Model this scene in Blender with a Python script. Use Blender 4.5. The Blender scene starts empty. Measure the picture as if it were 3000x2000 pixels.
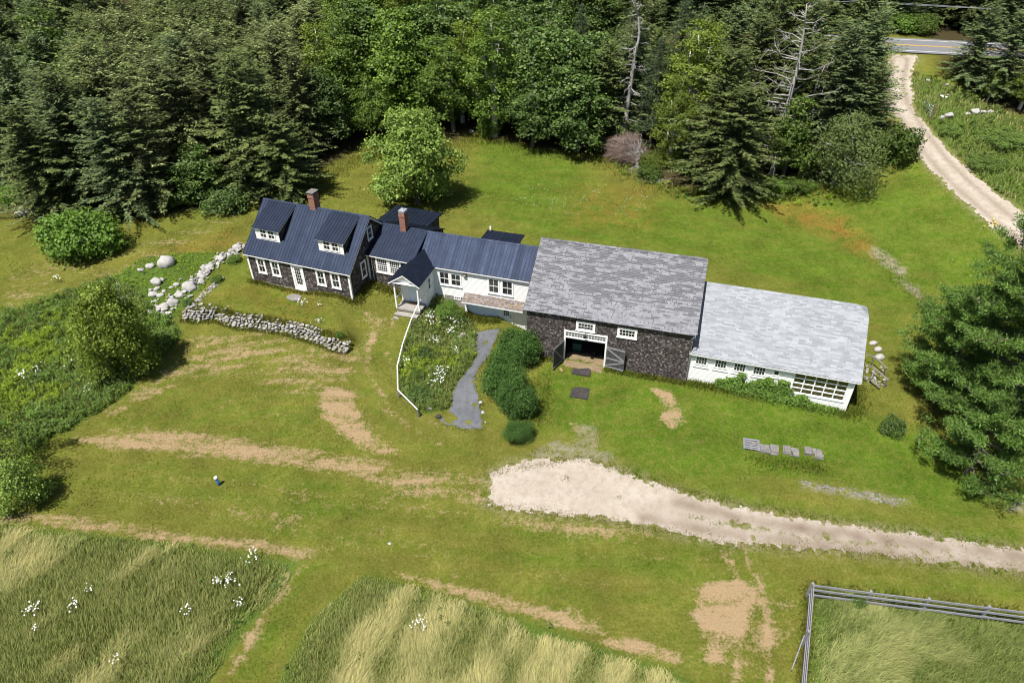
import bpy, bmesh, math, random
import numpy as np
from mathutils import Vector, Matrix, Euler
R_ = math.radians
rng = np.random.default_rng(7)
random.seed(7)
scene = bpy.context.scene
COL = scene.collection

# ------------------------------------------------------------------ camera
FPX, PITCH, ROLL, CAMZ = 1994.68, 36.8528, -0.5717, 32.2163
_a, _r = R_(PITCH), R_(ROLL)
_f = np.array([0, math.cos(_a), -math.sin(_a)]); _u = np.array([0, math.sin(_a), math.cos(_a)]); _x = np.array([1., 0, 0])
CRT = math.cos(_r)*_x + math.sin(_r)*_u; CUP = -math.sin(_r)*_x + math.cos(_r)*_u; CFW = _f
CAM = np.array([0, 0, CAMZ])
cd = bpy.data.cameras.new('camera'); cam = bpy.data.objects.new('camera', cd); COL.objects.link(cam)
cd.sensor_width = 36; cd.lens = FPX/3000*36; cd.clip_end = 5000; cd.clip_start = 0.5
cam.matrix_world = Matrix(((CRT[0], CUP[0], -CFW[0], 0), (CRT[1], CUP[1], -CFW[1], 0), (CRT[2], CUP[2], -CFW[2], CAMZ), (0, 0, 0, 1)))
scene.camera = cam
K = 3000/2352.0
def ray(px, py): return CFW + CRT*(px-1500)/FPX - CUP*(py-1000)/FPX
def onz(px, py, z):
    d = ray(px, py); t = (z-CAMZ)/d[2]; return CAM + t*d

# ------------------------------------------------------------------ numpy noise
def _hash(i, j, s):
    h = (i.astype(np.int64)*374761393 + j.astype(np.int64)*668265263 + s*1442695041) & 0xffffffff
    h = ((h ^ (h >> 13))*1274126177) & 0xffffffff
    return ((h ^ (h >> 16)) & 0xffff)/65535.0
def vnoise(x, y, sc=1.0, seed=0):
    x = np.asarray(x, float)/sc; y = np.asarray(y, float)/sc
    i = np.floor(x); j = np.floor(y); fx = x-i; fy = y-j
    fx = fx*fx*(3-2*fx); fy = fy*fy*(3-2*fy)
    a = _hash(i, j, seed); b = _hash(i+1, j, seed); c = _hash(i, j+1, seed); d = _hash(i+1, j+1, seed)
    return (a*(1-fx)+b*fx)*(1-fy) + (c*(1-fx)+d*fx)*fy
def fbm(x, y, sc, seed=0, o=3):
    s = 0; w = 0
    for k in range(o):
        s = s + vnoise(x, y, sc/2**k, seed+k*17)/2**k; w += 1/2**k
    return s/w
def inpoly(x, y, P):
    r = np.zeros(x.shape, bool); n = len(P)
    for k in range(n):
        x1, y1 = P[k]; x2, y2 = P[(k+1) % n]
        if y1 == y2: continue
        r ^= ((y1 > y) != (y2 > y)) & (x < (x2-x1)*(y-y1)/(y2-y1)+x1)
    return r
def dline(x, y, P, closed=False):
    d = np.full(x.shape, 1e9)
    for k in range(len(P) if closed else len(P)-1):
        x1, y1 = P[k]; x2, y2 = P[(k+1) % len(P)]
        L = (x2-x1)**2+(y2-y1)**2+1e-9
        t = np.clip(((x-x1)*(x2-x1)+(y-y1)*(y2-y1))/L, 0, 1)
        d = np.minimum(d, np.hypot(x-x1-t*(x2-x1), y-y1-t*(y2-y1)))
    return d
def sdist(x, y, P):
    d = dline(x, y, P, True); return np.where(inpoly(x, y, P), d, -d)
def sst(t):
    t = np.clip(t, 0, 1); return t*t*(3-2*t)

# ------------------------------------------------------------------ terrain
CT = [(300,700,-.3),(560,640,-.1),(900,560,.1),(1200,560,0),(1500,640,-.4),(1900,650,-1.2),(2300,700,-2.0),(2600,780,-1.9),(2900,800,-1.4),
 (2950,690,.1),(2750,480,2.4),(2850,560,1.6),(2650,330,4.8),(2625,230,6.7),(2640,170,8.1),(2640,135,8.8),(2640,90,9.4),(2900,200,7.0),(2900,430,3.6),(3000,600,1.5),(2500,560,.1),(2300,600,-1.3),(0,800,-.8),(0,1000,-1.1),(300,1100,-1.3),(600,1000,-1.15),
 (1000,1075,-1.15),(900,1300,-1.6),(500,1400,-1.6),(0,1500,-1.7),(0,2000,-2),(1000,1900,-2.2),(1500,1500,-2.0),(1500,2000,-2.4),(1700,1300,-1.8),
 (1730,1080,-1.32),(2012,1125,-1.42),(2473,1212,-1.66),(2550,1150,-1.7),(2700,1400,-2.1),(2400,1500,-2.0),(3000,1600,-2.3),(2400,1750,-2.2),
 (3000,2000,-2.6),(2100,2000,-2.4),(1440,985,-1.85),(1340,1230,-1.65),(1120,1220,-1.35),(1160,1020,-.9),(1130,930,-.55),(1060,900,-.2),
 (0,500,0),(0,200,2),(600,100,3),(1200,200,2),(1200,420,.5),(1800,400,.2),(1800,100,4),(2300,200,5),(745,830,-.02),(1033,886,-.03),(890,860,-.02),(1600,1060,-1.3)]
_cp = np.array([list(onz(a, b, z)[:2])+[z] for a, b, z in CT] + [[-3.58, 48.78, -1.68], [-2.15, 48.33, -1.78], [-.25, 47.72, -1.95], [.99, 47.33, -1.98], [-2.9, 47.2, -1.8], [-5.6, 49.3, -1.0], [-6.6, 50.0, -.5], [4.0, 44.0, -1.3], [12.6, 41.0, -1.38], [-9.6, 47.8, -.5], [-8.9, 45.5, -.62], [-110, 60, -.5], [-110, 130, 4], [0, 140, 6], [110, 60, 1], [110, 120, 9.5], [0, 170, 7], [70, 25, -2.6], [-70, 15, -1.8], [-70, 90, 1.5], [75, 140, 10]])
def _ker(r): return -np.sqrt(r*r+9.0)
_n = len(_cp)
_A = np.zeros((_n+3, _n+3)); _D = np.hypot(_cp[:, None, 0]-_cp[None, :, 0], _cp[:, None, 1]-_cp[None, :, 1])
_A[:_n, :_n] = _ker(_D) - np.eye(_n)*0.06
_A[:_n, _n] = 1; _A[:_n, _n+1:] = _cp[:, :2]/50; _A[_n:, :_n] = _A[:_n, _n:].T
_w = np.linalg.solve(_A, np.concatenate([_cp[:, 2], [0, 0, 0]]))
rA = onz(2596.4, 132.1, 8.8)[:2]; rB = onz(2703.6, 137.5, 8.8)[:2]; rd = (rB-rA)/np.linalg.norm(rB-rA); rn = np.array([-rd[1], rd[0]])
def base_z(x, y):
    x = np.asarray(x, float); y = np.asarray(y, float)
    xc = np.clip(x, -130, 130); yc = np.clip(y, 8, 165)
    z = _w[_n] + (_w[_n+1]*xc+_w[_n+2]*yc)/50
    for k in range(_n): z = z + _w[k]*_ker(np.hypot(xc-_cp[k, 0], yc-_cp[k, 1]))
    w = sst((10-np.abs((x-rA[0])*rn[0]+(y-rA[1])*rn[1]))/6)*sst((x-8)/22)
    return z*(1-w)+8.8*w
# the terrace in front of the house, held by the dry stone wall
WALLB = [tuple(onz(a, b, -1.05)[:2]) for a, b in [(533,944),(573,949),(637,948),(694,966),(764,973),(828,987),(892,1002),(956,1021),(1013,1037)]]
TERR = [(a, b+.28) for a, b in WALLB]+[tuple(onz(a, b, -.15)[:2]) for a, b in [(1045,985),(1060,905),(1035,870),(745,815),(690,760),(640,800),(580,860),(545,905)]]
WALLTOP = TERR[0:9]
def ground_z(x, y):
    x = np.asarray(x, float); y = np.asarray(y, float)
    z = base_z(x, y)
    m = (x > -35) & (x < -5) & (y > 35) & (y < 60)
    if np.any(m):
        xs, ys = x[m], y[m]
        dw = dline(xs, ys, WALLTOP)
        wid = .45 + 3.0*sst((dw-.3)/3.5)
        s = sst((sdist(xs, ys, TERR)+.1)/wid)
        zt = -.15
        z = np.array(z); z[m] = z[m] + s*np.maximum(zt-z[m], 0)
    for bx, by, br, a0, a1, b0, b1 in ((.8686, 42.8682, -16.0634, .6, 12.4, .75, 10.3), (13.063, 39.566, -17.827, .4, 11.3, .8, 8.9)):
        c, s_ = math.cos(R_(br)), math.sin(R_(br)); lx = c*(x-bx)+s_*(y-by); ly = -s_*(x-bx)+c*(y-by)
        ins = sst(np.minimum(np.minimum(lx-a0, a1-lx), np.minimum(ly-b0, b1-ly))/.4+.5); z = z - ins*1.2
    return z + (vnoise(x, y, 3.1, 5)-.5)*.10 + (vnoise(x, y, 1.1, 6)-.5)*.03
def gz(x, y): return float(ground_z(np.array([x]), np.array([y]))[0])
_ts = np.linspace(16, 420, 700)
def gp(px, py):
    """where the ray through a photo point first meets the ground"""
    d = ray(px, py); t0, t1 = None, None
    P = CAM[None]+_ts[:, None]*d[None]; z = ground_z(P[:, 0], P[:, 1]); k = np.argmax(P[:, 2] < z); t0, t1 = _ts[max(0, k-1)], _ts[k]
    if not (P[:, 2] < z).any(): return onz(px, py, 0) if d[2] < -1e-3 else CAM+d*400
    q = np.linspace(t0, t1, 60); P = CAM[None]+q[:, None]*d[None]; z = ground_z(P[:, 0], P[:, 1]); k = np.argmax(P[:, 2] < z)
    return np.array([P[k, 0], P[k, 1], z[k]])
def polyD(pts): return [tuple(gp(a*K, b*K)[:2]) for a, b in pts]
def polyP(pts): return [tuple(gp(a, b)[:2]) for a, b in pts]
def zoomer(x0, y0, s): return lambda x, y: (x0+x*s, y0+y*s)
Z1 = zoomer(650, 540, 600/2352); Z2 = zoomer(1050, 580, 600/2352); Z4 = zoomer(1900, 780, 800/2352); Z5 = zoomer(1100, 850, 600/1882); ZR = zoomer(2400, 0, 600/1344)

# ------------------------------------------------------------------ object helpers
def tag(o, label=None, cat=None, group=None, kind=None):
    if label: o['label'] = label
    if cat: o['category'] = cat
    if group: o['group'] = group
    if kind: o['kind'] = kind
    return o
def empty(name, loc=(0, 0, 0), rz=0):
    o = bpy.data.objects.new(name, None); COL.objects.link(o); o.location = loc; o.rotation_euler = (0, 0, rz); o.empty_display_size = .3
    return o
def arrmesh(name, V, F, mat=None, uv=None, smooth=False, attrs=None):
    V = np.asarray(V, np.float32); F = np.asarray(F, np.int32); k = F.shape[1]
    me = bpy.data.meshes.new(name)
    me.vertices.add(len(V)); me.vertices.foreach_set('co', V.ravel())
    me.loops.add(F.size); me.loops.foreach_set('vertex_index', F.ravel())
    me.polygons.add(len(F)); me.polygons.foreach_set('loop_start', np.arange(len(F), dtype=np.int32)*k)
    if uv is not None:
        l = me.uv_layers.new(name='UVMap'); l.data.foreach_set('uv', np.asarray(uv, np.float32).ravel())
    if attrs:
        for an, A in attrs.items():
            at = me.attributes.new(an, 'FLOAT_COLOR', 'POINT'); at.data.foreach_set('color', np.asarray(A, np.float32).ravel())
    me.update(calc_edges=True)
    me.polygons.foreach_set('use_smooth', np.full(len(F), bool(smooth)))
    if mat: me.materials.append(mat)
    return me
def link(name, me, parent=None, loc=None, rz=None):
    o = bpy.data.objects.new(name, me); COL.objects.link(o)
    if parent: o.parent = parent
    if loc is not None: o.location = loc
    if rz is not None: o.rotation_euler = (0, 0, rz)
    return o
def kids(o): return [c for c in bpy.data.objects if c.parent == o]
def copy_tree(o, parent=None, chmap=None):
    c = o.copy(); COL.objects.link(c)
    if parent: c.parent = parent
    for ch in chmap[o] if chmap else kids(o): copy_tree(ch, c)
    return c

class MB:
    """collects faces of one mesh; uv in metres along each face"""
    def __init__(s): s.v = []; s.f = []; s.sm = []
    def face(s, *pts, smooth=False):
        b = len(s.v); s.v += [tuple(map(float, p)) for p in pts]; s.f.append(list(range(b, b+len(pts)))); s.sm.append(smooth); return s
    def box(s, x0, x1, y0, y1, z0, z1):
        if x0 > x1: x0, x1 = x1, x0
        if y0 > y1: y0, y1 = y1, y0
        if z0 > z1: z0, z1 = z1, z0
        s.hexa([(x0,y0,z0),(x1,y0,z0),(x1,y1,z0),(x0,y1,z0),(x0,y0,z1),(x1,y0,z1),(x1,y1,z1),(x0,y1,z1)]); return s
    def hexa(s, p):
        for q in ((3,2,1,0),(4,5,6,7),(0,1,5,4),(1,2,6,5),(2,3,7,6),(3,0,4,7)): s.face(*[p[i] for i in q])
        return s
    def slab(s, q, t):
        """quad q (outward side), thickness t inward"""
        q = [Vector(p) for p in q]; n = (q[1]-q[0]).cross(q[3]-q[0]).normalized()
        b = [p-n*t for p in q]
        s.hexa([*b, *q]); return s
    def prism(s, poly, d):
        """polygon (list of 3d points) extruded by vector d"""
        d = Vector(d); a = [Vector(p) for p in poly]; b = [p+d for p in a]; n = len(a)
        s.face(*a[::-1]); s.face(*b)
        for i in range(n): s.face(a[i], a[(i+1) % n], b[(i+1) % n], b[i])
        return s
    def bar(s, a, b, w, h, up=(0, 0, 1)):
        a = Vector(a); b = Vector(b); d = (b-a).normalized(); up = Vector(up)
        if abs(d.dot(up)) > .98: up = Vector((1, 0, 0))
        x = d.cross(up).normalized()*w/2; y = x.cross(d).normalized()*h/2
        s.hexa([a-x-y, b-x-y, b+x-y, a+x-y, a-x+y, b-x+y, b+x+y, a+x+y]); return s
    def tube(s, a, b, r0, r1, n=8, cap=True):
        a = Vector(a); b = Vector(b); d = (b-a)
        if d.length < 1e-6: return s
        d.normalize(); u = d.orthogonal().normalized(); v = d.cross(u)
        base = len(s.v)
        for p, r in ((a, r0), (b, r1)):
            for i in range(n):
                an = 2*math.pi*i/n; s.v.append(tuple(p+(u*math.cos(an)+v*math.sin(an))*r))
        for i in range(n):
            s.f.append([base+i, base+(i+1) % n, base+n+(i+1) % n, base+n+i]); s.sm.append(True)
        if cap:
            s.f.append([base+n+i for i in range(n)]); s.sm.append(False)
            s.f.append([base+i for i in range(n)][::-1]); s.sm.append(False)
        return s
    def tubes(s, pts, rs, n=7):
        for i in range(len(pts)-1): s.tube(pts[i], pts[i+1], rs[i], rs[i+1], n, cap=(i == len(pts)-2))
        return s
    def add(s, V, F):
        b = len(s.v); s.v += [tuple(p) for p in V]; s.f += [[b+i for i in f] for f in F]; s.sm += [False]*len(F); return s
    def mesh(s, name, mat):
        me = bpy.data.meshes.new(name); me.from_pydata(s.v, [], s.f)
        uvl = me.uv_layers.new(name='UVMap'); co = s.v; out = []
        for p in me.polygons:
            n = p.normal
            if abs(n.z) > .985: u = Vector((1, 0, 0)); v = Vector((0, 1, 0))
            else:
                u = Vector((0, 0, 1)).cross(n).normalized(); v = n.cross(u)
            for li in p.vertices:
                q = Vector(co[li]); out += [q.dot(u), q.dot(v)]
        uvl.data.foreach_set('uv', out)
        me.polygons.foreach_set('use_smooth', s.sm); 
        if mat: me.materials.append(mat)
        me.update(); return me
    def build(s, name, mat, parent=None, loc=None, rz=None): return link(name, s.mesh(name, mat), parent, loc, rz)

# ------------------------------------------------------------------ materials
class NT:
    def __init__(s, name):
        s.m = bpy.data.materials.new(name); s.m.use_nodes = True; s.t = s.m.node_tree; s.t.nodes.clear()
        s.out = s.t.nodes.new('ShaderNodeOutputMaterial')
    def n(s, ty, **kw):
        nd = s.t.nodes.new('ShaderNode'+ty)
        for k, v in kw.items(): setattr(nd, k, v)
        return nd
    def c(s, a, b): s.t.links.new(a, b)
    def val(s, sock, v):
        if v is None: return
        if isinstance(v, bpy.types.NodeSocket): s.c(v, sock)
        else: sock.default_value = v
    def math(s, op, a, b=None, c=None, clamp=False):
        nd = s.n('Math', operation=op, use_clamp=clamp); s.val(nd.inputs[0], a); s.val(nd.inputs[1], b)
        if c is not None: s.val(nd.inputs[2], c)
        return nd.outputs[0]
    def noise(s, vec, scale, detail=3, rough=.55, dim='3D', out='Fac'):
        nd = s.n('TexNoise', noise_dimensions=dim); s.val(nd.inputs['Vector'], vec); nd.inputs['Scale'].default_value = scale
        nd.inputs['Detail'].default_value = detail; nd.inputs['Roughness'].default_value = rough; return nd.outputs[out]
    def mix(s, f, a, b, mode='MIX'):
        nd = s.n('Mix', data_type='RGBA', blend_type=mode); s.val(nd.inputs[0], f)
        for sk, v in ((nd.inputs[6], a), (nd.inputs[7], b)):
            if isinstance(v, (tuple, list)): v = (*v[:3], 1)
            s.val(sk, v)
        return nd.outputs[2]
    def ramp(s, f, stops, interp='LINEAR'):
        nd = s.n('ValToRGB'); s.val(nd.inputs[0], f); cr = nd.color_ramp; cr.interpolation = interp
        while len(cr.elements) < len(stops): cr.elements.new(.5)
        for e, (p, c) in zip(cr.elements, stops):
            e.position = p; e.color = (*c, 1) if not isinstance(c, (int, float)) else (c, c, c, 1)
        return nd.outputs[0]
    def maprange(s, f, a, b, c=0, d=1):
        nd = s.n('MapRange'); s.val(nd.inputs[0], f); nd.inputs[1].default_value = a; nd.inputs[2].default_value = b; nd.inputs[3].default_value = c; nd.inputs[4].default_value = d
        return nd.outputs[0]
    def bump(s, h, strength=.5, dist=.05):
        nd = s.n('Bump'); nd.inputs['Strength'].default_value = strength; nd.inputs['Distance'].default_value = dist; s.c(h, nd.inputs['Height']); return nd.outputs[0]
    def pbr(s, col, rough=.8, bump=None, spec=.3, metal=0, coat=0):
        p = s.n('BsdfPrincipled')
        if isinstance(col, (tuple, list)): col = (*col[:3], 1)
        s.val(p.inputs['Base Color'], col); s.val(p.inputs['Roughness'], rough); p.inputs['Specular IOR Level'].default_value = spec; p.inputs['Metallic'].default_value = metal
        if bump is not None: s.c(bump, p.inputs['Normal'])
        s.c(p.outputs[0], s.out.inputs[0]); return s.m
    def uv(s): return s.n('UVMap').outputs[0]
    def pos(s): return s.n('NewGeometry').outputs['Position']
    def obj(s): return s.n('TexCoord').outputs['Object']
    def island(s): return s.n('NewGeometry').outputs['Random Per Island']
    def sep(s, v):
        nd = s.n('SeparateXYZ'); s.c(v, nd.inputs[0]); return nd.outputs
    def white(s, a, b):
        cm = s.n('CombineXYZ'); s.val(cm.inputs[0], a); s.val(cm.inputs[1], b)
        w = s.n('TexWhiteNoise', noise_dimensions='2D'); s.c(cm.outputs[0], w.inputs['Vector']); return w.outputs['Value']

def shingle_cells(t, h, w, jitter=1.0):
    uv = t.sep(t.uv())
    vr = t.math('DIVIDE', uv[1], h); row = t.math('FLOOR', vr); fv = t.math('FRACT', vr)
    off = t.math('MULTIPLY', t.white(row, 3.7), jitter)
    ur = t.math('ADD', t.math('DIVIDE', uv[0], w), off); colm = t.math('FLOOR', ur); fu = t.math('FRACT', ur)
    rnd = t.white(colm, row)
    # gap between shingles and the butt edge, as a height
    e = t.math('MINIMUM', fu, t.math('SUBTRACT', 1.0, fu))
    gap = t.maprange(e, 0.0, .06)
    return uv, row, colm, fu, fv, rnd, gap
def m_shingle(name, stops, h=.13, w=.14, bstr=.9, grime=None, gapdark=.55):
    t = NT(name); uv, row, colm, fu, fv, rnd, gap = shingle_cells(t, h, w)
    col = t.ramp(rnd, stops)
    big = t.noise(t.uv(), .8, 4)
    col = t.mix(.35, col, t.mix(1.0, col, t.ramp(big, [(.3, .55), (.7, 1.35)]), 'MULTIPLY'))
    fine = t.noise(t.uv(), 30, 2)
    col = t.mix(.5, col, t.mix(1.0, col, t.ramp(fine, [(.3, .6), (.7, 1.3)]), 'MULTIPLY'))
    if grime: col = t.mix(t.ramp(t.noise(t.uv(), 1.7, 4), [(.5, 0.), (.68, .6)]), col, grime)
    edge = t.math('MULTIPLY', gap, t.maprange(fv, 0, .12))
    col = t.mix(t.math('MULTIPLY', t.math('SUBTRACT', 1.0, edge), gapdark), col, (.012, .011, .011))
    hgt = t.math('ADD', t.math('MULTIPLY', t.math('SUBTRACT', 1.0, fv), 1.0), t.math('MULTIPLY', rnd, .5))
    hgt = t.math('MULTIPLY', hgt, edge)
    return t.pbr(col, .85, t.bump(hgt, bstr, .02), .15)

M = {}
M['shingle'] = m_shingle('weathered_cedar_shingle', [(0, (.036, .030, .029)), (.45, (.070, .058, .055)), (.82, (.115, .098, .093)), (.96, (.18, .16, .155)), (1, (.27, .25, .245))], .15, .13, .8, None, .4)
M['shingle_grey'] = m_shingle('grey_cedar_shingle', [(0, (0.0504, 0.0446, 0.0374)), (.6, (0.0864, 0.0756, 0.0648)), (1, (0.144, 0.1296, 0.1116))], .12, .12)
def m_barnroof():
    t = NT('barn_asphalt_shingle'); uv, row, colm, fu, fv, rnd, gap = shingle_cells(t, .14, .30)
    # rows that have lost their granules: long light stretches, quantised to courses
    cm = t.n('CombineXYZ'); t.c(t.math('MULTIPLY', uv[0], .32), cm.inputs[0]); t.c(t.math('MULTIPLY', row, .23), cm.inputs[1])
    q = t.noise(cm.outputs[0], 1.0, 3, .6, '2D')
    cm2 = t.n('CombineXYZ'); t.c(t.math('MULTIPLY', t.math('FLOOR', t.math('MULTIPLY', ur_(t, uv, row), 1.0)), .9), cm2.inputs[0]); t.c(t.math('MULTIPLY', row, 7.3), cm2.inputs[1])
    strip = t.n('TexWhiteNoise', noise_dimensions='2D'); t.c(cm2.outputs[0], strip.inputs['Vector'])
    k = t.math('ADD', t.math('MULTIPLY', q, .75), t.math('ADD', t.math('MULTIPLY', t.math('SUBTRACT', strip.outputs['Value'], .5), .42), t.maprange(uv[1], 1.2, 4.5, .30, .09)))
    light = t.maprange(k, .46, .54)
    dark = t.mix(rnd, (.108, .109, .120), (.150, .151, .163))
    pale = t.mix(rnd, (.175, .176, .192), (.235, .237, .256))
    tabs = t.math('GREATER_THAN', t.white(t.math('MULTIPLY', colm, 1.7), t.math('ADD', row, .31)), .72)
    hole = t.math('MULTIPLY', t.math('LESS_THAN', fu, .22), tabs)
    pale = t.mix(t.math('MULTIPLY', hole, .75), pale, (0.0699, 0.0683, 0.0765))
    col = t.mix(light, dark, pale)
    line = t.math('LESS_THAN', fv, .30)
    col = t.mix(t.math('MULTIPLY', line, t.mix_f(light)), col, (0.0396, 0.04, 0.0484))
    col = t.mix(.5, col, t.mix(1.0, col, t.ramp(t.noise(t.uv(), 14, 3), [(.3, .65), (.7, 1.3)]), 'MULTIPLY'))
    col = t.mix(t.ramp(t.noise(t.uv(), 2.2, 5), [(.66, 0.), (.8, .35)]), col, (0.0932, 0.0707, 0.0459))
    h = t.math('ADD', t.math('SUBTRACT', 1.0, fv), t.math('MULTIPLY', rnd, .3))
    return t.pbr(col, .8, t.bump(h, .8, .015), .25)
def ur_(t, uv, row): return t.math('ADD', t.math('DIVIDE', uv[0], .62), t.math('MULTIPLY', row, .37))
NT.mix_f = lambda s, l: s.math('SUBTRACT', .75, s.math('MULTIPLY', l, .55))
M['barn_roof'] = m_barnroof()
def m_garageroof():
    t = NT('pale_grey_shingle'); uv, row, colm, fu, fv, rnd, gap = shingle_cells(t, .14, .45)
    col = t.ramp(rnd, [(0, (0.202, 0.2165, 0.2326)), (.5, (0.2554, 0.2683, 0.2907)), (1, (0.3089, 0.3231, 0.3488))])
    col = t.mix(t.math('MULTIPLY', t.math('LESS_THAN', fv, .18), .35), col, (0.1188, 0.128, 0.1421))
    col = t.mix(.5, col, t.mix(1.0, col, t.ramp(t.noise(t.uv(), .35, 4), [(.3, .8), (.7, 1.15)]), 'MULTIPLY'))
    col = t.mix(.4, col, t.mix(1.0, col, t.ramp(t.noise(t.uv(), 18, 3), [(.3, .7), (.7, 1.25)]), 'MULTIPLY'))
    st = t.n('Mapping'); t.c(t.uv(), st.inputs[0]); st.inputs['Scale'].default_value = (2.5, .25, 1)
    col = t.mix(t.ramp(t.noise(st.outputs[0], 1.5, 4), [(.58, 0.), (.75, .3)]), col, (0.1188, 0.1219, 0.1357))
    return t.pbr(col, .75, t.bump(t.math('SUBTRACT', 1.0, fv), .5, .01), .3)
M['garage_roof'] = m_garageroof()
def m_shelfroof():
    t = NT('lichen_shelf_shingle'); uv, row, colm, fu, fv, rnd, gap = shingle_cells(t, .13, .15)
    col = t.ramp(rnd, [(0, (0.11, 0.088, 0.0825)), (.6, (0.176, 0.1485, 0.143)), (1, (0.2475, 0.22, 0.209))])
    col = t.mix(t.ramp(t.noise(t.uv(), 2.5, 4), [(.5, 0.), (.65, .7)]), col, (0.231, 0.1705, 0.0715))
    col = t.mix(t.math('MULTIPLY', t.math('LESS_THAN', fv, .2), .5), col, (0.044, 0.0385, 0.0385))
    return t.pbr(col, .85, t.bump(t.math('SUBTRACT', 1.0, fv), .6, .015), .2)
M['shelf_roof'] = m_shelfroof()
def m_metal(name, c1, c2, rough=.4):
    t = NT(name)
    st = t.n('Mapping'); t.c(t.uv(), st.inputs[0]); st.inputs['Scale'].default_value = (4.0, .3, 1)
    n1 = t.noise(st.outputs[0], 1.6, 4); n2 = t.noise(t.uv(), 1.3, 4); n3 = t.noise(t.uv(), 40, 2)
    col = t.mix(n1, c1, c2)
    col = t.mix(t.ramp(n2, [(.4, 0.), (.75, .35)]), col, tuple(x*1.7 for x in c2))
    panel = t.sep(t.uv())
    cellr = t.white(t.math('FLOOR', t.math('DIVIDE', panel[0], .3)), 1.0)
    rg = t.math('ADD', t.math('MULTIPLY', n1, .22), t.math('ADD', t.math('MULTIPLY', cellr, .10), rough-.14))
    b = t.bump(t.math('ADD', t.noise(t.uv(), 3.0, 2), t.math('MULTIPLY', n3, .12)), .12, .03)
    return t.pbr(col, rg, b, .38, .84)
M['metal'] = m_metal('navy_metal_roof', (.019, .026, .047), (.027, .036, .060), .60)
def m_white(name, col=(.84, .84, .83), board=None, dirt=.08):
    t = NT(name); n = t.noise(t.obj(), 2.2, 5); n2 = t.noise(t.obj(), 16, 3)
    c = t.mix(t.ramp(n, [(.45, 0.), (.8, dirt*1.6)]), col, (.46, .44, .40))
    c = t.mix(t.ramp(n2, [(.55, 0.), (.8, dirt)]), c, (.5, .49, .46))
    b = None
    if board:
        uv = t.sep(t.uv()); fv = t.math('FRACT', t.math('DIVIDE', uv[1], board))
        c = t.mix(t.math('MULTIPLY', t.math('LESS_THAN', fv, .12), .38), c, (.33, .34, .36))
        b = t.bump(t.math('SUBTRACT', 1.0, fv), .5, .012)
    return t.pbr(c, .6, b, .3)
M['clap'] = m_white('white_clapboard', board=.115)
M['white'] = m_white('white_painted_trim')
M['grey_white'] = m_white('weathered_white_rail', (.6, .6, .59), None, .5)
M['door_white'] = m_white('white_plank_door_shade_tint', (.68, .76, .84), None, .16)  # white doors; the blue of sky-lit shade is put into the colour
def m_simple(name, col, rough=.8, var=.3, scale=6, spec=.3, b=.0, metal=0):
    t = NT(name); n = t.noise(t.obj(), scale, 4)
    c = t.mix(n, tuple(x*(1-var) for x in col), tuple(x*(1+var) for x in col))
    return t.pbr(c, rough, t.bump(n, b, .03) if b else None, spec, metal)
def m_glass():
    t = NT('dark_window_glass'); n = t.noise(t.obj(), 1.4, 3); oi = t.n('ObjectInfo').outputs['Random']
    base = t.mix(t.ramp(n, [(.38, 0.), (.66, 1.)]), (.008, .008, .009), (.05, .05, .052))
    return t.pbr(t.mix(t.math('MULTIPLY', t.math('GREATER_THAN', oi, .62), .55), base, (.10, .10, .095)), .07, None, .5)  # random windows paler: curtain and reflection tone put into the colour
M['glass'] = m_glass()
def m_clear():
    t = NT('clear_glass'); a = t.n('BsdfTransparent'); g = t.n('BsdfGlossy'); g.inputs['Roughness'].default_value = .03
    a.inputs[0].default_value = (.86, .88, .86, 1)
    mx = t.n('MixShader'); mx.inputs[0].default_value = .10; t.c(a.outputs[0], mx.inputs[1]); t.c(g.outputs[0], mx.inputs[2]); t.c(mx.outputs[0], t.out.inputs[0]); return t.m
M['clear'] = m_clear()
def m_wood(name, c1, c2, ax=0, sc=8):
    t = NT(name); st = t.n('Mapping'); t.c(t.uv(), st.inputs[0]); st.inputs['Scale'].default_value = (1, 9, 1) if ax == 0 else (9, 1, 1)
    n = t.noise(st.outputs[0], 1.8, 5); n2 = t.noise(t.obj(), 1.3, 3); isl = t.island()
    c = t.mix(t.ramp(n, [(.3, 0.), (.7, 1.)]), c1, c2)
    c = t.mix(.5, c, t.mix(1.0, c, t.ramp(t.math('ADD', t.math('MULTIPLY', n2, .6), t.math('MULTIPLY', isl, .4)), [(.2, .6), (.8, 1.4)]), 'MULTIPLY'))
    return t.pbr(c, .85, t.bump(n, .4, .01), .15)
M['grey_wood'] = m_wood('grey_weathered_wood', (0.1364, 0.1302, 0.124), (0.2604, 0.248, 0.2356))
M['silver_wood'] = m_wood('silvered_fence_wood', (0.155, 0.155, 0.1674), (0.279, 0.279, 0.2914))
M['dark_wood'] = m_wood('dark_weathered_board', (0.0434, 0.0422, 0.0403), (0.1054, 0.1023, 0.0992), 1)
M['deck'] = m_wood('worn_deck_board', (0.217, 0.1984, 0.1736), (0.3472, 0.3286, 0.3038))
M['pine_board'] = m_wood('tan_bench_board', (0.2108, 0.124, 0.0434), (0.3844, 0.2852, 0.1488))
M['post_wood'] = m_wood('brown_gate_post_wood', (0.124, 0.093, 0.0682), (0.2356, 0.186, 0.1488), 1)
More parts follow.
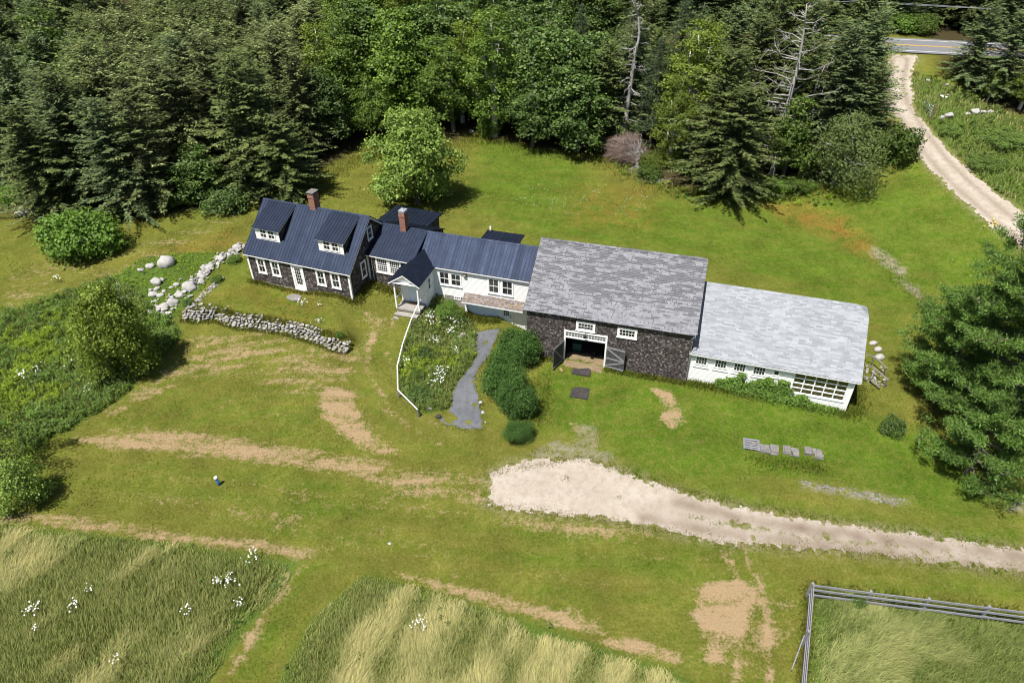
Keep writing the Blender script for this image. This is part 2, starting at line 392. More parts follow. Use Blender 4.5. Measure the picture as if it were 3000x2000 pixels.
def m_brick():
    t = NT('red_brick'); b = t.n('TexBrick'); t.c(t.uv(), b.inputs['Vector']); b.inputs['Scale'].default_value = 1
    b.inputs['Brick Width'].default_value = .21; b.inputs['Row Height'].default_value = .072; b.inputs['Mortar Size'].default_value = .009
    b.inputs['Color1'].default_value = (.30, .075, .035, 1); b.inputs['Color2'].default_value = (.17, .05, .03, 1); b.inputs['Mortar'].default_value = (.34, .29, .25, 1)
    c = t.mix(.6, b.outputs['Color'], t.mix(1.0, b.outputs['Color'], t.ramp(t.noise(t.uv(), 9, 3), [(.3, .6), (.7, 1.5)]), 'MULTIPLY'))
    return t.pbr(c, .85, t.bump(b.outputs['Fac'], -.4, .01), .2)
M['brick'] = m_brick()
def m_stone(name, c1, c2, c3, per=True):
    t = NT(name); n = t.noise(t.obj(), 3, 6, .65); n2 = t.noise(t.obj(), 14, 4, .6)
    c = t.mix(t.ramp(n, [(.35, 0.), (.65, 1.)]), c1, c2); c = t.mix(t.ramp(n2, [(.5, 0.), (.72, .7)]), c, c3)
    if per: c = t.mix(.7, c, t.mix(1.0, c, t.ramp(t.island(), [(0, .6), (1, 1.3)]), 'MULTIPLY'))
    return t.pbr(c, .9, t.bump(n2, .5, .04), .15)
M['stone'] = m_stone('pale_granite', (0.248, 0.2356, 0.217), (0.3596, 0.3472, 0.3286), (0.155, 0.1488, 0.1364))
M['boulder'] = m_stone('bleached_boulder', (0.31, 0.2976, 0.279), (0.4092, 0.3968, 0.3782), (0.2108, 0.1984, 0.1798))
M['slab'] = m_stone('grey_stone_slab', (0.1674, 0.1581, 0.1488), (0.248, 0.2356, 0.2232), (0.0992, 0.093, 0.0806))
M['dark_slab'] = m_stone('dark_mat', (0.0341, 0.031, 0.031), (0.062, 0.0558, 0.0558), (0.0992, 0.0806, 0.0682))
M['found'] = m_stone('foundation_stone', (0.2108, 0.1922, 0.1674), (0.31, 0.2914, 0.2604), (0.124, 0.1178, 0.1054), False)
M['bark'] = m_simple('grey_brown_bark', (.12, .10, .085), .9, .5, 5, .1, .6)
M['birch_bark'] = m_simple('pale_birch_bark', (.5, .47, .43), .8, .5, 4, .2, .2)
M['deadwood'] = m_simple('bleached_dead_wood', (.33, .31, .295), .85, .35, 3, .15, .3)
M['pinkbrush'] = m_simple('dry_brush_twigs', (.24, .175, .145), .9, .45, 2, .1)
M['blue_paint'] = m_simple('blue_painted_pipe', (.02, .12, .35), .45, .15)
M['dark_iron'] = m_simple('dark_iron', (.03, .03, .035), .5, .3)
M['box_wood'] = m_simple('brown_wooden_box', (.16, .11, .07), .7, .3)
M['galv'] = m_simple('galvanised_steel', (.34, .40, .40), .4, .15, 6, .5, 0, .6)
M['flue'] = m_simple('flue_cap_steel', (.5, .52, .55), .35, .15, 6, .5, 0, .5)
M['green_bin'] = m_simple('green_painted_bin', (.03, .10, .075), .5, .2)
M['pvc'] = m_simple('white_plastic', (.75, .75, .74), .4, .05)
M['tarp'] = m_simple('pale_blue_crate', (.22, .27, .33), .5, .3)
M['barn_floor'] = m_simple('dirt_ramp', (.20, .15, .09), .95, .5, 5, .1, .4)
M['dark_in'] = m_simple('dark_interior_boards', (.05, .042, .035), .9, .4, 3, .1)
M['cord'] = m_simple('dark_wire', (.05, .05, .05), .6, .1)
M['cable'] = m_simple('pale_wire', (.4, .42, .45), .6, .1)

# ground, lawn and their blades share one colouring driven by zone attributes and world position
def lawn_color(t):
    a1 = t.n('Attribute', attribute_name='zone_a'); a2 = t.n('Attribute', attribute_name='zone_b')
    s1 = t.n('SeparateColor'); t.c(a1.outputs['Color'], s1.inputs[0]); s2 = t.n('SeparateColor'); t.c(a2.outputs['Color'], s2.inputs[0])
    dry, vivid, bare_soil = s1.outputs; forest, rust, lush = s2.outputs  # blue channel of the first zone map: bare soil and gravel verges
    mp = t.n('Mapping'); t.c(t.pos(), mp.inputs[0]); mp.inputs['Scale'].default_value = (1, 1, 0); p = mp.outputs[0]
    ms = t.n('Mapping'); t.c(t.pos(), ms.inputs[0]); ms.inputs['Scale'].default_value = (.28, 1.25, 0); ms.inputs['Rotation'].default_value = (0, 0, .22)
    n1 = t.noise(p, .13, 4, .6); n2 = t.noise(p, .8, 4, .65); n3 = t.noise(p, 6.5, 4, .7); n4 = t.noise(p, 1.9, 6, .72); ns = t.noise(ms.outputs[0], .75, 4, .62); n5 = t.noise(p, .34, 4, .6)
    c = lambda v: t.math('SUBTRACT', v, .5)
    olive = t.mix(n2, (0.095, 0.1051, 0.0146), (0.1548, 0.1543, 0.0291))
    green = t.mix(n2, (0.0515, 0.1028, 0.0074), (0.095, 0.1498, 0.0128))
    gv = t.math('ADD', vivid, t.math('ADD', t.math('MULTIPLY', c(n1), 1.3), t.math('ADD', t.math('MULTIPLY', c(ns), 1.3), .12)), clamp=True)
    g = t.mix(gv, olive, green)
    g = t.mix(t.ramp(n4, [(.44, 0.), (.72, .5)]), g, (0.2114, 0.1844, 0.0546))
    g = t.mix(t.math('MULTIPLY', rust, t.maprange(n2, .35, .6)), g, (0.196, 0.1285, 0.0272))
    g = t.mix(lush, g, t.mix(n2, (0.0515, 0.095, 0.0128), (0.1031, 0.1453, 0.0272)))
    g = t.mix(1.0, g, t.ramp(n5, [(.3, .80), (.7, 1.2)]), 'MULTIPLY')
    g = t.mix(1.0, g, t.ramp(n3, [(.25, .60), (.5, 1.0), (.78, 1.42)]), 'MULTIPLY')
    rag = t.math('ADD', t.math('MULTIPLY', c(n4), 1.5), t.math('ADD', t.math('MULTIPLY', c(n3), 1.0), t.math('MULTIPLY', c(ns), 1.5)))
    d = t.math('ADD', dry, t.math('MULTIPLY', rag, t.maprange(dry, 0, .25, .25, 1)))
    straw = t.mix(n3, (.225, .158, .084), (.42, .305, .178))
    g = t.mix(t.maprange(d, .36, .80), g, straw)
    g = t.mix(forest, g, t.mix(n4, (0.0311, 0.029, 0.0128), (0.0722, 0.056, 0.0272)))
    g = t.mix(t.math('MULTIPLY', bare_soil, t.maprange(n4, .40, .56)), g, t.mix(n3, (0.1753, 0.1453, 0.0819), (0.3507, 0.3241, 0.2003)))
    return g, n3, n4
def m_ground():
    t = NT('lawn_ground'); g, n3, n4 = lawn_color(t)
    h = t.math('ADD', n3, t.math('MULTIPLY', t.noise(t.pos(), 22, 3, .7), .6))
    return t.pbr(g, .95, t.bump(h, .8, .12), .05)
M['ground'] = m_ground()
def leafshader(t, col, trans=.25, gloss=.04, rough=.6):
    d = t.n('BsdfDiffuse'); tr = t.n('BsdfTranslucent'); mx = t.n('MixShader'); mx.inputs[0].default_value = trans
    t.c(col, d.inputs[0])
    t.c(t.mix(1.0, col, (1.15, 1.2, .6), 'MULTIPLY'), tr.inputs[0]); t.c(d.outputs[0], mx.inputs[1]); t.c(tr.outputs[0], mx.inputs[2])
    g = t.n('BsdfGlossy'); g.inputs['Roughness'].default_value = rough; m2 = t.n('MixShader'); m2.inputs[0].default_value = gloss*.55
    t.c(mx.outputs[0], m2.inputs[1]); t.c(g.outputs[0], m2.inputs[2]); t.c(m2.outputs[0], t.out.inputs[0]); return t.m
def m_blade():
    t = NT('lawn_blade'); g, n3, n4 = lawn_color(t)
    g = t.mix(1.0, g, t.ramp(t.island(), [(0, .66), (1, 1.55)]), 'MULTIPLY')
    return leafshader(t, g, .25, 0.02)
M['blade'] = m_blade()
def m_meadow(name, c_green, c_straw, thr=.5):
    t = NT(name); a1 = t.n('Attribute', attribute_name='zone_a'); s1 = t.n('SeparateColor'); t.c(a1.outputs['Color'], s1.inputs[0])
    isl = t.island()
    f = t.math('ADD', s1.outputs[0], t.math('MULTIPLY', t.math('SUBTRACT', isl, .5), .5), clamp=True)
    g = t.mix(f, c_green, c_straw)
    # tips bleach
    g = t.mix(t.math('MULTIPLY', s1.outputs[1], .55), g, tuple(min(1, x*1.25) for x in c_straw))
    g = t.mix(1.0, g, t.ramp(t.math('FRACT', t.math('MULTIPLY', isl, 7.3)), [(0, .65), (1, 1.35)]), 'MULTIPLY')
    return leafshader(t, g, .3, .03)
M['meadow'] = m_meadow('tall_meadow_grass', (.125, .185, .028), (.46, .41, .18))
M['meadow_green'] = m_meadow('paddock_grass', (.11, .17, .03), (.32, .32, .12))
def m_leaf(name, c1, c2, c3=None, trans=.25, gloss=.04, objvar=.25, p3=.12, rough=.62):
    t = NT(name); isl = t.island(); oi = t.n('ObjectInfo').outputs['Random']
    col = t.mix(isl, c1, c2)
    if c3: col = t.mix(t.math('LESS_THAN', t.math('FRACT', t.math('MULTIPLY', isl, 13.7)), p3), col, c3)
    col = t.mix(1.0, col, t.ramp(oi, [(0, 1-objvar), (1, 1+objvar)]), 'MULTIPLY')
    big = t.noise(t.obj(), .55, 3)
    col = t.mix(1.0, col, t.ramp(big, [(.3, .78), (.7, 1.25)]), 'MULTIPLY')
    return leafshader(t, col, trans, gloss, rough)
M['spruce'] = m_leaf('dark_spruce_needles', (0.0611, 0.0937, 0.0251), (0.132, 0.167, 0.041), (0.1768, 0.1936, 0.0685), .10, .05, .25)
M['spruce_blue'] = m_leaf('blue_spruce_needles', (0.0614, 0.0979, 0.0379), (0.1275, 0.1732, 0.0613), (0.2041, 0.2343, 0.0898), .10, .05, .2)
M['spruce_grey'] = m_leaf('lichen_grey_spruce_needles', (0.0765, 0.1024, 0.0305), (0.1454, 0.1762, 0.056), (0.3061, 0.3437, 0.1401), .10, .04, .2, .16)
M['larch'] = m_leaf('soft_larch_needles', (0.0502, 0.0864, 0.0319), (0.0887, 0.135, 0.0515), None, .2, .03, .15)
M['pine'] = m_leaf('white_pine_needles', (0.0626, 0.131, 0.0159), (0.1314, 0.2312, 0.0365), (0.1753, 0.2697, 0.053), .2, .06, .12)
M['leaf'] = m_leaf('green_broad_leaf', (0.0577, 0.1051, 0.0099), (0.1101, 0.1793, 0.0198), (0.1651, 0.235, 0.0353), .3, .05, .25)
M['leaf_dark'] = m_leaf('deep_green_leaf', (0.0373, 0.0773, 0.0084), (0.0849, 0.1476, 0.0198), (0.1529, 0.2108, 0.0423), .22, .07, .2)
M['leaf_yellow'] = m_leaf('yellow_green_leaf', (0.1018, 0.1488, 0.0132), (0.1796, 0.2328, 0.0332), None, .3, .04, .2)
M['leaf_bright'] = m_leaf('bright_shrub_leaf', (0.0864, 0.1658, 0.0161), (0.1604, 0.2765, 0.0353), None, .3, .05, .12)
M['leaf_apple'] = m_leaf('pale_apple_leaf', (0.1413, 0.2246, 0.0306), (0.2354, 0.3415, 0.0599), (0.3578, 0.4314, 0.1089), .28, .05, .1)
M['leaf_olive'] = m_leaf('olive_apple_leaf', (0.0881, 0.1415, 0.0152), (0.1762, 0.2326, 0.0218), (0.2547, 0.3032, 0.0436), .28, .05, .1)
M['leaf_alder'] = m_leaf('grey_green_alder_leaf', (0.0753, 0.1123, 0.0265), (0.1431, 0.1872, 0.0545), None, .25, .04, .12)
M['leaf_lilac'] = m_leaf('dark_lilac_leaf', (0.0328, 0.0777, 0.0145), (0.0761, 0.1555, 0.0293), (0.136, 0.2247, 0.0609), .16, .02, .1, .1, .7)
M['weed'] = m_leaf('weed_leaf', (0.0934, 0.162, 0.0286), (0.1866, 0.2729, 0.0452), (0.1526, 0.2218, 0.0778), .3, .03, .1, .25)
M['weed_yellow'] = m_leaf('yellow_green_weed', (0.1526, 0.2388, 0.0155), (0.2715, 0.3582, 0.0259), None, .3, .03, .1)
M['petal'] = m_simple('white_petal', (.85, .85, .80), .7, .1)
M['petal_yellow'] = m_simple('yellow_flower', (.6, .4, .02), .7, .1)
M['gravel_drive'] = None
def m_gravel(name, c1, c2, c3, green=.0, rut=True):
    t = NT(name); mp = t.n('Mapping'); t.c(t.pos(), mp.inputs[0]); mp.inputs['Scale'].default_value = (1, 1, 0); p = mp.outputs[0]
    n1 = t.noise(p, .35, 4); n2 = t.noise(p, 2.0, 5, .7); n3 = t.noise(p, 14, 3, .7)
    v = t.n('TexVoronoi'); t.c(p, v.inputs['Vector']); v.inputs['Scale'].default_value = 24
    at = t.n('Attribute', attribute_name='zone_a'); s1 = t.n('SeparateColor'); t.c(at.outputs['Color'], s1.inputs[0])
    c = t.mix(t.ramp(n1, [(.35, 0.), (.65, 1.)]), c1, c2)
    c = t.mix(t.ramp(n2, [(.45, 0.), (.7, .8)]), c, c3)
    c = t.mix(s1.outputs[0], c, (.175, .135, .10))          # wheel ruts, packed earth
    c = t.mix(.8, c, t.mix(1.0, c, t.ramp(v.outputs['Color'], [(0.1, .84), (.9, 1.14)]), 'MULTIPLY'))
    gm = t.math('ADD', t.math('MULTIPLY', n2, .6), t.math('ADD', t.math('MULTIPLY', n3, .4), s1.outputs[1]))
    c = t.mix(t.maprange(gm, .66-green, .74-green), c, (.10, .12, .025))
    return t.pbr(c, .95, t.bump(t.math('ADD', v.outputs['Distance'], n3), .28, .02), .1)
M['drive'] = m_gravel('pale_gravel', (.335, .29, .235), (.40, .355, .30), (.27, .222, .168), .03)
M['path'] = m_gravel('blue_grey_gravel', (0.104, 0.1092, 0.1196), (0.1404, 0.1456, 0.156), (0.078, 0.0806, 0.0884), -.02)
def m_road():
    t = NT('asphalt'); n = t.noise(t.pos(), 3, 5, .7); return t.pbr(t.mix(n, (.13, .13, .14), (.20, .20, .21)), .85, None, .2)
M['road'] = m_road()
M['line_white'] = m_simple('white_road_paint', (.7, .7, .68), .7, .1)
M['line_yellow'] = m_simple('yellow_road_paint', (.65, .38, .03), .7, .1)
# ------------------------------------------------------------------ buildings
def frame_of(x, y, rot, name):
    o = empty(name, (x, y, 0), R_(rot)); return o
def to_world(x, y, rot, l):
    c, s = math.cos(R_(rot)), math.sin(R_(rot)); return np.array([x+c*l[0]-s*l[1], y+s*l[0]+c*l[1], l[2] if len(l) > 2 else 0])
class Wall:
    """maps (u, z, out) on a wall face to local coordinates"""
    def __init__(s, side, c): s.side = side; s.c = c
    def p(s, u, z, o):
        return {'F': (u, s.c-o, z), 'B': (u, s.c+o, z), 'R': (s.c+o, u, z), 'L': (s.c-o, u, z)}[s.side]
    def box(s, mb, u0, u1, z0, z1, o0, o1):
        a = s.p(u0, z0, o0); b = s.p(u1, z1, o1); mb.box(a[0], b[0], a[1], b[1], a[2], b[2])
def window(par, wl, u0, u1, z0, z1, fw=.12, cols=2, rows=2, sash=True, mat='white', glass='glass', sill=True, mun=.028, midw=.05, name='window'):
    """casing proud of the wall, muntins, and one pane sheet behind them (pane = sub-part)"""
    m = MB()
    wl.box(m, u0, u0+fw, z0, z1, -.02, .045); wl.box(m, u1-fw, u1, z0, z1, -.02, .045)
    wl.box(m, u0+fw, u1-fw, z1-fw, z1, -.02, .043); wl.box(m, u0+fw, u1-fw, z0, z0+fw*.8, -.02, .043)
    if sill: wl.box(m, u0-.03, u1+.03, z0-.05, z0, -.02, .085)
    a, b, c, d = u0+fw, u1-fw, z0+fw*.8, z1-fw
    s = .035
    wl.box(m, a, a+s, c, d, -.01, .03); wl.box(m, b-s, b, c, d, -.01, .03); wl.box(m, a+s, b-s, c, c+s, -.01, .029); wl.box(m, a+s, b-s, d-s, d, -.01, .029)
    if sash: wl.box(m, a+s, b-s, (c+d)/2-midw/2, (c+d)/2+midw/2, -.01, .034)
    for i in range(1, cols):
        u = a+(b-a)*i/cols; wl.box(m, u-mun/2, u+mun/2, c+s, d-s, -.01, .026)
    for j in range(1, rows):
        z = c+(d-c)*j/rows
        if not (sash and rows % 2 == 0 and j == rows//2): wl.box(m, a+s, b-s, z-mun/2, z+mun/2, -.01, .024)
    w = m.build(name, M[mat], par)
    g = MB(); wl.box(g, a+.005, b-.005, c+.005, d-.005, -.004, .012)
    g.build('pane', M[glass], w)
    return w
def roofslope(mb, e0, e1, r1, r0, t=.07, rib=.3, rh=.028, rw=.035, skip=None):
    """slab with standing ribs from eave to ridge; corners counter-clockwise seen from outside"""
    mb.slab([e0, e1, r1, r0], t)
    e0, e1, r1, r0 = map(Vector, (e0, e1, r1, r0)); n = (e1-e0).cross(r0-e0).normalized(); L = (e1-e0).length
    k = int(L/rib)
    if rib:
        for i in range(k+1):
            f = (i*rib+.02)/L
            if f > .995: break
            a = e0.lerp(e1, f)+n*rh*.5; b = r0.lerp(r1, f)+n*rh*.5
            mb.bar(a, b, rw, rh, n)
def gable_shell(mb, x0, x1, y0, y1, zb, ze, yr, zr, t=.0):
    """closed solid with gable ends at x0 and x1"""
    prof = [(y0, zb), (y1, zb), (y1, ze), (yr, zr), (y0, ze)]
    mb.prism([(x0, y, z) for y, z in prof], (x1-x0, 0, 0))
def chimney(par, x0, x1, y0, y1, z0, z1, flue):
    m = MB(); m.box(x0, x1, y0, y1, z0, z1); m.box(x0-.03, x1+.03, y0-.03, y1+.03, z1-.34, z1-.20); c = m.build('chimney', M['brick'], par)
    k = MB()
    if flue:
        k.box(x0+.0, x1-.0, y0+.0, y1-.0, z1+.002, z1+.05); k.box(x0+.06, x1-.06, y0+.06, y1-.06, z1+.05, z1+.16); k.box(x0-.02, x1+.02, y0-.02, y1+.02, z1+.16, z1+.21)
        k.tube(((x0+x1)/2, (y0+y1)/2, z1+.21), ((x0+x1)/2, (y0+y1)/2, z1+.30), .14, .12, 10); k.build('flue_cap', M['flue'], c)
    else:
        for a, b in ((x0+.02, y0+.02), (x1-.14, y0+.02), (x0+.02, y1-.14), (x1-.14, y1-.14)): k.box(a, a+.12, b, b+.12, z1, z1+.12)
        k.box(x0-.06, x1+.06, y0-.06, y1+.06, z1+.12, z1+.19); k.build('cap_slab', M['slab'], c)
    f = MB(); f.box(x0-.12, x1+.12, y0-.14, y1+.1, z0+.9, z0+.93)
    return c

# ---- farmhouse (main cape, dormers, low wing)
HX, HY, HR = -23.552, 52.515, -20.557
H = frame_of(HX, HY, HR, 'farmhouse')
tag(H, 'low dark shingled farmhouse with two dormers under a navy metal roof', 'house')
HL, HW, HZE, HZR = 10.748, 8.475, 2.766, 6.156
hs = (HZR-HZE)/(HW/2)
m = MB(); gable_shell(m, .2, HL-.2, .2, HW-.2, .03, HZE+.2*hs-.13, HW/2, HZR-.13); m.build('wall', M['shingle'], H)
m = MB(); m.box(.17, HL-.17, .17, HW-.17, -1.0, .03); m.build('foundation', M['found'], H)
m = MB()
roofslope(m, (0, 0, HZE), (HL, 0, HZE), (HL, HW/2, HZR), (0, HW/2, HZR))
roofslope(m, (HL, HW, HZE), (0, HW, HZE), (0, HW/2, HZR), (HL, HW/2, HZR))
m.slab([(-.02, HW/2-.16, HZR-.16*hs+.035), (HL+.02, HW/2-.16, HZR-.16*hs+.035), (HL+.02, HW/2, HZR+.04), (-.02, HW/2, HZR+.04)], .015)
m.slab([(HL+.02, HW/2+.16, HZR-.16*hs+.035), (-.02, HW/2+.16, HZR-.16*hs+.035), (-.02, HW/2, HZR+.04), (HL+.02, HW/2, HZR+.04)], .015)
roofH = m.build('roof', M['metal'], H)
c = chimney(H, 4.98, 5.56, 3.98, 4.74, 5.5, 7.38, False)
# white trim
def corner_boards(par, pts):
    for (x0, x1, y0, y1, z0, z1) in pts:
        MB().box(x0, x1, y0, y1, z0, z1).build('corner_board', M['white'], par)
corner_boards(H, [(.175, .35, .172, .25, 0, 2.76), (HL-.35, HL-.175, .172, .25, 0, 2.76), (HL-.25, HL-.172, .253, .34, 0, 2.7)])
m = MB(); m.box(.35, HL-.35, .165, .22, 2.55, 2.74); m.box(.02, HL-.02, .0, .025, HZE-.14, HZE-.075); m.box(.02, HL-.02, .028, .2, HZE-.13, HZE-.10); m.build('fascia', M['white'], H)
m = MB()
for xx in (HL-.035, -.005):
    for y0, z0, y1, z1 in ((0, HZE, HW/2, HZR), (HW, HZE, HW/2, HZR)):
        m.prism([(xx, y0, z0-.075), (xx, y1, z1-.075), (xx, y1, z1-.25), (xx, y0, z0-.25)], (.04, 0, 0))
m.build('rake_board', M['white'], H)
F = Wall('F', .2)
for u0, u1 in ((1.13, 2.05), (2.60, 3.53), (7.22, 8.15), (8.66, 9.60)):
    window(H, F, u0, u1, 1.0, 2.55, .15, 2, 2)
# front door with its sidelight casing
m = MB()
F.box(m, 4.74, 4.92, -.02, 2.54, -.02, .05); F.box(m, 5.78, 5.97, -.02, 2.54, -.02, .05); F.box(m, 4.92, 5.78, 2.40, 2.54, -.02, .048); F.box(m, 4.92, 5.78, -.02, .09, -.02, .09)
m.build('door_casing', M['white'], H)
m = MB(); F.box(m, 4.93, 5.77, .09, 2.39, -.02, .02)
for i in range(4):
    u = 5.07+i*(.58/3); F.box(m, u-.012, u+.012, .62, 2.27, .02, .032)
for j in range(6):
    z = .62+j*.33; F.box(m, 5.07, 5.65, z-.012, z+.012, .02, .031)
dr = m.build('door', M['white'], H)
g = MB(); F.box(g, 5.08, 5.64, .63, 2.26, .015, .026); g.build('pane', M['glass'], dr)
g = MB(); F.box(g, 5.69, 5.73, 1.0, 1.16, .02, .06); g.build('handle', M['dark_iron'], dr)
Rw = Wall('R', HL-.2)
window(H, Rw, 2.02, 2.87, 1.14, 2.70, .12, 1, 2)
window(H, Rw, 3.76, 4.60, 3.97, 5.17, .12, 1, 2)
Rw2 = Wall('L', .2)
window(H, Rw2, 2.6, 3.5, 1.1, 2.6, .12, 2, 2); window(H, Rw2, 5.2, 6.1, 1.1, 2.6, .12, 2, 2)
# dormers
for x0, x1 in ((.90, 3.30), (7.30, 9.68)):
    yf, zf = 1.27, HZE+1.27*hs; zt = 4.93; yr = 4.16; zr = 6.10
    m = MB(); m.prism([(x0, yf, zf-.1), (x0, yf, zt), (x0, yr-.15, zr-.13), (x0, yr-.1, zr-.4)], (x1-x0, 0, 0)); d = m.build('dormer', M['shingle_grey'], H)
    m = MB(); roofslope(m, (x0-.16, yf-.22, zt+.0), (x1+.16, yf-.22, zt+.0), (x1+.16, yr, zr+.02), (x0-.16, yr, zr+.02), .06, .3); m.build('dormer_roof', M['metal'], d)
    m = MB(); W = Wall('F', yf)
    W.box(m, x0-.03, x1+.03, zf+.01, zt+.06, .0, .03)
    m.prism([(x1+.13, yf-.21, zt-.065), (x1+.13, yr-.2, zr-.11), (x1+.13, yr-.2, zr-.22), (x1+.13, yf-.21, zt-.18)], (.03, 0, 0))
    W.box(m, x0-.15, x1+.125, zt-.05+.0, zt-.0-.065+.0, .17, .20)
    m.build('front_board', M['white'], d)
    W2 = Wall('F', yf-.03); xm = (x0+x1)/2
    for u0, u1 in ((xm-.80, xm+.02), (xm+.02, xm+.84)):
        window(H, W2, u0+.005, u1-.005, zf+.16, zt-.02, .10, 2, 2, sill=False)
# low wing between house and white ell (same bearing as the house)
AX0, AX1, AYE, AYR, AZE, AZR = HL-.19, 15.15, 2.95, 6.25, 3.10, 4.55
as_ = (AZR-AZE)/(AYR-AYE); AYB = 2*AYR-AYE
m = MB(); gable_shell(m, AX0, AX1-.1, AYE+.2, AYB-.2, .0, AZE+.2*as_-.11, AYR, AZR-.11); m.build('wing_wall', M['shingle'], H)
m = MB(); m.box(AX0, AX1-.1, AYE+.17, AYB-.17, -1.2, 0); m.build('wing_foundation', M['found'], H)
m = MB(); roofslope(m, (AX0, AYE, AZE), (AX1, AYE, AZE), (AX1, AYR, AZR), (AX0, AYR, AZR), .06)
roofslope(m, (AX1, AYB, AZE), (AX0, AYB, AZE), (AX0, AYR, AZR), (AX1, AYR, AZR), .06)
m.slab([(AX0, AYR-.14, AZR-.14*as_+.03), (AX1-.25, AYR-.14, AZR-.14*as_+.03), (AX1-.25, AYR, AZR+.035), (AX0, AYR, AZR+.035)], .012)
m.build('wing_roof', M['metal'], H)
F = Wall('F', AYE+.2)
corner_boards(H, [(AX0+.02, AX0+.18, AYE+.155, AYE+.25, .05, 3.05)])
m = MB(); F.box(m, AX0+.18, AX1-.3, 2.93, 3.05, -.01, .03); m.box(AX0, AX1-.5, AYE, AYE+.025, AZE-.14, AZE-.065); m.build('fascia', M['white'], H)
window(H, F, 11.42, 12.66, 1.45, 2.93, .14, 5, 6, name='window')
window(H, F, 12.665, 13.9, 1.45, 2.93, .14, 5, 6, name='window')
chimney(H, 12.70, 13.24, 5.72, 6.36, 3.9, 6.05, True)
m = MB(); F.box(m, 11.02, 11.06, .2, 2.7, .0, .05); m.build('downpipe', M['white'], H)
# rear addition behind the wing (nearly flat shed roof) and its walls
m = MB(); m.box(8.9, 13.3, 8.0, 12.05, -.6, 3.0); m.build('addition_wall', M['shingle'], H)
m = MB(); roofslope(m, (8.6, 7.85, 3.34), (13.6, 7.85, 3.34), (13.6, 12.4, 3.12), (8.6, 12.4, 3.12), .09, .45); m.build('addition_roof', M['metal'], H)

# ---- white ell with porch, lower doors and shelf roof
EX, EY, ER = -7.7797, 50.4356, -17.6547
E = frame_of(EX, EY, ER, 'house_ell')
tag(E, 'white clapboard ell with navy metal roof joining farmhouse and barn', 'house')
EW, EZE, EZR = 5.302, 2.689, 4.521; es = (EZR-EZE)/(EW/2); EX0, EX1 = -.35, 9.72
m = MB(); gable_shell(m, EX0+.1, EX1, .2, EW-.2, -.1, EZE+.2*es-.11, EW/2, EZR-.11); m.build('wall', M['clap'], E)
m = MB(); m.box(EX0+.1, 3.95, .24, EW-.2, -2.4, -.1); m.build('foundation', M['found'], E)
m = MB(); roofslope(m, (EX0+.0, 0, EZE), (EX1, 0, EZE), (EX1, EW/2, EZR), (EX0, EW/2, EZR), .06, .30)
roofslope(m, (EX1, EW, EZE), (EX0, EW, EZE), (EX0, EW/2, EZR), (EX1, EW/2, EZR), .06, .30)
m.slab([(EX0, EW/2-.15, EZR-.15*es+.035), (EX1, EW/2-.15, EZR-.15*es+.035), (EX1, EW/2, EZR+.04), (EX0, EW/2, EZR+.04)], .012)
m.build('roof', M['metal'], E)
F = Wall('F', .2)
m = MB(); m.box(1.4, 9.7, .0, .025, EZE-.14, EZE-.065); m.box(1.2, 9.7, .03, .2, EZE-.12, EZE-.09); F.box(m, 1.2, 9.6, 2.46, 2.6, -.01, .025); m.build('fascia', M['white'], E)
for u0, u1, z0, z1 in ((1.56, 2.60, .93, 2.28), (2.605, 3.66, .95, 2.26), (6.0, 7.07, .87, 2.36), (7.2, 8.28, .87, 2.36)):
    window(E, F, u0, u1, z0, z1, .11, 2, 2, sill=True)
for u0, u1 in ((1.36, 1.97), (2.84, 3.47)):
    window(E, Wall('F', .24), u0, u1, -.42, -.10, .055, 3, 1, sash=False, sill=False)
# cellar front under the shelf roof
m = MB(); m.box(3.95, 9.55, .1, .5, -2.6, .30); m.build('cellar_wall', M['clap'], E)
m = MB(); m.box(3.9, 4.12, -.02, .0995, -2.4, .1); m.build('corner_board', M['white'], E)
Fc = Wall('F', .1)
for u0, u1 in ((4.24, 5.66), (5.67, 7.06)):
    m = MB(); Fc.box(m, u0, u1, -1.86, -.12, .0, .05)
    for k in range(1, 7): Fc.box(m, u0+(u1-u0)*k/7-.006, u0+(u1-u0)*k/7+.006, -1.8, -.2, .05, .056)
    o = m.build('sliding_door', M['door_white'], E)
m = MB(); Fc.box(m, 5.55, 5.6, -1.5, -1.35, .05, .09); m.build('handle', M['dark_iron'], o)
m = MB(); Fc.box(m, 7.07, 7.16, -2.2, -.05, .0, .08); Fc.box(m, 8.16, 8.25, -2.2, -.05, .0, .08); m.build('door_casing', M['white'], E)
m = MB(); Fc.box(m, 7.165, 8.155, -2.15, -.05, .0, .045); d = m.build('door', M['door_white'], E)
m = MB()
Fc.box(m, 7.38, 7.42, -1.12, -.52, .045, .065); Fc.box(m, 7.9, 7.94, -1.12, -.52, .045, .065)
for k in (1, 2): Fc.box(m, 7.42+k*.48/3-.012, 7.42+k*.48/3+.012, -1.12, -.52, .045, .06)
Fc.box(m, 7.42, 7.9, -.835, -.81, .045, .059); m.build('muntin', M['white'], d)
m = MB(); Fc.box(m, 7.4, 7.92, -1.12, -.52, .045, .05); m.build('pane', M['glass'], d)
m = MB(); m.tube(Fc.p(8.06, -1.02, .045), Fc.p(8.06, -1.02, .11), .035, .035, 8); m.tube(Fc.p(8.06, -1.2, .045), Fc.p(8.06, -1.2, .13), .04, .04, 8); m.build('handle', M['dark_iron'], d)
m = MB(); m.slab([(3.85, -.68, .13), (9.33, -.68, .13), (9.33, .195, .5), (3.9, .195, .5)], .05); m.build('shelf_roof', M['shelf_roof'], E)
m = MB(); m.box(3.87, 9.33, -.66, -.63, -.06, .085); m.box(3.9, 9.3, -.625, .09, -.02, .02)
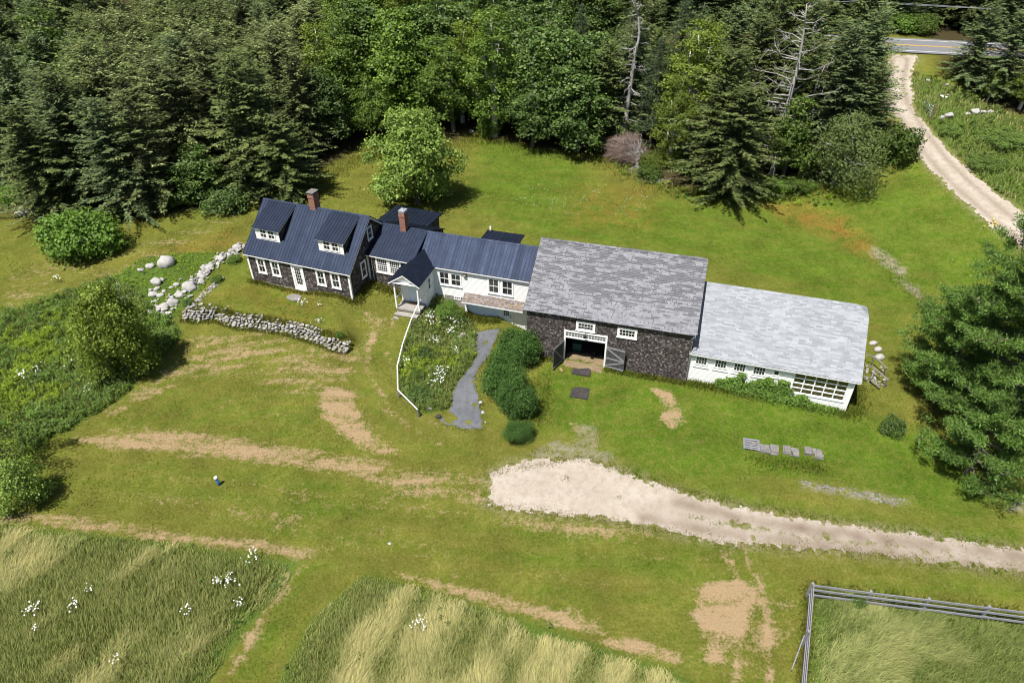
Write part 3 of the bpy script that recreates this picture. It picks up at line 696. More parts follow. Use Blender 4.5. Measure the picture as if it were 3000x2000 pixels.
for xx in (3.88, 9.27): m.prism([(xx, -.63, .08), (xx, .09, .38), (xx, .09, -.05), (xx, -.63, -.05)], (.04, 0, 0))
m.prism([(3.95, -.6, -.03), (3.95, .09, -.03), (3.95, .09, -.7)], (.09, 0, 0)); m.build('shelf_fascia', M['white'], E)
# brown box by the eave with a little lamp
m = MB(); F.box(m, 3.87, 4.15, 2.08, 2.48, 0, .14); F.box(m, 3.84, 4.18, 2.47, 2.5, 0, .17); b = m.build('bird_box', M['box_wood'], E)
m = MB(); F.box(m, 3.94, 4.02, 2.2, 2.27, .14, .2); m.build('lamp', M['white'], b)
# porch
PX0, PX1, PYF, PZE, PZR = -1.52, 1.34, -3.25, 2.62, 3.56; pxm = (PX0+PX1)/2
m = MB(); roofslope(m, (PX1, PYF, PZE), (PX1, .45, PZE), (pxm, 1.35, PZR), (pxm, PYF, PZR), .06, .3)
roofslope(m, (PX0, .9, PZE), (PX0, PYF, PZE), (pxm, PYF, PZR), (pxm, 1.35, PZR), .06, .3); m.build('porch_roof', M['metal'], E)
m = MB(); m.prism([(PX0+.22, PYF+.28, PZE+.02), (PX1-.22, PYF+.28, PZE+.02), (pxm, PYF+.28, PZR-.14)], (0, .06, 0))
m.prism([(PX0+.02, PYF+.01, PZE-.065), (pxm, PYF+.01, PZR-.065), (pxm, PYF+.01, PZR-.2), (PX0+.02, PYF+.01, PZE-.2)], (0, .03, 0))
m.prism([(pxm, PYF+.01, PZR-.065), (PX1-.02, PYF+.01, PZE-.065), (PX1-.02, PYF+.01, PZE-.2), (pxm, PYF+.01, PZR-.2)], (0, .03, 0))
m.box(PX0+.02, PX1-.02, PYF+.05, PYF+.27, PZE-.05, PZE-.02); m.box(PX0+.3, PX1-.25, PYF+.26, PYF+.34, PZE-.22, PZE-.052)
m.box(PX1-.05, PX1-.02, PYF+.05, .1, PZE-.17, PZE-.08); m.box(PX0+.02, PX0+.05, PYF+.05, .1, PZE-.17, PZE-.08)
for k in range(16):
    u = PX0+.34+k*.152; m.box(u, u+.07, PYF+.28, PYF+.32, PZE-.28, PZE-.22)
m.build('gable_trim', M['white'], E)
m = MB(); m.prism([(PX0+.3, PYF+.07, PZE-.018), (PX1-.3, PYF+.07, PZE-.018), (PX1-.3, PYF+.27, PZE-.018), (PX0+.3, PYF+.27, PZE-.018)], (0, 0, .012)); m.build('pent_shelf', M['white'], E)
VY = -1.72
m = MB(); m.box(PX0+.36, 1.10, VY, .3, -.75, PZE-.05); m.prism([(PX0+.36, VY, PZE-.05), (1.10, VY, PZE-.05), (pxm, VY, PZR-.1)], (0, 2.0, 0)); m.build('porch_wall', M['clap'], E)
m = MB(); m.box(1.0, 1.125, VY-.022, VY, -.3, 2.45); m.box(1.1, 1.125, VY, VY+.1, -.3, 2.45); m.build('corner_board', M['white'], E)
Fp = Wall('F', VY)
m = MB(); Fp.box(m, -.55, -.46, .02, 2.12, 0, .04); Fp.box(m, .42, .51, .02, 2.12, 0, .04); Fp.box(m, -.46, .42, 2.04, 2.12, 0, .04); m.build('door_casing', M['white'], E)
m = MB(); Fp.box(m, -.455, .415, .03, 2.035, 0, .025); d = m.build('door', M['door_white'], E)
m = MB(); Fp.box(m, -.34, .3, 1.5, 1.86, .02, .032)
m.build('pane', M['glass'], d)
m = MB()
for k in range(1, 4): Fp.box(m, -.34+k*.16-.012, -.34+k*.16+.012, 1.5, 1.86, .02, .042)
m.build('muntin', M['white'], d)
m = MB(); m.tube(Fp.p(.33, 1.0, .02), Fp.p(.33, 1.0, .09), .03, .03, 8); m.build('handle', M['dark_iron'], d)
window(E, Wall('R', 1.10), -1.15, -.6, .95, 2.15, .07, 1, 2)
m = MB()
y = PYF+.22
while y < VY-.01:
    m.box(PX0+.40, 1.06, y, min(y+.13, VY-.005), -.05, .0); y += .138
m.box(PX0+.42, 1.04, PYF+.24, VY-.01, -.2, -.052); m.build('deck', M['deck'], E)
m = MB()
for k in range(2):
    y0 = PYF-.12-k*.32; z = -.22-k*.2
    m.box(PX0+.45, 1.02, y0-.30, y0+.02, z-.045, z); m.box(PX0+.5, .98, y0-.26, y0+.3, z-.22, z-.047)
m.build('step', M['deck'], E)
for xx in (PX0+.42, .98):
    m = MB(); m.box(xx-.06, xx+.06, PYF+.25, PYF+.37, .0, PZE-.2); m.build('post', M['white'], E)
for xx in (PX0+.42, .98):
    m = MB(); m.bar((xx, PYF+.38, .88), (xx, VY, .88), .05, .08)
    m.build('rail', M['white'], E)
m = MB(); m.box(-.35, .35, VY-.5, VY-.03, .003, .018); m.build('door_mat', M['box_wood'], E)
# rear lean-to of the ell with a vent pipe
m = MB(); m.box(3.65, 6.7, EW-1.0, 7.6, -.8, 2.45); m.build('addition_wall', M['clap'], E)
m = MB(); roofslope(m, (3.4, EW-1.3, 2.75), (6.98, EW-1.3, 2.75), (6.98, 7.9, 2.55), (3.4, 7.9, 2.55), .09, .45); m.build('addition_roof', M['metal'], E)
m = MB(); m.tube((3.8, 7.5, 2.5), (3.8, 7.5, 3.15), .07, .07, 10); m.build('vent_pipe', M['pvc'], E)

# ---- barn
NX, NY, NR = .8686, 42.8682, -16.0634
N = frame_of(NX, NY, NR, 'barn')
tag(N, 'big barn with worn grey shingle roof and open double doors', 'barn')
NL, NW, NZE, NZR = 12.93, 10.921, 3.076, 6.385; ns = (NZR-NZE)/(NW/2)
DX0, DX1, DZ0, DZ1 = 3.34, 6.42, -1.34, 1.62
m = MB(); wt = .14
m.box(.22, DX0, .25, .25+wt, -1.4, NZE+.05); m.box(DX1, NL-.22, .25, .25+wt, -1.4, NZE+.05); m.box(DX0, DX1, .25, .25+wt, DZ1, NZE+.05)
m.box(.22, NL-.22, NW-.25-wt, NW-.25, -2.2, NZE+.05)
for xx in (.22, NL-.22-wt):
    m.prism([(xx, .25+wt, -2.2), (xx, NW-.25-wt, -2.2), (xx, NW-.25-wt, NZE+.05), (xx, NW/2, NZR-.16), (xx, .25+wt, NZE+.05)], (wt, 0, 0))
m.build('wall', M['shingle'], N)
m = MB(); m.box(.26, DX0-.02, .27, .6, -2.4, -1.4); m.box(DX1+.02, NL-.26, .27, .6, -2.6, -1.4); m.build('foundation', M['found'], N)
m = MB(); m.box(.4, NL-.4, .42, NW-.42, -1.5, -1.36); m.build('floor', M['dark_in'], N)
m = MB()
m.slab([(0, 0, NZE), (NL, 0, NZE), (NL, NW/2, NZR), (0, NW/2, NZR)], .10); m.slab([(NL, NW, NZE), (0, NW, NZE), (0, NW/2, NZR), (NL, NW/2, NZR)], .10)
x = 0.02
while x < NL-.2:
    w = .2+random.random()*.04; dz = random.random()*.03
    m.slab([(x, NW/2-.17, NZR-.17*ns+.04+dz), (x+w, NW/2-.17, NZR-.17*ns+.04+dz), (x+w, NW/2+.01, NZR+.045+dz), (x, NW/2+.01, NZR+.045+dz)], .02); x += w*.93
m.build('roof', M['barn_roof'], N)
F = Wall('F', .25)
window(N, F, 4.09, 5.56, 1.83, 2.66, .16, 5, 2, sash=False); window(N, F, 7.22, 8.70, 1.80, 2.66, .16, 5, 2, sash=False)
m = MB(); F.box(m, DX0-.14, DX0+.0, -1.34, 1.70, -.14, .05); F.box(m, DX1-.0, DX1+.14, -1.34, 1.66, -.14, .05)
F.box(m, DX0, DX1, .98, 1.08, -.12, .045); F.box(m, DX0, DX1, 1.52, 1.66, -.12, .045); m.build('door_casing', M['white'], N)
m = MB()
for j in range(2): F.box(m, DX0, DX1, 1.08+.0+j*.40, 1.12+j*.40, -.06, .0)
F.box(m, DX0, DX1, 1.30, 1.325, -.05, -.005)
for k in range(15):
    u = DX0+(DX1-DX0)*k/14; w = .05 if k in (7,) else .018
    F.box(m, max(DX0, u-w), min(DX1, u+w), 1.121, 1.479, -.05, -.002)
tw = m.build('transom_window', M['white'], N)
m = MB(); F.box(m, DX0, DX1, 1.12, 1.48, -.04, -.025); m.build('pane', M['glass'], tw)
m = MB(); F.box(m, DX0, DX1, .90, .975, -.13, .0); m.build('header', M['grey_wood'], N)
# lantern over the door
m = MB(); m.tubes([F.p(4.86, 1.80, .0), F.p(4.86, 1.86, .25), F.p(4.86, 1.72, .32)], [.02, .02, .02], 6); m.tube(F.p(4.86, 1.72, .32), F.p(4.86, 1.45, .32), .05, .16, 10); m.tube(F.p(4.86, 1.45, .32), F.p(4.86, 1.38, .32), .16, .05, 10); m.build('lantern', M['dark_iron'], N)
def barn_door(hx, hy, ang, w, h0, h1, mirror):
    o = empty('barn_door', (hx, hy, 0)); o.parent = N; o.rotation_euler = (0, 0, R_(ang))
    m = MB(); n = 8
    for k in range(n): m.box(w*k/n+.004, w*(k+1)/n-.004, -.02, .02, h0+random.random()*.03, h1+random.random()*.01)
    return m, o
for hx, hy, ang, lab in ((3.22, .19, -109, 'left'), (6.55, .19, -9, 'right')):
    w, h0, h1 = 1.5, -1.28, .80
    m = MB(); n = 8; ca, sa = math.cos(R_(ang)), math.sin(R_(ang))
    for k in range(n): m.box(w*k/n+.004, w*(k+1)/n-.004, -.02, .02, h0+random.random()*.03, h1)
    d = m.build('barn_door', M['dark_wood'], N, (hx, hy, 0), R_(ang))
    m = MB(); 
    for z in (h0+.14, (h0+h1)/2-.1, h1-.12): m.box(.02, w-.02, -.055, -.021, z-.07, z+.07)
    zm = (h0+h1)/2-.1
    m.bar((.06, -.04, h1-.22), (w-.08, -.04, zm+.1), .035, .13, (0, 0, 1)); m.bar((.06, -.04, h0+.24), (w-.08, -.04, zm-.1), .035, .13, (0, 0, 1))
    m.box(.02, w-.02, .021, .05, h1-.2, h1-.06); m.box(.02, w-.02, .021, .05, h0+.1, h0+.24); m.bar((.06, .037, h0+.2), (w-.08, .037, h1-.2), .03, .12, (0, 0, 1))
    m.build('door_brace', M['silver_wood'], d)
# corner strip and service wires mast on the barn corner
m = MB(); m.box(NL-.235, NL-.20, .236, .33, -1.9, 2.95); m.build('corner_board', M['grey_wood'], N)

# ---- long low white shed
GX, GY, GR = 13.3298, 40.3739, -17.827
G = frame_of(13.0632, 39.5664, GR, 'workshop_shed'); G.location.z = .6443; G.scale = (.98, .98, .98)
tag(G, 'long white shed with pale grey shingle roof and big glazed corner window', 'shed')
GL, GW, GZE, GZR, GJ, GJZ = 12.023, 9.547, .695, 4.195, .83, 3.675; gs = (GZR-GZE)/(GW/2); gyj = (GJZ-GZE)/gs
m = MB(); wt = .12; BX0, BX1, BZ0, BZ1 = 7.66, 11.32, -1.42, .38
m.box(.05, BX0, .3, .3+wt, -2.25, GZE+.08); m.box(BX1, GL-.3, .3, .3+wt, -2.32, GZE+.08); m.box(BX0, BX1, .3, .3+wt, -2.3, BZ0); m.box(BX0, BX1, .3, .3+wt, BZ1, GZE+.08)
m.box(.05, GL-.3, GW-.3-wt, GW-.3, -2.5, GZE+.1)
xx = GL-.3-wt; m.prism([(xx, .3+wt, -2.4), (xx, GW-.3-wt, -2.4), (xx, GW-.3-wt, GZE+.1), (xx, GW-gyj, GJZ-.1), (xx, gyj, GJZ-.1), (xx, .3+wt, GZE+.1)], (wt, 0, 0))
xx = .05; m.prism([(xx, .3+wt, -2.4), (xx, GW-.3-wt, -2.4), (xx, GW-.3-wt, GZE+.1), (xx, GW/2, GZR-.12), (xx, .3+wt, GZE+.1)], (wt, 0, 0))
m.build('wall', M['clap'], G)
m = MB(); m.box(.1, GL-.35, .34, .8, -3.0, -2.25); m.build('foundation', M['found'], G)
m = MB(); t = .08
pF = [(0, 0, GZE), (GL, 0, GZE), (GL, gyj, GJZ), (GL-GJ, GW/2, GZR), (0, GW/2, GZR)]; nF = Vector((0, -gs, 1)).normalized()
m.prism([tuple(Vector(p)-nF*t) for p in pF], nF*t)
pB = [(GL, GW, GZE), (0, GW, GZE), (0, GW/2, GZR), (GL-GJ, GW/2, GZR), (GL, GW-gyj, GJZ)]; nB = Vector((0, gs, 1)).normalized()
m.prism([tuple(Vector(p)-nB*t) for p in pB], nB*t)
pj = [(GL, gyj, GJZ), (GL, GW-gyj, GJZ), (GL-GJ, GW/2, GZR)]; nj = (Vector(pj[1])-Vector(pj[0])).cross(Vector(pj[2])-Vector(pj[0])).normalized()
m.prism([tuple(Vector(p)-nj*.05) for p in pj], nj*.052)
m.slab([(.1, GW/2-.2, GZR-.2*gs+.02), (GL-GJ, GW/2-.2, GZR-.2*gs+.02), (GL-GJ, GW/2+.005, GZR+.02), (.1, GW/2+.005, GZR+.02)], .018)
m.build('roof', M['garage_roof'], G)
F = Wall('F', .3)
for u0 in (.50, 1.92, 3.30, 4.70):
    window(G, F, u0, u0+.97, -.44, .40, .075, 4, 2, sash=False, sill=False, mun=.035)
    m = MB(); F.box(m, u0-.06, u0+1.1, -.67, -.625, 0, .06); m.build('sill_strip', M['white'], G)
window(G, F, 6.14, 6.62, -.19, .34, .06, 1, 1, sash=False, sill=False)
m = MB(); F.box(m, 6.05, 6.7, -.42, -.385, 0, .06); m.build('sill_strip', M['white'], G)
m = MB()
for k in range(6):
    u = BX0+(BX1-BX0)*k/5; F.box(m, max(BX0, u-.035), min(BX1, u+.035), BZ0, BZ1, -.10, .012)
for k in range(5):
    z = BZ0+(BZ1-BZ0)*k/4; F.box(m, BX0, BX1, max(BZ0, z-.03), min(BZ1, z+.03), -.09, .008)
F.box(m, BX0-.1, BX1+.1, BZ0-.12, BZ0-.002, -.02, .05)
bw = m.build('window', M['white'], G); bw['label'] = 'wide glazed corner window of twenty panes'
m = MB(); F.box(m, BX0, BX1, BZ0, BZ1, -.055, -.045); m.build('pane', M['clear'], bw)
m = MB()
for z in (-1.45, -.95, -.5): 
    for k in range(3): m.box(BX0-.1, BX1+.1, .50+k*.34, .50+k*.34+.22, z, z+.05)
for u in (BX0+.1, BX0+1.3, BX0+2.5, BX1-.05): m.box(u, u+.07, .5, 1.4, -2.3, -.46)
m.build('bench_shelf', M['pine_board'], G)
m = MB(); m.box(.3, GL-.5, .5, GW-.5, -2.45, -2.38); m.box(5.5, GL-.5, 3.2, 3.25, -2.38, 1.5); m.build('floor', M['dark_in'], G)
for k in range(15):
    m = MB(); u = .35+k*.795; m.box(u-.045, u+.045, .03, .42, GZE-.16, GZE-.075+.0); m.build('rafter_tail', M['white'], G)
corner_boards(G, [(GL-.42, GL-.285, .268, .31, -2.3, .62), (GL-.31, GL-.285, .312, .42, -2.3, .62), (.03, .14, .268, .31, -2.25, .62)])
m = MB(); m.box(.02, GL-.02, -.005, .02, GZE-.13, GZE-.07); m.build('fascia', M['white'], G)
# ------------------------------------------------------------------ zones (ground kinds, read from where they lie on the ground)
DRY = [(polyD(p), w*.86, s*1.7) for p, w, s in [
 ([(160,1005),(260,985),(420,985),(560,1010),(700,1030),(800,1050),(900,1062),(860,1110),(700,1075),(560,1055),(400,1045),(240,1030)], .84, .9),
 ([(735,895),(775,878),(812,900),(838,960),(875,1005),(932,1035),(880,1047),(800,1015),(745,970),(728,930)], .86, .7),
 ([(440,765),(600,755),(760,800),(820,800),(850,730),(890,715),(900,745),(850,800),(820,860),(720,910),(600,880),(460,860),(380,900),(320,930),(250,960),(190,968),(330,880)], .52, 1.0),
 ([(0,1172),(150,1182),(300,1200),(450,1232),(600,1238),(760,1262),(700,1288),(560,1266),(400,1246),(200,1220),(0,1200)], .72, .6),
 ([(880,1305),(1000,1325),(1200,1375),(1400,1440),(1570,1500),(1560,1532),(1400,1486),(1200,1415),(1060,1375),(900,1328)], .72, .5),
 ([(1598,1360),(1640,1322),(1720,1338),(1752,1370),(1735,1420),(1690,1470),(1660,1530),(1625,1520),(1600,1440),(1588,1400)], .95, .7),
 ([(1150,1178),(1300,1190),(1500,1215),(1650,1242),(1500,1260),(1300,1232),(1140,1212)], .60, .9),
 ([(740,1060),(1130,1070),(1125,1190),(950,1150),(800,1110)], .54, 1.6),
 ([(1490,888),(1535,898),(1568,940),(1575,970),(1545,990),(1515,965),(1525,930)], .86, .5),
 ([(1740,1390),(1840,1370),(1835,1440),(1760,1568),(1640,1568),(1690,1470)], .40, 1.0),
 ([(0,625),(150,580),(300,560),(420,525),(540,470),(575,495),(430,570),(300,625),(120,690),(0,728)], .34, 1.2),
 ([(600,1370),(700,1290),(720,1330),(640,1420),(560,1530),(520,1568),(470,1568)], .32, 1.0),
 ([(825,700),(868,690),(895,770),(850,785)], .42, .7), ([(1300,965),(1375,985),(1385,1035),(1295,1040)], .38, .6),
 ([(1100,1290),(1500,1390),(1640,1400),(1500,1370),(1300,1290)], .4, 1.5), ([(1330,440),(1480,440),(1480,510),(1330,510)], .18, 3), ([(1000,480),(1250,520),(1180,545),(960,500)], .18, 2),
 ([(1880,1000),(2352,1120),(2352,1160),(1980,1120),(1740,1060),(1420,1050),(1480,1020)], .16, 2)]]
VIV = [(polyD(p), w, s) for p, w, s in [
 ([(1090,320),(1300,345),(1400,450),(1700,470),(2050,420),(2100,370),(2352,560),(2352,630),(2130,690),(2050,790),(2000,720),(1640,600),(1250,540),(1080,500)], .75, 5),
 ([(1990,450),(2060,410),(2110,380),(2330,560),(2290,600),(2140,660),(2010,560)], .45, 3),
 ([(1240,840),(1580,880),(1960,950),(2150,1000),(2300,1120),(2352,1180),(2200,1190),(1900,1110),(1600,1100),(1450,1080),(1380,1000),(1240,990)], .80, 3),
 ([(1480,1090),(1700,1130),(2000,1185),(2352,1225),(2352,1255),(2000,1215),(1700,1165)], .6, 1.5),
 ([(1180,1210),(1600,1270),(1560,1340),(1200,1270)], .45, 3), ([(1900,1330),(2352,1345),(2352,1380),(1900,1345)], .5, 2), ([(470,600),(560,600),(760,740),(520,700)], .35, 2), ([(520,1568),(690,1310),(720,1300),(640,1450),(600,1568)], .5, 1)]]
RUST = [(polyD(p), w, s) for p, w, s in [
 ([(1740,465),(1850,470),(1950,500),(2005,560),(2010,600),(1900,545),(1800,505)], 1.0, 2.5), ([(1330,425),(1490,430),(1500,520),(1300,520)], .55, 4), ([(620,610),(760,700),(700,760),(500,680)], .35, 3), ([(300,600),(540,520),(560,560),(400,590)], .55, 2)]]
MOW = [(polyD(p), w, s) for p, w, s in [([(200,1070),(700,1085),(900,1160),(900,1220),(500,1150),(180,1110)], .5, 3), ([(230,970),(480,910),(720,930),(760,1030),(560,1000),(400,980)], .45, 2), ([(820,860),(900,960),(1000,1020),(1090,1040),(960,1060),(850,950)], .4, 1.5)]]
BARE = [(polyP(p), w, s) for p, w, s in [([(1545,1345),(1625,1290),(1790,1330),(1800,1360),(1640,1345)], .8, .8), ([(1700,1240),(1745,1250),(1750,1310),(1690,1310)], .6, .6), ([(1625,1045),(1640,1040),(1770,1068),(1760,1082)], .5, .5),
 ([(2340,1408),(2480,1432),(2560,1440),(2680,1475),(2620,1480),(2480,1455),(2350,1430)], .70, .5), ([(2940,1475),(3000,1480),(3000,1505),(2950,1495)], .8, .4), ([(2550,720),(2590,735),(2660,790),(2650,815),(2590,780),(2545,745)], 1.0, .6), ([(2620,815),(2690,840),(2700,880),(2660,850)], .9, .6),
 ([(1800,440),(1880,460),(1890,535),(1830,500)], .5, 1), ([(1860,505),(1960,525),(1950,540),(1870,528)], .6, .5), ([(2130,1560),(2160,1565),(2150,1590)], .3, .3), ([(1350,1240),(1370,1200),(1385,1260)], .4, .3)]]
FOREST = polyD([(-400,560),(-20,500),(120,520),(330,510),(520,470),(600,460),(700,420),(860,330),(900,340),(1060,330),(1080,305),(1230,345),(1390,360),(1440,400),(1520,430),(1640,450),(1750,440),(1860,440),(1990,380),(2080,300),(2060,270),(2020,190),(2030,135),(2035,118),(1200,-150),(-900,-150)])
EASTW = polyP([(2740,150),(2745,195),(2800,225),(2870,270),(2900,320),(3000,350),(3500,430),(3700,150),(3200,100),(2700,95)])
FARW = polyP([(1400,70),(2620,98),(2710,102),(3700,140),(3900,-150),(1400,-150)])
DRIVE = polyD([(1125,1085),(1165,1065),(1235,1055),(1330,1053),(1420,1075),(1480,1100),(1560,1130),(1640,1150),(1720,1165),(1800,1185),(1960,1205),(2100,1225),(2352,1262),(2600,1300),(2600,1360),(2352,1318),(2150,1290),(2000,1272),(1850,1262),(1700,1250),(1600,1235),(1500,1210),(1380,1192),(1250,1178),(1160,1172),(1120,1160)])
LANE = polyP([ZR(*q) for q in [(470,362),(440,405),(400,445),(395,560),(415,680),(470,745),(520,790),(620,910),(640,1010),(760,1150),(900,1280),(1020,1400),(1150,1500),(1260,1580),(1500,1760),(1700,1760),(1500,1530),(1344,1400),(1180,1280),(1060,1190),(950,1080),(830,970),(740,860),(650,760),(612,690),(620,620),(600,540),(605,450),(650,400),(648,362)]])
PATH = polyP([Z5(*q) for q in [(925,372),(1150,352),(1110,470),(1065,600),(960,700),(915,800),(920,900),(955,980),(965,1080),(985,1180),(1002,1280),(840,1282),(640,1247),(570,1200),(690,1060),(700,930),(790,800),(880,690),(925,600),(920,500)]])
WEEDS = polyD([(-60,760),(0,722),(120,690),(190,660),(250,640),(300,660),(340,700),(400,740),(420,765),(395,800),(340,850),(280,915),(200,962),(160,990),(120,1000),(60,1060),(-60,1090)])
LOWWEED = polyD([(250,640),(330,590),(430,580),(520,580),(470,660),(430,690),(400,740),(340,700)])
BED = polyP([Z5(*q) for q in [(400,230),(560,60),(700,120),(840,260),(920,320),(920,480),(920,600),(870,690),(780,800),(700,920),(685,1060),(620,1110),(480,1130),(400,1110),(230,930),(215,700),(250,520),(330,330)]])
MEADOW1 = polyD([(-120,1190),(0,1203),(200,1224),(400,1250),(560,1272),(690,1288),(640,1365),(560,1455),(470,1580),(430,1700),(-200,1700)])
MEADOW2 = polyD([(835,1320),(900,1332),(1060,1378),(1200,1422),(1400,1492),(1545,1536),(1620,1590),(1700,1700),(520,1700),(640,1560),(720,1420)])
PADDOCK = polyD([(1872,1350),(2352,1418),(2560,1448),(2600,1750),(1845,1750)])
EASTM = polyP([ZR(*q) for q in [(612,470),(700,500),(860,560),(1000,640),(1130,700),(1344,790),(1700,900),(1700,1400),(1344,1370),(1180,1270),(1060,1180),(960,1070),(830,950),(750,850),(660,760),(620,690),(628,620),(608,540)]])
BLD = [[tuple(to_world(HX, HY, HR, p)[:2]) for p in ((.1, .1), (10.6, .1), (10.6, 3.1), (15, 3.1), (15, 12), (8.9, 12), (8.9, 8.3), (.1, 8.3))],
 [tuple(to_world(EX, EY, ER, p)[:2]) for p in ((-1.15, -3.9), (1.1, -3.9), (1.1, .15), (9.7, .1), (9.7, 5.2), (6.7, 5.2), (6.7, 7.6), (3.6, 7.6), (3.6, 5.2), (-1.15, 5.2))],
 [tuple(to_world(NX, NY, NR, p)[:2]) for p in ((.2, .22), (12.8, .22), (12.8, 10.7), (.2, 10.7))],
 [tuple(to_world(13.0632, 39.5664, GR, p)[:2]) for p in ((0, .25), (11.5, .25), (11.5, 9.1), (0, 9.1))]]
def field(x, y, L):
    r = np.zeros(x.shape)
    for P, w, s in L:
        P_ = np.array(P); m = (x > P_[:, 0].min()-s*2) & (x < P_[:, 0].max()+s*2) & (y > P_[:, 1].min()-s*2) & (y < P_[:, 1].max()+s*2)
        if m.any(): r[m] = np.maximum(r[m], w*sst(sdist(x[m], y[m], P)/s+.5))
    return r
ARC1 = polyD([(330,880),(460,770),(600,755),(800,800),(880,740),(900,900),(1000,1020),(800,1030),(560,1000),(230,965)]); C1 = gp(640*K, 1060*K)[:2]
ARC2 = polyD([(1245,850),(1560,880),(1640,930),(1600,1080),(1400,1050),(1240,1000)]); C2 = gp(1445*K, 955*K)[:2]
STR = polyD([(0,1080),(700,1060),(1100,1190),(1650,1250),(2352,1330),(2352,1380),(1870,1345),(1640,1568),(1400,1480),(900,1320),(700,1280),(0,1190)])
sA, sB = np.array(gp(0, 1203*K)[:2]), np.array(gp(690*K, 1288*K)[:2]); sD = (sB-sA)/np.linalg.norm(sB-sA); sN = np.array([-sD[1], sD[0]])
BACKL = polyD([(760,470),(1090,330),(1400,450),(1740,480),(2050,440),(2330,570),(2130,690),(2040,780),(1640,600),(1240,540),(1000,520)])
TRK = [polyD(p) for p in ([(1660,1250),(1690,1330),(1700,1440),(1690,1568)], [(1700,1250),(1745,1340),(1765,1440),(1770,1568)], [(690,1300),(590,1440),(520,1568)], [(860,760),(840,840),(900,950),(1010,1020)], [(905,730),(890,820),(940,930),(1060,1010)])]
def mower(x, y):
    r = np.zeros(x.shape); w = np.zeros(x.shape)
    for P, C in ((ARC1, C1), (ARC2, C2)):
        m = sst(sdist(x, y, P)/2+.3); d = np.hypot((x-C[0])*.8, (y-C[1])*1.1)+.5*vnoise(x, y, 4, 2); r += m*np.sin(d*2*np.pi/1.35); w = np.maximum(w, m)
    m = sst(sdist(x, y, STR)/2+.3)*(1-w); d = (x-sA[0])*sN[0]+(y-sA[1])*sN[1]+.7*fbm(x, y, 9, 4, 2); r += m*np.sin(d*2*np.pi/1.9)
    m = sst(sdist(x, y, BACKL)/3+.3); d = x*.35+y+1.6*fbm(x, y, 16, 14, 2); r += m*.7*np.sin(d*2*np.pi/2.6)
    t = np.zeros(x.shape)
    for P in TRK: t = np.maximum(t, np.exp(-(dline(x, y, P)/.22)**2))
    return r, t
def zones(x, y):
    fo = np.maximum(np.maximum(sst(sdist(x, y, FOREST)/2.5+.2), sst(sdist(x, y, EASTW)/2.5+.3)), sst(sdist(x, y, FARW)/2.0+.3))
    lush = np.zeros(x.shape)
    for P in (WEEDS, LOWWEED, BED, MEADOW1, MEADOW2, PADDOCK, EASTM): lush = np.maximum(lush, sst(sdist(x, y, P)/.6+.5))
    a = np.c_[field(x, y, DRY), field(x, y, VIV), field(x, y, BARE), np.ones(x.shape)]
    mw, tk = mower(x, y); nf = 1-np.maximum(fo, lush)
    a[:, 1] = np.clip(a[:, 1]+field(x, y, MOW)*.6+mw*.20*nf, 0, 1); front = np.maximum(sst(sdist(x, y, STR)/3+.4), sst(sdist(x, y, ARC1)/3+.4)); a[:, 0] = np.clip(np.maximum(a[:, 0], .19*front*nf*(.4+1.2*fbm(x, y, 7, 44, 3)))+nf*(np.where(a[:, 0] > .08, -mw*.11, -mw*.03)+tk*.42), 0, 1)
    dd = sdist(x, y, DRIVE); a[:, 2] = np.maximum(a[:, 2], .62*sst((dd+.9)/1.2)*nf); a[:, 2] = np.maximum(a[:, 2], .6*sst((sdist(x, y, LANE)+.8)/1.1))
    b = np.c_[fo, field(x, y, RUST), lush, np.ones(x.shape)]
    return a, b
# ground sheet: fine near the house, coarse to the horizon
def axis(lo, hi, st, far, g=1.18):
    c = list(np.arange(lo, hi+st/2, st)); s = st; a = hi
    while a < far: s *= g; a += s; c.append(a)
    s = st; a = lo; l = []
    while a > -far: s *= g; a -= s; l.append(a)
    return np.array(l[::-1]+c)
gx = axis(-42, 46, .32, 1500); gy = axis(14, 92, .32, 1500)
X, Y = np.meshgrid(gx, gy); xf, yf = X.ravel(), Y.ravel()
zf = ground_z(xf, yf); za_, zb_ = zones(xf, yf)
nx = len(gx); I, J = np.meshgrid(np.arange(nx-1), np.arange(len(gy)-1)); a = (J*nx+I).ravel()
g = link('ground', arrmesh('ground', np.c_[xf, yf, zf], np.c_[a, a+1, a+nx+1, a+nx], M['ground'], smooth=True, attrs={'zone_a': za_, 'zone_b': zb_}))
tag(g, kind='structure')

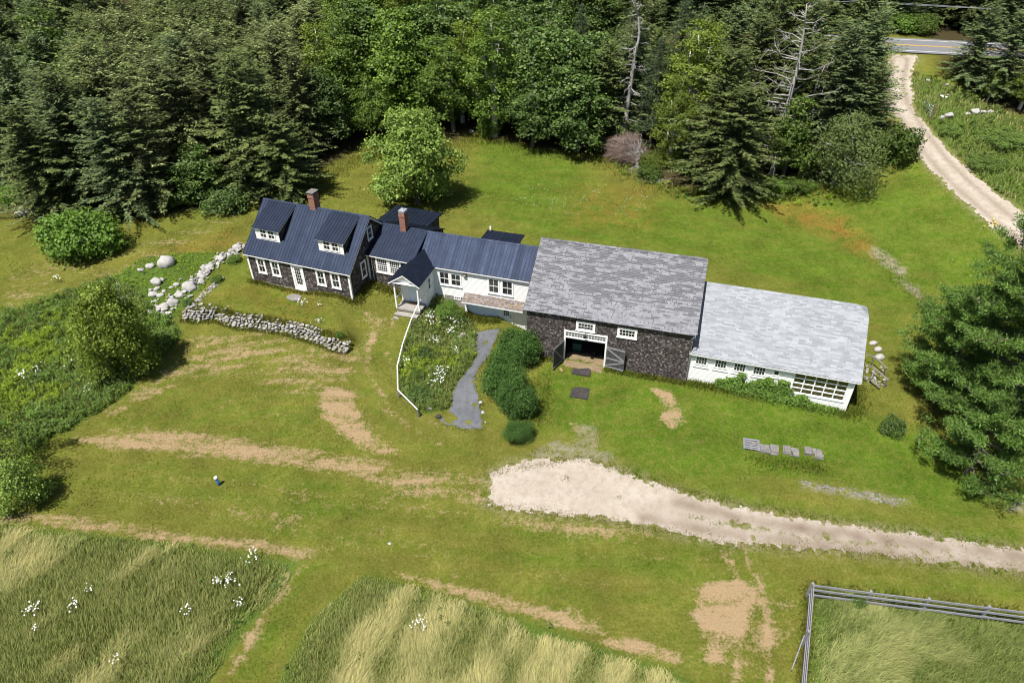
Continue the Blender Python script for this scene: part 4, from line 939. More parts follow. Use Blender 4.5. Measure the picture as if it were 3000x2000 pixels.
def sheet(name, P, st, mat, lift=.02, rag=.5, hole=None, ruts=None, mids=None, kind='structure'):
    P_ = np.array(P); xs = np.arange(P_[:, 0].min()-1, P_[:, 0].max()+1, st); ys = np.arange(P_[:, 1].min()-1, P_[:, 1].max()+1, st)
    X, Y = np.meshgrid(xs, ys); X = X.ravel(); Y = Y.ravel()
    d = sdist(X, Y, P) + (fbm(X, Y, 1.6, 31, 4)-.5)*2*rag + (vnoise(X, Y, .22, 77)-.5)*rag*1.6
    keep = d > 0
    if hole is not None: keep &= ~hole(X, Y, d)
    Z = ground_z(X, Y)+lift
    n = len(xs); K_ = keep.reshape(len(ys), n); c = K_[:-1, :-1] & K_[1:, :-1] & K_[:-1, 1:] & K_[1:, 1:]
    j, i = np.nonzero(c); a = j*n+i; F = np.c_[a, a+1, a+n+1, a+n]
    u, inv = np.unique(F, return_inverse=True); F = inv.reshape(F.shape)
    A = np.zeros((len(u), 4)); A[:, 3] = 1
    if ruts is not None: A[:, 0] = ruts(X[u], Y[u], d[u])
    A[:, 1] = np.clip(.10-d[u]*.16, 0, .12)
    if mids is not None: A[:, 1] = np.maximum(A[:, 1], mids(X[u], Y[u]))
    o = link(name, arrmesh(name, np.c_[X[u], Y[u], Z[u]], F, mat, smooth=True, attrs={'zone_a': A})); tag(o, kind=kind); return o
def polyline(pts): return [tuple(gp(a*K, b*K)[:2]) for a, b in pts]
rut1 = polyline([(1560,1152),(1700,1190),(1850,1215),(2000,1235),(2352,1278)]); rut2 = polyline([(1480,1190),(1640,1222),(1850,1250),(2050,1272),(2352,1312)])
rut0 = polyline([(1180,1110),(1350,1130),(1500,1165),(1640,1200)])
def r1(x, y, d): return np.clip(np.exp(-(dline(x, y, rut1)/.55)**2)*.85+np.exp(-(dline(x, y, rut2)/.5)**2)*.7+np.exp(-(dline(x, y, rut0)/.5)**2)*.15, 0, 1)*(.5+.7*vnoise(x, y, .8, 3))
def hole1(x, y, d):
    mid = np.exp(-(dline(x, y, polyline([(1640,1195),(1850,1232),(2050,1255),(2352,1295)]))/.5)**2)
    return (fbm(x, y, .9, 91, 4)+.12*mid+.25*np.clip(.5-d, 0, .5)*2*.3 > .87)
midl = polyline([(1560,1180),(1640,1195),(1850,1232),(2050,1255),(2352,1295)])
sheet('driveway', DRIVE, .08, M['drive'], .02, .30, hole1, r1, lambda x, y: .115*np.exp(-(dline(x, y, midl)/.45)**2))
lc = polyP([ZR(*q) for q in [(530,400),(500,560),(530,690),(640,860),(760,1020),(960,1230),(1160,1400),(1344,1540)]])
def r2(x, y, d): return np.clip(np.exp(-((dline(x, y, lc)-.8)/.35)**2)*.55, 0, 1)
sheet('lane', LANE, .14, M['drive'], .03, .35, None, r2)
def hole2(x, y, d):
    e = fbm(x, y, .7, 55, 3); near = dline(x, y, polyP([Z5(*q) for q in [(760,1040),(770,1130),(700,1170),(860,1230)]]))
    return (e+.22*np.exp(-(near/.7)**2) > .78)
sheet('gravel_path', PATH, .07, M['path'], .02, .16, hole2)
# dirt ramp just inside and before the barn door
RAMP = [tuple(to_world(NX, NY, NR, p)[:2]) for p in ((3.5, -.35), (6.2, -.4), (6.4, .2), (6.3, 1.3), (5.2, 1.75), (3.9, 1.7), (3.4, .9))]
xs_, ys_ = np.meshgrid(np.linspace(0, 1, 24), np.linspace(0, 1, 18))
V = []
for v_, u_ in zip(ys_.ravel(), xs_.ravel()):
    w = to_world(NX, NY, NR, (3.36+3.04*u_, -.5+2.3*v_, 0)); e = min(u_, 1-u_)*5
    zz = -1.31+.03*math.sin(u_*17+v_*5)+.04*float(vnoise(np.array([w[0]]), np.array([w[1]]), .3, 4)[0]) - .12*max(0, v_-.78)/.22 - .06*max(0, .1-v_)/.1 - .03*max(0, 1-e)
    V.append((w[0], w[1], max(zz, gz(w[0], w[1])+.015) if v_ < .3 else zz))
a = np.array([j*24+i for j in range(17) for i in range(23)])
tag(link('dirt_ramp', arrmesh('dirt_ramp', V, np.c_[a, a+1, a+25, a+24], M['barn_floor'], smooth=True)), kind='structure')
# road beyond the trees
def strip(name, o0, o1, mat, lift, a0=-14, a1=70):
    V = []; n = 90
    for k in range(n+1):
        s = a0+(a1-a0)*k/n
        for o in (o0, (o0+o1)/2, o1):
            p = rA+rd*s+rn*o
            V.append((p[0], p[1], 8.86+lift))
    F = []
    for k in range(n):
        b = k*3; F += [(b, b+3, b+4, b+1), (b+1, b+4, b+5, b+2)]
    return link(name, arrmesh(name, V, F, mat))
tag(strip('road', -4.0, 4.0, M['road'], .05), kind='structure')
for o, mt, nm in ((-3.05, 'line_white', 'road_marking'), (3.05, 'line_white', 'road_marking'), (-.12, 'line_yellow', 'road_marking'), (.14, 'line_yellow', 'road_marking')):
    tag(strip(nm, o-.07, o+.07, M[mt], .06), kind='structure')

# ------------------------------------------------------------------ grass and weeds as blades
def blades(name, x, y, h, w, lean, mat, attrs_f=None, seg=1, az=None, sep=None, curl=.0):
    n = len(x); z = ground_z(x, y)-.01
    az = rng.uniform(0, 2*np.pi, n) if az is None else az
    d = np.c_[np.cos(az), np.sin(az), np.zeros(n)]; face = rng.uniform(0, np.pi, n) if sep is None else az+np.pi/2+rng.normal(0, sep, n)
    sd = np.c_[np.cos(face), np.sin(face), np.zeros(n)]*(w/2)[:, None]
    B = np.c_[x, y, z]
    if seg == 1:
        T = B+d*(lean*h)[:, None]; T[:, 2] += h*np.sqrt(np.maximum(0, 1-np.minimum(lean, .98)**2))
        V = np.stack([B-sd, B+sd, T], 1).reshape(-1, 3); F = np.arange(3*n).reshape(-1, 3); rep = 3; tip = np.tile([0, 0, 1.], n)
    else:
        P = [B]; ang = np.arcsin(np.clip(lean*.45, 0, .95)); cur = B.copy()
        for k in range(seg):
            an = np.clip(ang+(np.arcsin(np.clip(lean, 0, .985))-ang)*((k+.5)/seg)*1.5+curl*k, 0, 1.72); L = h/seg
            cur = cur+d*(np.sin(an)*L)[:, None]; cur[:, 2] += np.cos(an)*L; P.append(cur.copy())
        V = []
        for k, p in enumerate(P[:-1]): V += [p-sd*(1-.3*k/seg), p+sd*(1-.3*k/seg)]
        V.append(P[-1]); rep = len(V); V = np.stack(V, 1).reshape(-1, 3); base = np.arange(n)*rep; F = []
        for k in range(seg-1): F += [np.c_[base+2*k, base+2*k+1, base+2*k+3], np.c_[base+2*k, base+2*k+3, base+2*k+2]]
        F.append(np.c_[base+2*seg-2, base+2*seg-1, base+2*seg]); F = np.concatenate(F)
        tip = np.tile(np.repeat(np.arange(seg+1)/seg, 2)[:rep], n)
    at = None
    if attrs_f:
        at = {}
        for k, A in attrs_f.items():
            A = np.repeat(A, rep, 0)
            if k == 'zone_a' and seg > 1: A[:, 1] = np.maximum(0, tip-.45)/.55
            at[k] = A
    o = link(name, arrmesh(name, V, F, mat, attrs=at)); tag(o, kind='stuff'); return o
def scatter(P, dens):
    P_ = np.array(P); lo, hi = P_.min(0), P_.max(0); n = int((hi[0]-lo[0])*(hi[1]-lo[1])*dens)
    x = rng.uniform(lo[0], hi[0], n); y = rng.uniform(lo[1], hi[1], n); m = inpoly(x, y, P); return x[m], y[m]
def free(x, y, extra=()):
    m = np.ones(x.shape, bool)
    for P in BLD: m &= ~inpoly(x, y, P)
    for P in extra: m &= ~inpoly(x, y, P)
    return m
# mown lawn: short blades, thinning with distance
VIEW = polyP([(-60,2060),(-60,480),(700,420),(1300,400),(1800,480),(2150,560),(2560,480),(2640,350),(2720,350),(3060,700),(3060,2060)])
x, y = scatter(VIEW, 130)
dist = np.hypot(x, y); keep = rng.random(len(x)) < np.clip((34/np.maximum(dist, 10))**1.2, .22, 1)
x, y = x[keep], y[keep]
m = free(x, y, (DRIVE, PATH, MEADOW1, MEADOW2, PADDOCK)) & (sdist(x, y, FOREST) < .5) & (sdist(x, y, LANE) < -.1)
m &= ~(inpoly(x, y, WEEDS) & (rng.random(len(x)) < .7)) & ~(inpoly(x, y, BED) & (rng.random(len(x)) < .7))
x, y = x[m], y[m]; A, Bz = zones(x, y)
tuft = fbm(x, y, 1.3, 12, 3); h = (.045+.075*tuft**2)*rng.uniform(.6, 1.5, len(x))*(1-.35*A[:, 0])*(1+.6*Bz[:, 1])
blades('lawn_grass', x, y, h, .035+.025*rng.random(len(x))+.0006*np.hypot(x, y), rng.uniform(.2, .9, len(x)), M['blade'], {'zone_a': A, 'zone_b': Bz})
# edge fringe: taller grass against the walls, the woods and the stone walls
def fringe(name, line, n, wid, h0, h1, mat='blade'):
    L = np.array(line); seg = np.hypot(*(L[1:]-L[:-1]).T); k = rng.choice(len(seg), n, p=seg/seg.sum()); t = rng.random(n)
    p = L[k]+(L[k+1]-L[k])*t[:, None]; x = p[:, 0]+rng.normal(0, wid, n); y = p[:, 1]+rng.normal(0, wid, n); m = free(x, y); x, y = x[m], y[m]
    A, B_ = zones(x, y); h = rng.uniform(h0, h1, len(x)); return blades(name, x, y, h, .05+.03*rng.random(len(x)), rng.uniform(.1, .7, len(x)), M[mat], {'zone_a': A, 'zone_b': B_})
# ------------------------------------------------------------------ vegetation generators
def kite(P, D, S, L, Wd, mid=.45):
    """leaf-like quads: base P, direction D, side S, length L, width Wd"""
    L = np.broadcast_to(L, (len(P),))[:, None]; Wd = np.broadcast_to(Wd, (len(P),))[:, None]
    return np.stack([P, P+D*L*mid+S*Wd/2, P+D*L, P+D*L*mid-S*Wd/2], 1).reshape(-1, 3)
def unit(v): return v/np.maximum(np.linalg.norm(v, axis=-1, keepdims=True), 1e-9)
def qmesh(name, V, mat): return arrmesh(name, V, np.arange(len(V)).reshape(-1, 4), mat)
def rdir(r, n): return unit(r.normal(size=(n, 3)))
def spruce_mesh(seed, Hh, Rr, mat, bare=.05, fine=1.0, droop=.22, ragged=.42, dead=0.0, power=.66):
    r = np.random.default_rng(seed); out = []; tr = MB()
    tr.tubes([(0, 0, 0), (0.03*Hh*.2, 0, Hh*.5), (0, 0, Hh*.97)], [Hh*.016+.04, Hh*.011+.02, .012], 7)
    z = Hh*bare; k = 0; fr = r.uniform(1.1, 2.2, 3); ph = r.uniform(0, 6.28, 3)
    lump = [(r.uniform(0, 2*np.pi), r.uniform(.5, .9)) for _ in range(4)]
    while z < Hh*.985:
        t = z/Hh; nb = max(4, int(5+4.0*(1-t)))
        base_az = r.uniform(0, 6.28)
        for b in range(nb):
            az = base_az+b*2*np.pi/nb+r.normal(0, .22)
            L = Rr*((1-t)**power)*(1-ragged+2*ragged*r.random())*(1+.22*math.sin(z*fr[0]+ph[0]+az)+.16*math.sin(z*fr[1]*1.7+2*az+ph[1]))+.18
            if t < .12: L *= .75
            for la, lw in lump:
                if abs((az-la+np.pi) % (2*np.pi)-np.pi) < .5 and r.random() < .4: L *= lw
            el = .10+.75*t**2.2-.12*(1-t)
            dh = np.array([math.cos(az), math.sin(az), 0]); m = max(4, int(L/(.105/fine)))
            s = np.linspace(.12, 1, m); px = dh[None]*(L*s)[:, None]; pz = L*s*math.tan(el)-droop*L*s**1.4+.12*L*s**3
            P = px+np.array([0, 0, z])[None]; P[:, 2] += pz
            if L > .8: tr.tube((0, 0, z), P[int(m*.6)], .012+.008*L, .008, 4, False)
            sd = np.array([-dh[1], dh[0], 0])
            isdead = r.random() < dead*(1.4-t)
            for sg in (-1, 1):
                an = r.uniform(.5, 1.15, m)*sg
                D = dh[None]*np.cos(an)[:, None]+sd[None]*np.sin(an)[:, None]; D = D+np.c_[np.zeros(m), np.zeros(m), r.uniform(-.42, .18, m)]; D = unit(D)
                up = np.array([0, 0, 1.])+r.normal(0, .35, (m, 3)); S = unit(np.cross(D, up))
                ll = (.17+.30*(1-s)**.6*min(1, L/1.6)+.05)*r.uniform(.6, 1.35, m)
                wd = ll*r.uniform(.24, .40, m)*(1 if not isdead else .22)
                kp = r.random(m) < (.96 if not isdead else .55)
                out.append(kite((P+r.normal(0, .035, (m, 3)))[kp], D[kp], S[kp], ll[kp], wd[kp]))
            D = unit(np.tile(dh, (3, 1))+r.normal(0, .25, (3, 3))); S = unit(np.cross(D, np.array([0, 0, 1.])+r.normal(0, .2, (3, 3))))
            out.append(kite(np.tile(P[-1], (3, 1)), D, S, r.uniform(.2, .36, 3), .09))
        z += r.uniform(.20, .40)*(1.0-.25*t); k += 1
    n = 8; D = unit(np.c_[r.normal(0, .25, (n, 2)), np.ones(n)]); out.append(kite(np.tile([0, 0, Hh*.94], (n, 1)), D, rdir(r, n), .4, .09))
    return qmesh('crown', np.concatenate(out), mat), tr.mesh('trunk', M['bark'])
def lobes_leaves(r, lobes, nleaf, lsz, hollow=.62, gap=.42, upb=.5):
    """leaf quads gathered in clumps over the shells of lobes (x, y, z, r)"""
    out = []; vol = np.array([l[3]**2 for l in lobes]); cnt = (nleaf*vol/vol.sum()).astype(int)
    for (lx, ly, lz, lr), c in zip(lobes, cnt):
        ncl = max(10, int(c/26)); d = rdir(r, ncl*2); d = d[d[:, 2] > -.75][:ncl]
        rad = lr*(hollow+(1.12-hollow)*r.random(len(d))**.55)
        w = vnoise(d[:, 0]*3+lx, d[:, 1]*3+d[:, 2]*2.3+lz, .7, seed=int(abs(lx*7+lz*3)))
        kp = w > gap*.75; d = d[kp]; rad = rad[kp]
        cc = np.array([lx, ly, lz])+d*rad[:, None]*np.array([1, 1, .88])
        per = max(4, int(c/max(1, len(d)))); cr = .20*lr+.13
        P = np.repeat(cc, per, 0)+r.normal(0, 1, (len(cc)*per, 3))*cr*np.array([.75, .75, .42])
        dd = np.repeat(d, per, 0); n = len(P)
        N_ = unit(dd*.55+np.array([0, 0, upb])+r.normal(0, .55, (n, 3)))
        D = unit(np.cross(N_, rdir(r, n))+np.array([0, 0, -.25])); S = unit(np.cross(N_, D))
        L = lsz*r.uniform(.65, 1.4, n); out.append(kite(P, D, S, L, L*r.uniform(.55, .8, n)))
    return np.concatenate(out)
def limb_trunk(r, lobes, Hh, rad, mat, n=7, base=(0, 0, 0), lean=(0, 0)):
    tr = MB(); top = np.array([lean[0], lean[1], Hh*.62]); mid = np.array([lean[0]*.3+r.normal(0, .1), lean[1]*.3+r.normal(0, .1), Hh*.28])
    tr.tubes([base, mid, top], [rad, rad*.75, rad*.32], 8)
    for l in lobes:
        c = np.array(l[:3]); f = r.uniform(.15, .75); st = mid*(1-f)+top*f if r.random() < .8 else mid
        m = (st+c)/2+r.normal(0, .25, 3)+np.array([0, 0, -.1*l[3]]); e = c+r.normal(0, .2, 3)*l[3]
        tr.tubes([st, m, e], [rad*.38, rad*.24, rad*.08], 5)
        for _ in range(3):
            q = m+(e-m)*r.uniform(.2, .9); d = r.normal(0, 1, 3); d[2] = abs(d[2])*.6; d = d/np.linalg.norm(d)
            tr.tube(q, q+d*l[3]*r.uniform(.5, 1.0), rad*.1, .012, 4, False)
    return tr.mesh('trunk', mat)
def broad_mesh(seed, Hh, Rr, mat, nleaf=14000, lsz=.22, low=.22, bark='bark', gap=.45, nl=11, narrow=1.0, lobr=.42):
    r = np.random.default_rng(seed); lobes = []
    for k in range(nl):
        f = (k+.5)/nl; zc = Hh*(low+(.86-low)*f); prof = math.sin(math.pi*min(1, .22+.72*f))**.8
        az = k*2.4+r.normal(0, .4); rr = Rr*prof*r.uniform(.38, .72); lr = Rr*lobr*r.uniform(.75, 1.2)*(.6+.5*prof)
        lobes.append((rr*math.cos(az)*narrow, rr*math.sin(az), zc, lr))
    lobes.append((r.normal(0, .1)*Rr, r.normal(0, .1)*Rr, Hh-Rr*.30, Rr*.36)); lobes.append((0, 0, Hh*.6, Rr*.5))
    V = lobes_leaves(r, lobes, nleaf, lsz, .6, gap)
    return qmesh('crown', V, mat), limb_trunk(r, lobes, Hh, .02*Hh+.05, M[bark])
def bush_mesh(seed, Hh, Rr, mat, nleaf=9000, lsz=.13, gap=.28, nl=9, squash=1.0, lobr=.5):
    r = np.random.default_rng(seed); lobes = [(0, 0, Hh*.5, Rr*.62)]
    for k in range(nl):
        az = k*2*np.pi/nl+r.normal(0, .3); rr = Rr*r.uniform(.35, .62); lobes.append((rr*math.cos(az), rr*math.sin(az)*squash, Hh*r.uniform(.25, .66), min(Rr*lobr*r.uniform(.7, 1.1), Hh*.42)))
    V = lobes_leaves(r, lobes, nleaf, lsz, .68, gap); V[:, 2] = np.maximum(V[:, 2], .02)
    tr = MB()
    for l in lobes: tr.tubes([(r.normal(0, .15), r.normal(0, .15), -.1), (l[0]*.5, l[1]*.5, l[2]*.5), (l[0], l[1], l[2])], [.05, .035, .015], 5)
    return qmesh('crown', V, mat), tr.mesh('stem', M['bark'])
def larch_mesh(seed, Hh, Rr, mat):
    r = np.random.default_rng(seed); out = []; tr = MB(); tr.tubes([(0, 0, 0), (0, 0, Hh*.5), (.05, 0, Hh)], [.16, .1, .015], 7); z = Hh*.2
    while z < Hh*.98:
        t = z/Hh
        for b in range(3):
            az = r.uniform(0, 6.28); L = Rr*(1-t)**.7*r.uniform(.5, 1.1)+.2; dh = np.array([math.cos(az), math.sin(az), 0]); m = int(L/.05)+4
            s = r.random(m); P = dh[None]*(L*s)[:, None]+np.array([0, 0, z])+np.c_[np.zeros(m), np.zeros(m), -.12*L*s]+r.normal(0, .10, (m, 3))
            D = unit(dh[None]*.4+r.normal(0, .7, (m, 3))+np.array([0, 0, -.2])); out.append(kite(P, D, unit(np.cross(D, rdir(r, m))), r.uniform(.14, .3, m), .05))
            tr.tube((0, 0, z), (dh*L*.8+np.array([0, 0, z-.08*L])), .02, .008, 4, False)
        z += .13
    return qmesh('crown', np.concatenate(out), mat), tr.mesh('trunk', M['bark'])
def pine_mesh(seed, Hh, Rr, mat, lean=(0, 0), nlimb=34, low=.14, npl=15, fuzz=1.0):
    """open-grown white pine: long limbs carrying flat plates of needle plumes"""
    r = np.random.default_rng(seed); out = []; tr = MB()
    def ax(t): return np.array([lean[0]*t**1.5, lean[1]*t**1.5, Hh*t])
    tr.tubes([ax(0), ax(.3), ax(.6), ax(.85), ax(1)], [Hh*.021+.05, Hh*.017, Hh*.011, Hh*.006, .02], 9)
    for k in range(nlimb):
        t = low+(.97-low)*(k+.5)/nlimb; az = k*2.399+r.normal(0, .35); prof = (1-t)**.48*(.55+.45*min(1, t/.3)); L = Rr*prof*r.uniform(.62, 1.18)+.4
        dh = np.array([math.cos(az), math.sin(az), 0]); sd = np.array([-dh[1], dh[0], 0]); el = r.uniform(-.05, .22)+.55*t**2
        b0 = ax(t); pts = [b0]; 
        for s in (.35, .7, 1.0): pts.append(b0+dh*L*s+sd*r.normal(0, .08)*L*s+np.array([0, 0, L*(s*math.tan(el)+.10*s*s-.10*s)]))
        tr.tubes(pts, [.03+.016*L, .02+.010*L, .02, .01], 5)
        np_ = int(npl*(.4+L/Rr))+3
        for q in range(np_):
            s = r.uniform(.28, 1.02)**.8; i = min(2, int(s*3)); base = pts[0]+dh*L*s+np.array([0, 0, L*(s*math.tan(el)+.10*s*s-.10*s)])
            c = base+sd*r.normal(0, .24)*L*(.35+.65*s)*.75+dh*r.normal(0, .12)+np.array([0, 0, r.uniform(-.10, .22)])
            if r.random() < .5: tr.tube(base, c, .012, .008, 4, False)
            n = int(58*fuzz); td = unit(dh*.55+sd*r.normal(0, .35)+np.array([0, 0, .55+r.normal(0, .2)]))
            P = c[None]+td[None]*r.uniform(-.18, .16, n)[:, None]+r.normal(0, .15, (n, 3))*np.array([1.15, 1.15, .55]); D = unit(td[None]*.55+r.normal(0, .62, (n, 3)))
            out.append(kite(P, D, unit(np.cross(D, rdir(r, n))), r.uniform(.15, .30, n), r.uniform(.04, .075, n), .4))
    for t in (.97, 1.0):
        n = 120; P = ax(t)[None]+r.normal(0, .16, (n, 3)); D = unit(r.normal(0, .6, (n, 3))+np.array([0, 0, .7])); out.append(kite(P, D, unit(np.cross(D, rdir(r, n))), .28, .045))
    return qmesh('crown', np.concatenate(out), mat), tr.mesh('trunk', M['bark'])
def snag_mesh(seed, Hh, Rr, twigs=5, mat='deadwood', n=30, low=.12, up=.05, thick=1.0):
    r = np.random.default_rng(seed); tr = MB(); br = MB(); bend = r.normal(0, .02, (6, 2))*Hh
    def ax(t): i = t*5; k = min(4, int(i)); f = i-k; o = bend[k]*(1-f)+bend[k+1]*f; return np.array([o[0]*t, o[1]*t, Hh*t])
    tr.tubes([ax(t) for t in np.linspace(0, 1, 9)], list(np.linspace(Hh*.016+.03, .03, 9)*thick), 7)
    for k in range(n):
        t = low+(1-low)*(k+r.random())/n; az = r.uniform(0, 6.28); L = Rr*(1-t)**.5*r.uniform(.35, 1.15)+.15; dh = np.array([math.cos(az), math.sin(az), 0]); b = ax(t)
        p1 = b+dh*L*.5+np.array([0, 0, up*L-.05*L+r.normal(0, .06)*L]); p2 = b+dh*L+r.normal(0, .08, 3)*L+np.array([0, 0, up*2.2*L])
        br.tubes([b, p1, p2], [(.02+.012*L)*thick, (.016+.006*L)*thick, .012*thick], 5)
        for _ in range(twigs):
            f = r.uniform(.3, 1); q = p1+(p2-p1)*((f-.3)/.7) if f > .3 else b+(p1-b)*f; d = dh*.6+r.normal(0, .7, 3); d = d/np.linalg.norm(d); e = q+d*L*r.uniform(.15, .4)
            br.tube(q, e, .014*thick, .008*thick, 4, False)
    return br.mesh('branch', M[mat]), tr.mesh('trunk', M[mat])

TREES = 0
def plant(name, meshes, loc, label, cat='tree', group=None, s=1.0, rz=None, sz=None):
    global TREES
    cm, tm = meshes; rt = empty(name, (loc[0], loc[1], loc[2]-.05), rng.uniform(0, 6.28) if rz is None else rz); rt.scale = (s, s, sz if sz else s)
    tag(rt, label, cat, group)
    link(tm.name.split('.')[0], tm, rt); link(cm.name.split('.')[0], cm, rt); TREES += 1
    return rt
def rise(px, py, ytop):
    """height of a thing standing at ground pixel (px, py) whose top shows at row ytop, metres"""
    g_ = gp(px, py); d = ray(px, ytop); t = g_[1]/d[1]; return max(.3, CAMZ+t*d[2]-g_[2])

SP = [spruce_mesh(11, 13, 3.0, M['spruce']), spruce_mesh(12, 13, 2.6, M['spruce'], ragged=.5), spruce_mesh(13, 13, 3.3, M['spruce'], power=.5), spruce_mesh(14, 13, 2.8, M['spruce_blue']), spruce_mesh(15, 13, 3.1, M['spruce_blue'], power=.55), spruce_mesh(16, 13, 2.9, M['spruce'], power=.45, ragged=.5), spruce_mesh(17, 13, 2.5, M['spruce_blue'], power=.8, ragged=.3)]
SG = [spruce_mesh(21, 13, 2.5, M['spruce_grey'], dead=.45, ragged=.5, power=.5), spruce_mesh(22, 13, 2.8, M['spruce_grey'], dead=.3, ragged=.45, power=.45), spruce_mesh(23, 13, 2.6, M['spruce_grey'], dead=.2, ragged=.5, power=.6)]
BR = [broad_mesh(31, 11, 3.4, M['leaf'], 11000, .26), broad_mesh(32, 11, 3.0, M['leaf'], 10000, .26, narrow=.8), broad_mesh(33, 11, 3.6, M['leaf_dark'], 12000, .27), broad_mesh(34, 11, 3.2, M['leaf_dark'], 11000, .25)]
BI = [broad_mesh(41, 12, 2.7, M['leaf_yellow'], 14000, .16, .25, 'birch_bark', .5, 13, 1, .40), broad_mesh(42, 12, 2.4, M['leaf'], 13000, .17, .25, 'birch_bark', .5, 13, 1, .42)]
LA = [larch_mesh(51, 14, 2.6, M['larch'])]
FG = {'dense': 0}
edge_pts = []
def put(kind, px, py, ytop, label, cat='tree', name=None, wid=1.0, group=None, rz=None, i=None):
    """one named tree at ground pixel (px, py), as tall as the row ytop shows"""
    h = rise(px, py, ytop); p = gp(px, py); edge_pts.append((p[0], p[1]))
    pool, nat, nm = {'spruce': (SP, 13, 'spruce_tree'), 'grey': (SG, 13, 'spruce_tree'), 'broad': (BR, 11, 'maple_tree'), 'birch': (BI, 12, 'birch_tree'), 'larch': (LA, 14, 'larch_tree')}[kind]
    ms = pool[(TREES if i is None else i) % len(pool)]; s = h/nat
    return plant(name or nm, ms, p, label, cat, group, s*wid, rz, s)
# --- front edge of the wood, from the picture's left to its right
put('spruce', 60, 560, 250, 'dark blue-green spruce at the left picture edge behind the white boulders', i=3, wid=1.15)
put('spruce', 230, 545, 200, 'tall dark spruce behind the broad bright shrub', i=4, wid=1.1)
put('broad', 245, 470, 290, 'shady maple squeezed between dark spruces behind the broad bright shrub', i=2, wid=.95)
put('birch', 240, 400, 20, 'tall pale green birch standing out among the dark spruces', i=1, wid=1.5)
put('grey', 400, 530, 160, 'dull olive spruce right of the shady maple', i=1, wid=1.3)
put('grey', 520, 500, 130, 'wide olive spruce in the wood left of the farmhouse', i=0, wid=1.4)
put('broad', 600, 590, 420, 'low round maple at the wood edge left of the farmhouse roof', i=3, wid=1.6)
put('spruce', 850, 575, 330, 'dense dark spruce leaning over the lawn beside the farmhouse chimney', i=2, wid=1.6)
put('spruce', 770, 560, 150, 'tall dark spruce directly behind the left dormer', i=0, wid=1.5)
put('grey', 690, 500, 90, 'tall lichen-grey spruce rising behind the farmhouse', i=1, wid=1.3)
put('broad', 960, 430, 200, 'dark leafy maple at the wood edge left of the round apple tree', i=2, wid=1.25)
put('broad', 1100, 410, 230, 'green maple with a few orange leaves behind the round apple tree', i=0, wid=1.1)
put('grey', 920, 330, 15, 'grey twiggy spruce half bare, behind the dark leafy maple', i=0, wid=1.4)
put('broad', 1190, 370, 60, 'tall leafy maple above the round apple tree', i=1, wid=1.3)
put('broad', 1330, 385, 130, 'sunlit maple with pale twigs at the back of the lawn', i=0, wid=1.2)
put('birch', 1450, 400, 20, 'tall open birch with white forked limbs', i=1, wid=1.3)
put('broad', 1560, 430, 210, 'round deep green maple at the back lawn edge', i=3, wid=1.35)
put('broad', 1690, 445, 215, 'bushy dark maple beside the dry brush heap', i=2, wid=1.45)
put('larch', 1690, 330, 5, 'feathery larch behind the bushy dark maple', wid=1.3)
put('spruce', 1610, 340, 60, 'dark spruce between the larch and the open birch', i=1)
put('spruce', 1920, 400, 170, 'green spruce behind the dry brush heap', i=1, wid=1.1)
put('birch', 2010, 440, 60, 'yellow-green birch with bright white stems', i=0, wid=1.5)
put('birch', 1960, 480, 220, 'young olive birch at the lawn edge beside the dry brush heap', i=0, wid=1.2)
put('spruce', 2130, 570, 250, 'big dark spruce spreading over the back lawn', i=2, wid=1.55)
put('spruce', 2170, 400, 40, 'tall dark spruce behind the bleached snag', i=0, wid=1.5)
put('spruce', 2395, 410, 60, 'blue-green spruce left of the gravel lane', i=3, wid=1.5)
put('spruce', 2475, 380, 30, 'tall blue spruce overhanging the bend of the gravel lane', i=4, wid=1.45)
put('spruce', 2525, 265, 20, 'dark spruce next to the road mouth', i=3, wid=1.3)
put('spruce', 2340, 300, 0, 'tall spruce deep behind the snag, right side', i=2, wid=1.4)
put('broad', 2290, 530, 280, 'light green leafy tree between the big spruce and the grey-green alder', i=1, wid=1.15)
# right of the lane
put('spruce', 2830, 235, 15, 'dark spruce just right of the gravel lane mouth', i=4, wid=1.5)
put('spruce', 2905, 285, 30, 'spruce with layered boughs right of the lane', i=3, wid=1.5)
put('spruce', 2985, 300, 50, 'dark spruce behind the yellow-green tree at the right edge', i=0, wid=1.4)
put('birch', 2985, 320, 180, 'yellow-green leafy tree at the right edge above the meadow', i=0, wid=1.7)
put('birch', 2890, 300, 205, 'small yellow-green tree among dark spruces right of the lane', i=0, wid=1.2)
put('spruce', 2700, 75, -60, 'spruce across the road at the top right', i=3, wid=1.4)
put('larch', 2990, 210, -40, 'larch rising above the right-hand spruces', wid=1.4)
# alder and shrubs
AL = broad_mesh(61, 7, 3.4, M['leaf_alder'], 16000, .15, .12, 'birch_bark', .4, 13, 1, .45)
p = gp(2440, 540); h = rise(2440, 540, 325); plant('alder_tree', AL, p, 'grey-green many-stemmed alder at the right end of the back lawn', s=h/7*1.05, sz=h/7); edge_pts.append(p[:2])
SHB = [bush_mesh(71, 3, 2.2, M['leaf'], 6000, .2), bush_mesh(72, 3, 2.2, M['leaf_bright'], 6000, .22), bush_mesh(73, 3, 2.2, M['leaf_dark'], 6000, .2), bush_mesh(74, 3, 2.2, M['leaf_yellow'], 5000, .16), bush_mesh(75, 3, 2.2, M['weed'], 5000, .15)]
def shrub(i, px, py, r_px, h, label, name='shrub', group=None, cat='shrub'):
    p = gp(px, py); dd = np.linalg.norm(p-CAM); R0 = r_px*dd/FPX; plant(name, SHB[i], p, label, cat, group, R0/2.2*.95, None, h/3)
shrub(0, 2615, 470, 62, 4.2, 'leafy shrub leaning over the gravel lane')
shrub(3, 1905, 500, 34, 2.6, 'yellow-green sapling growing through the dry brush heap')
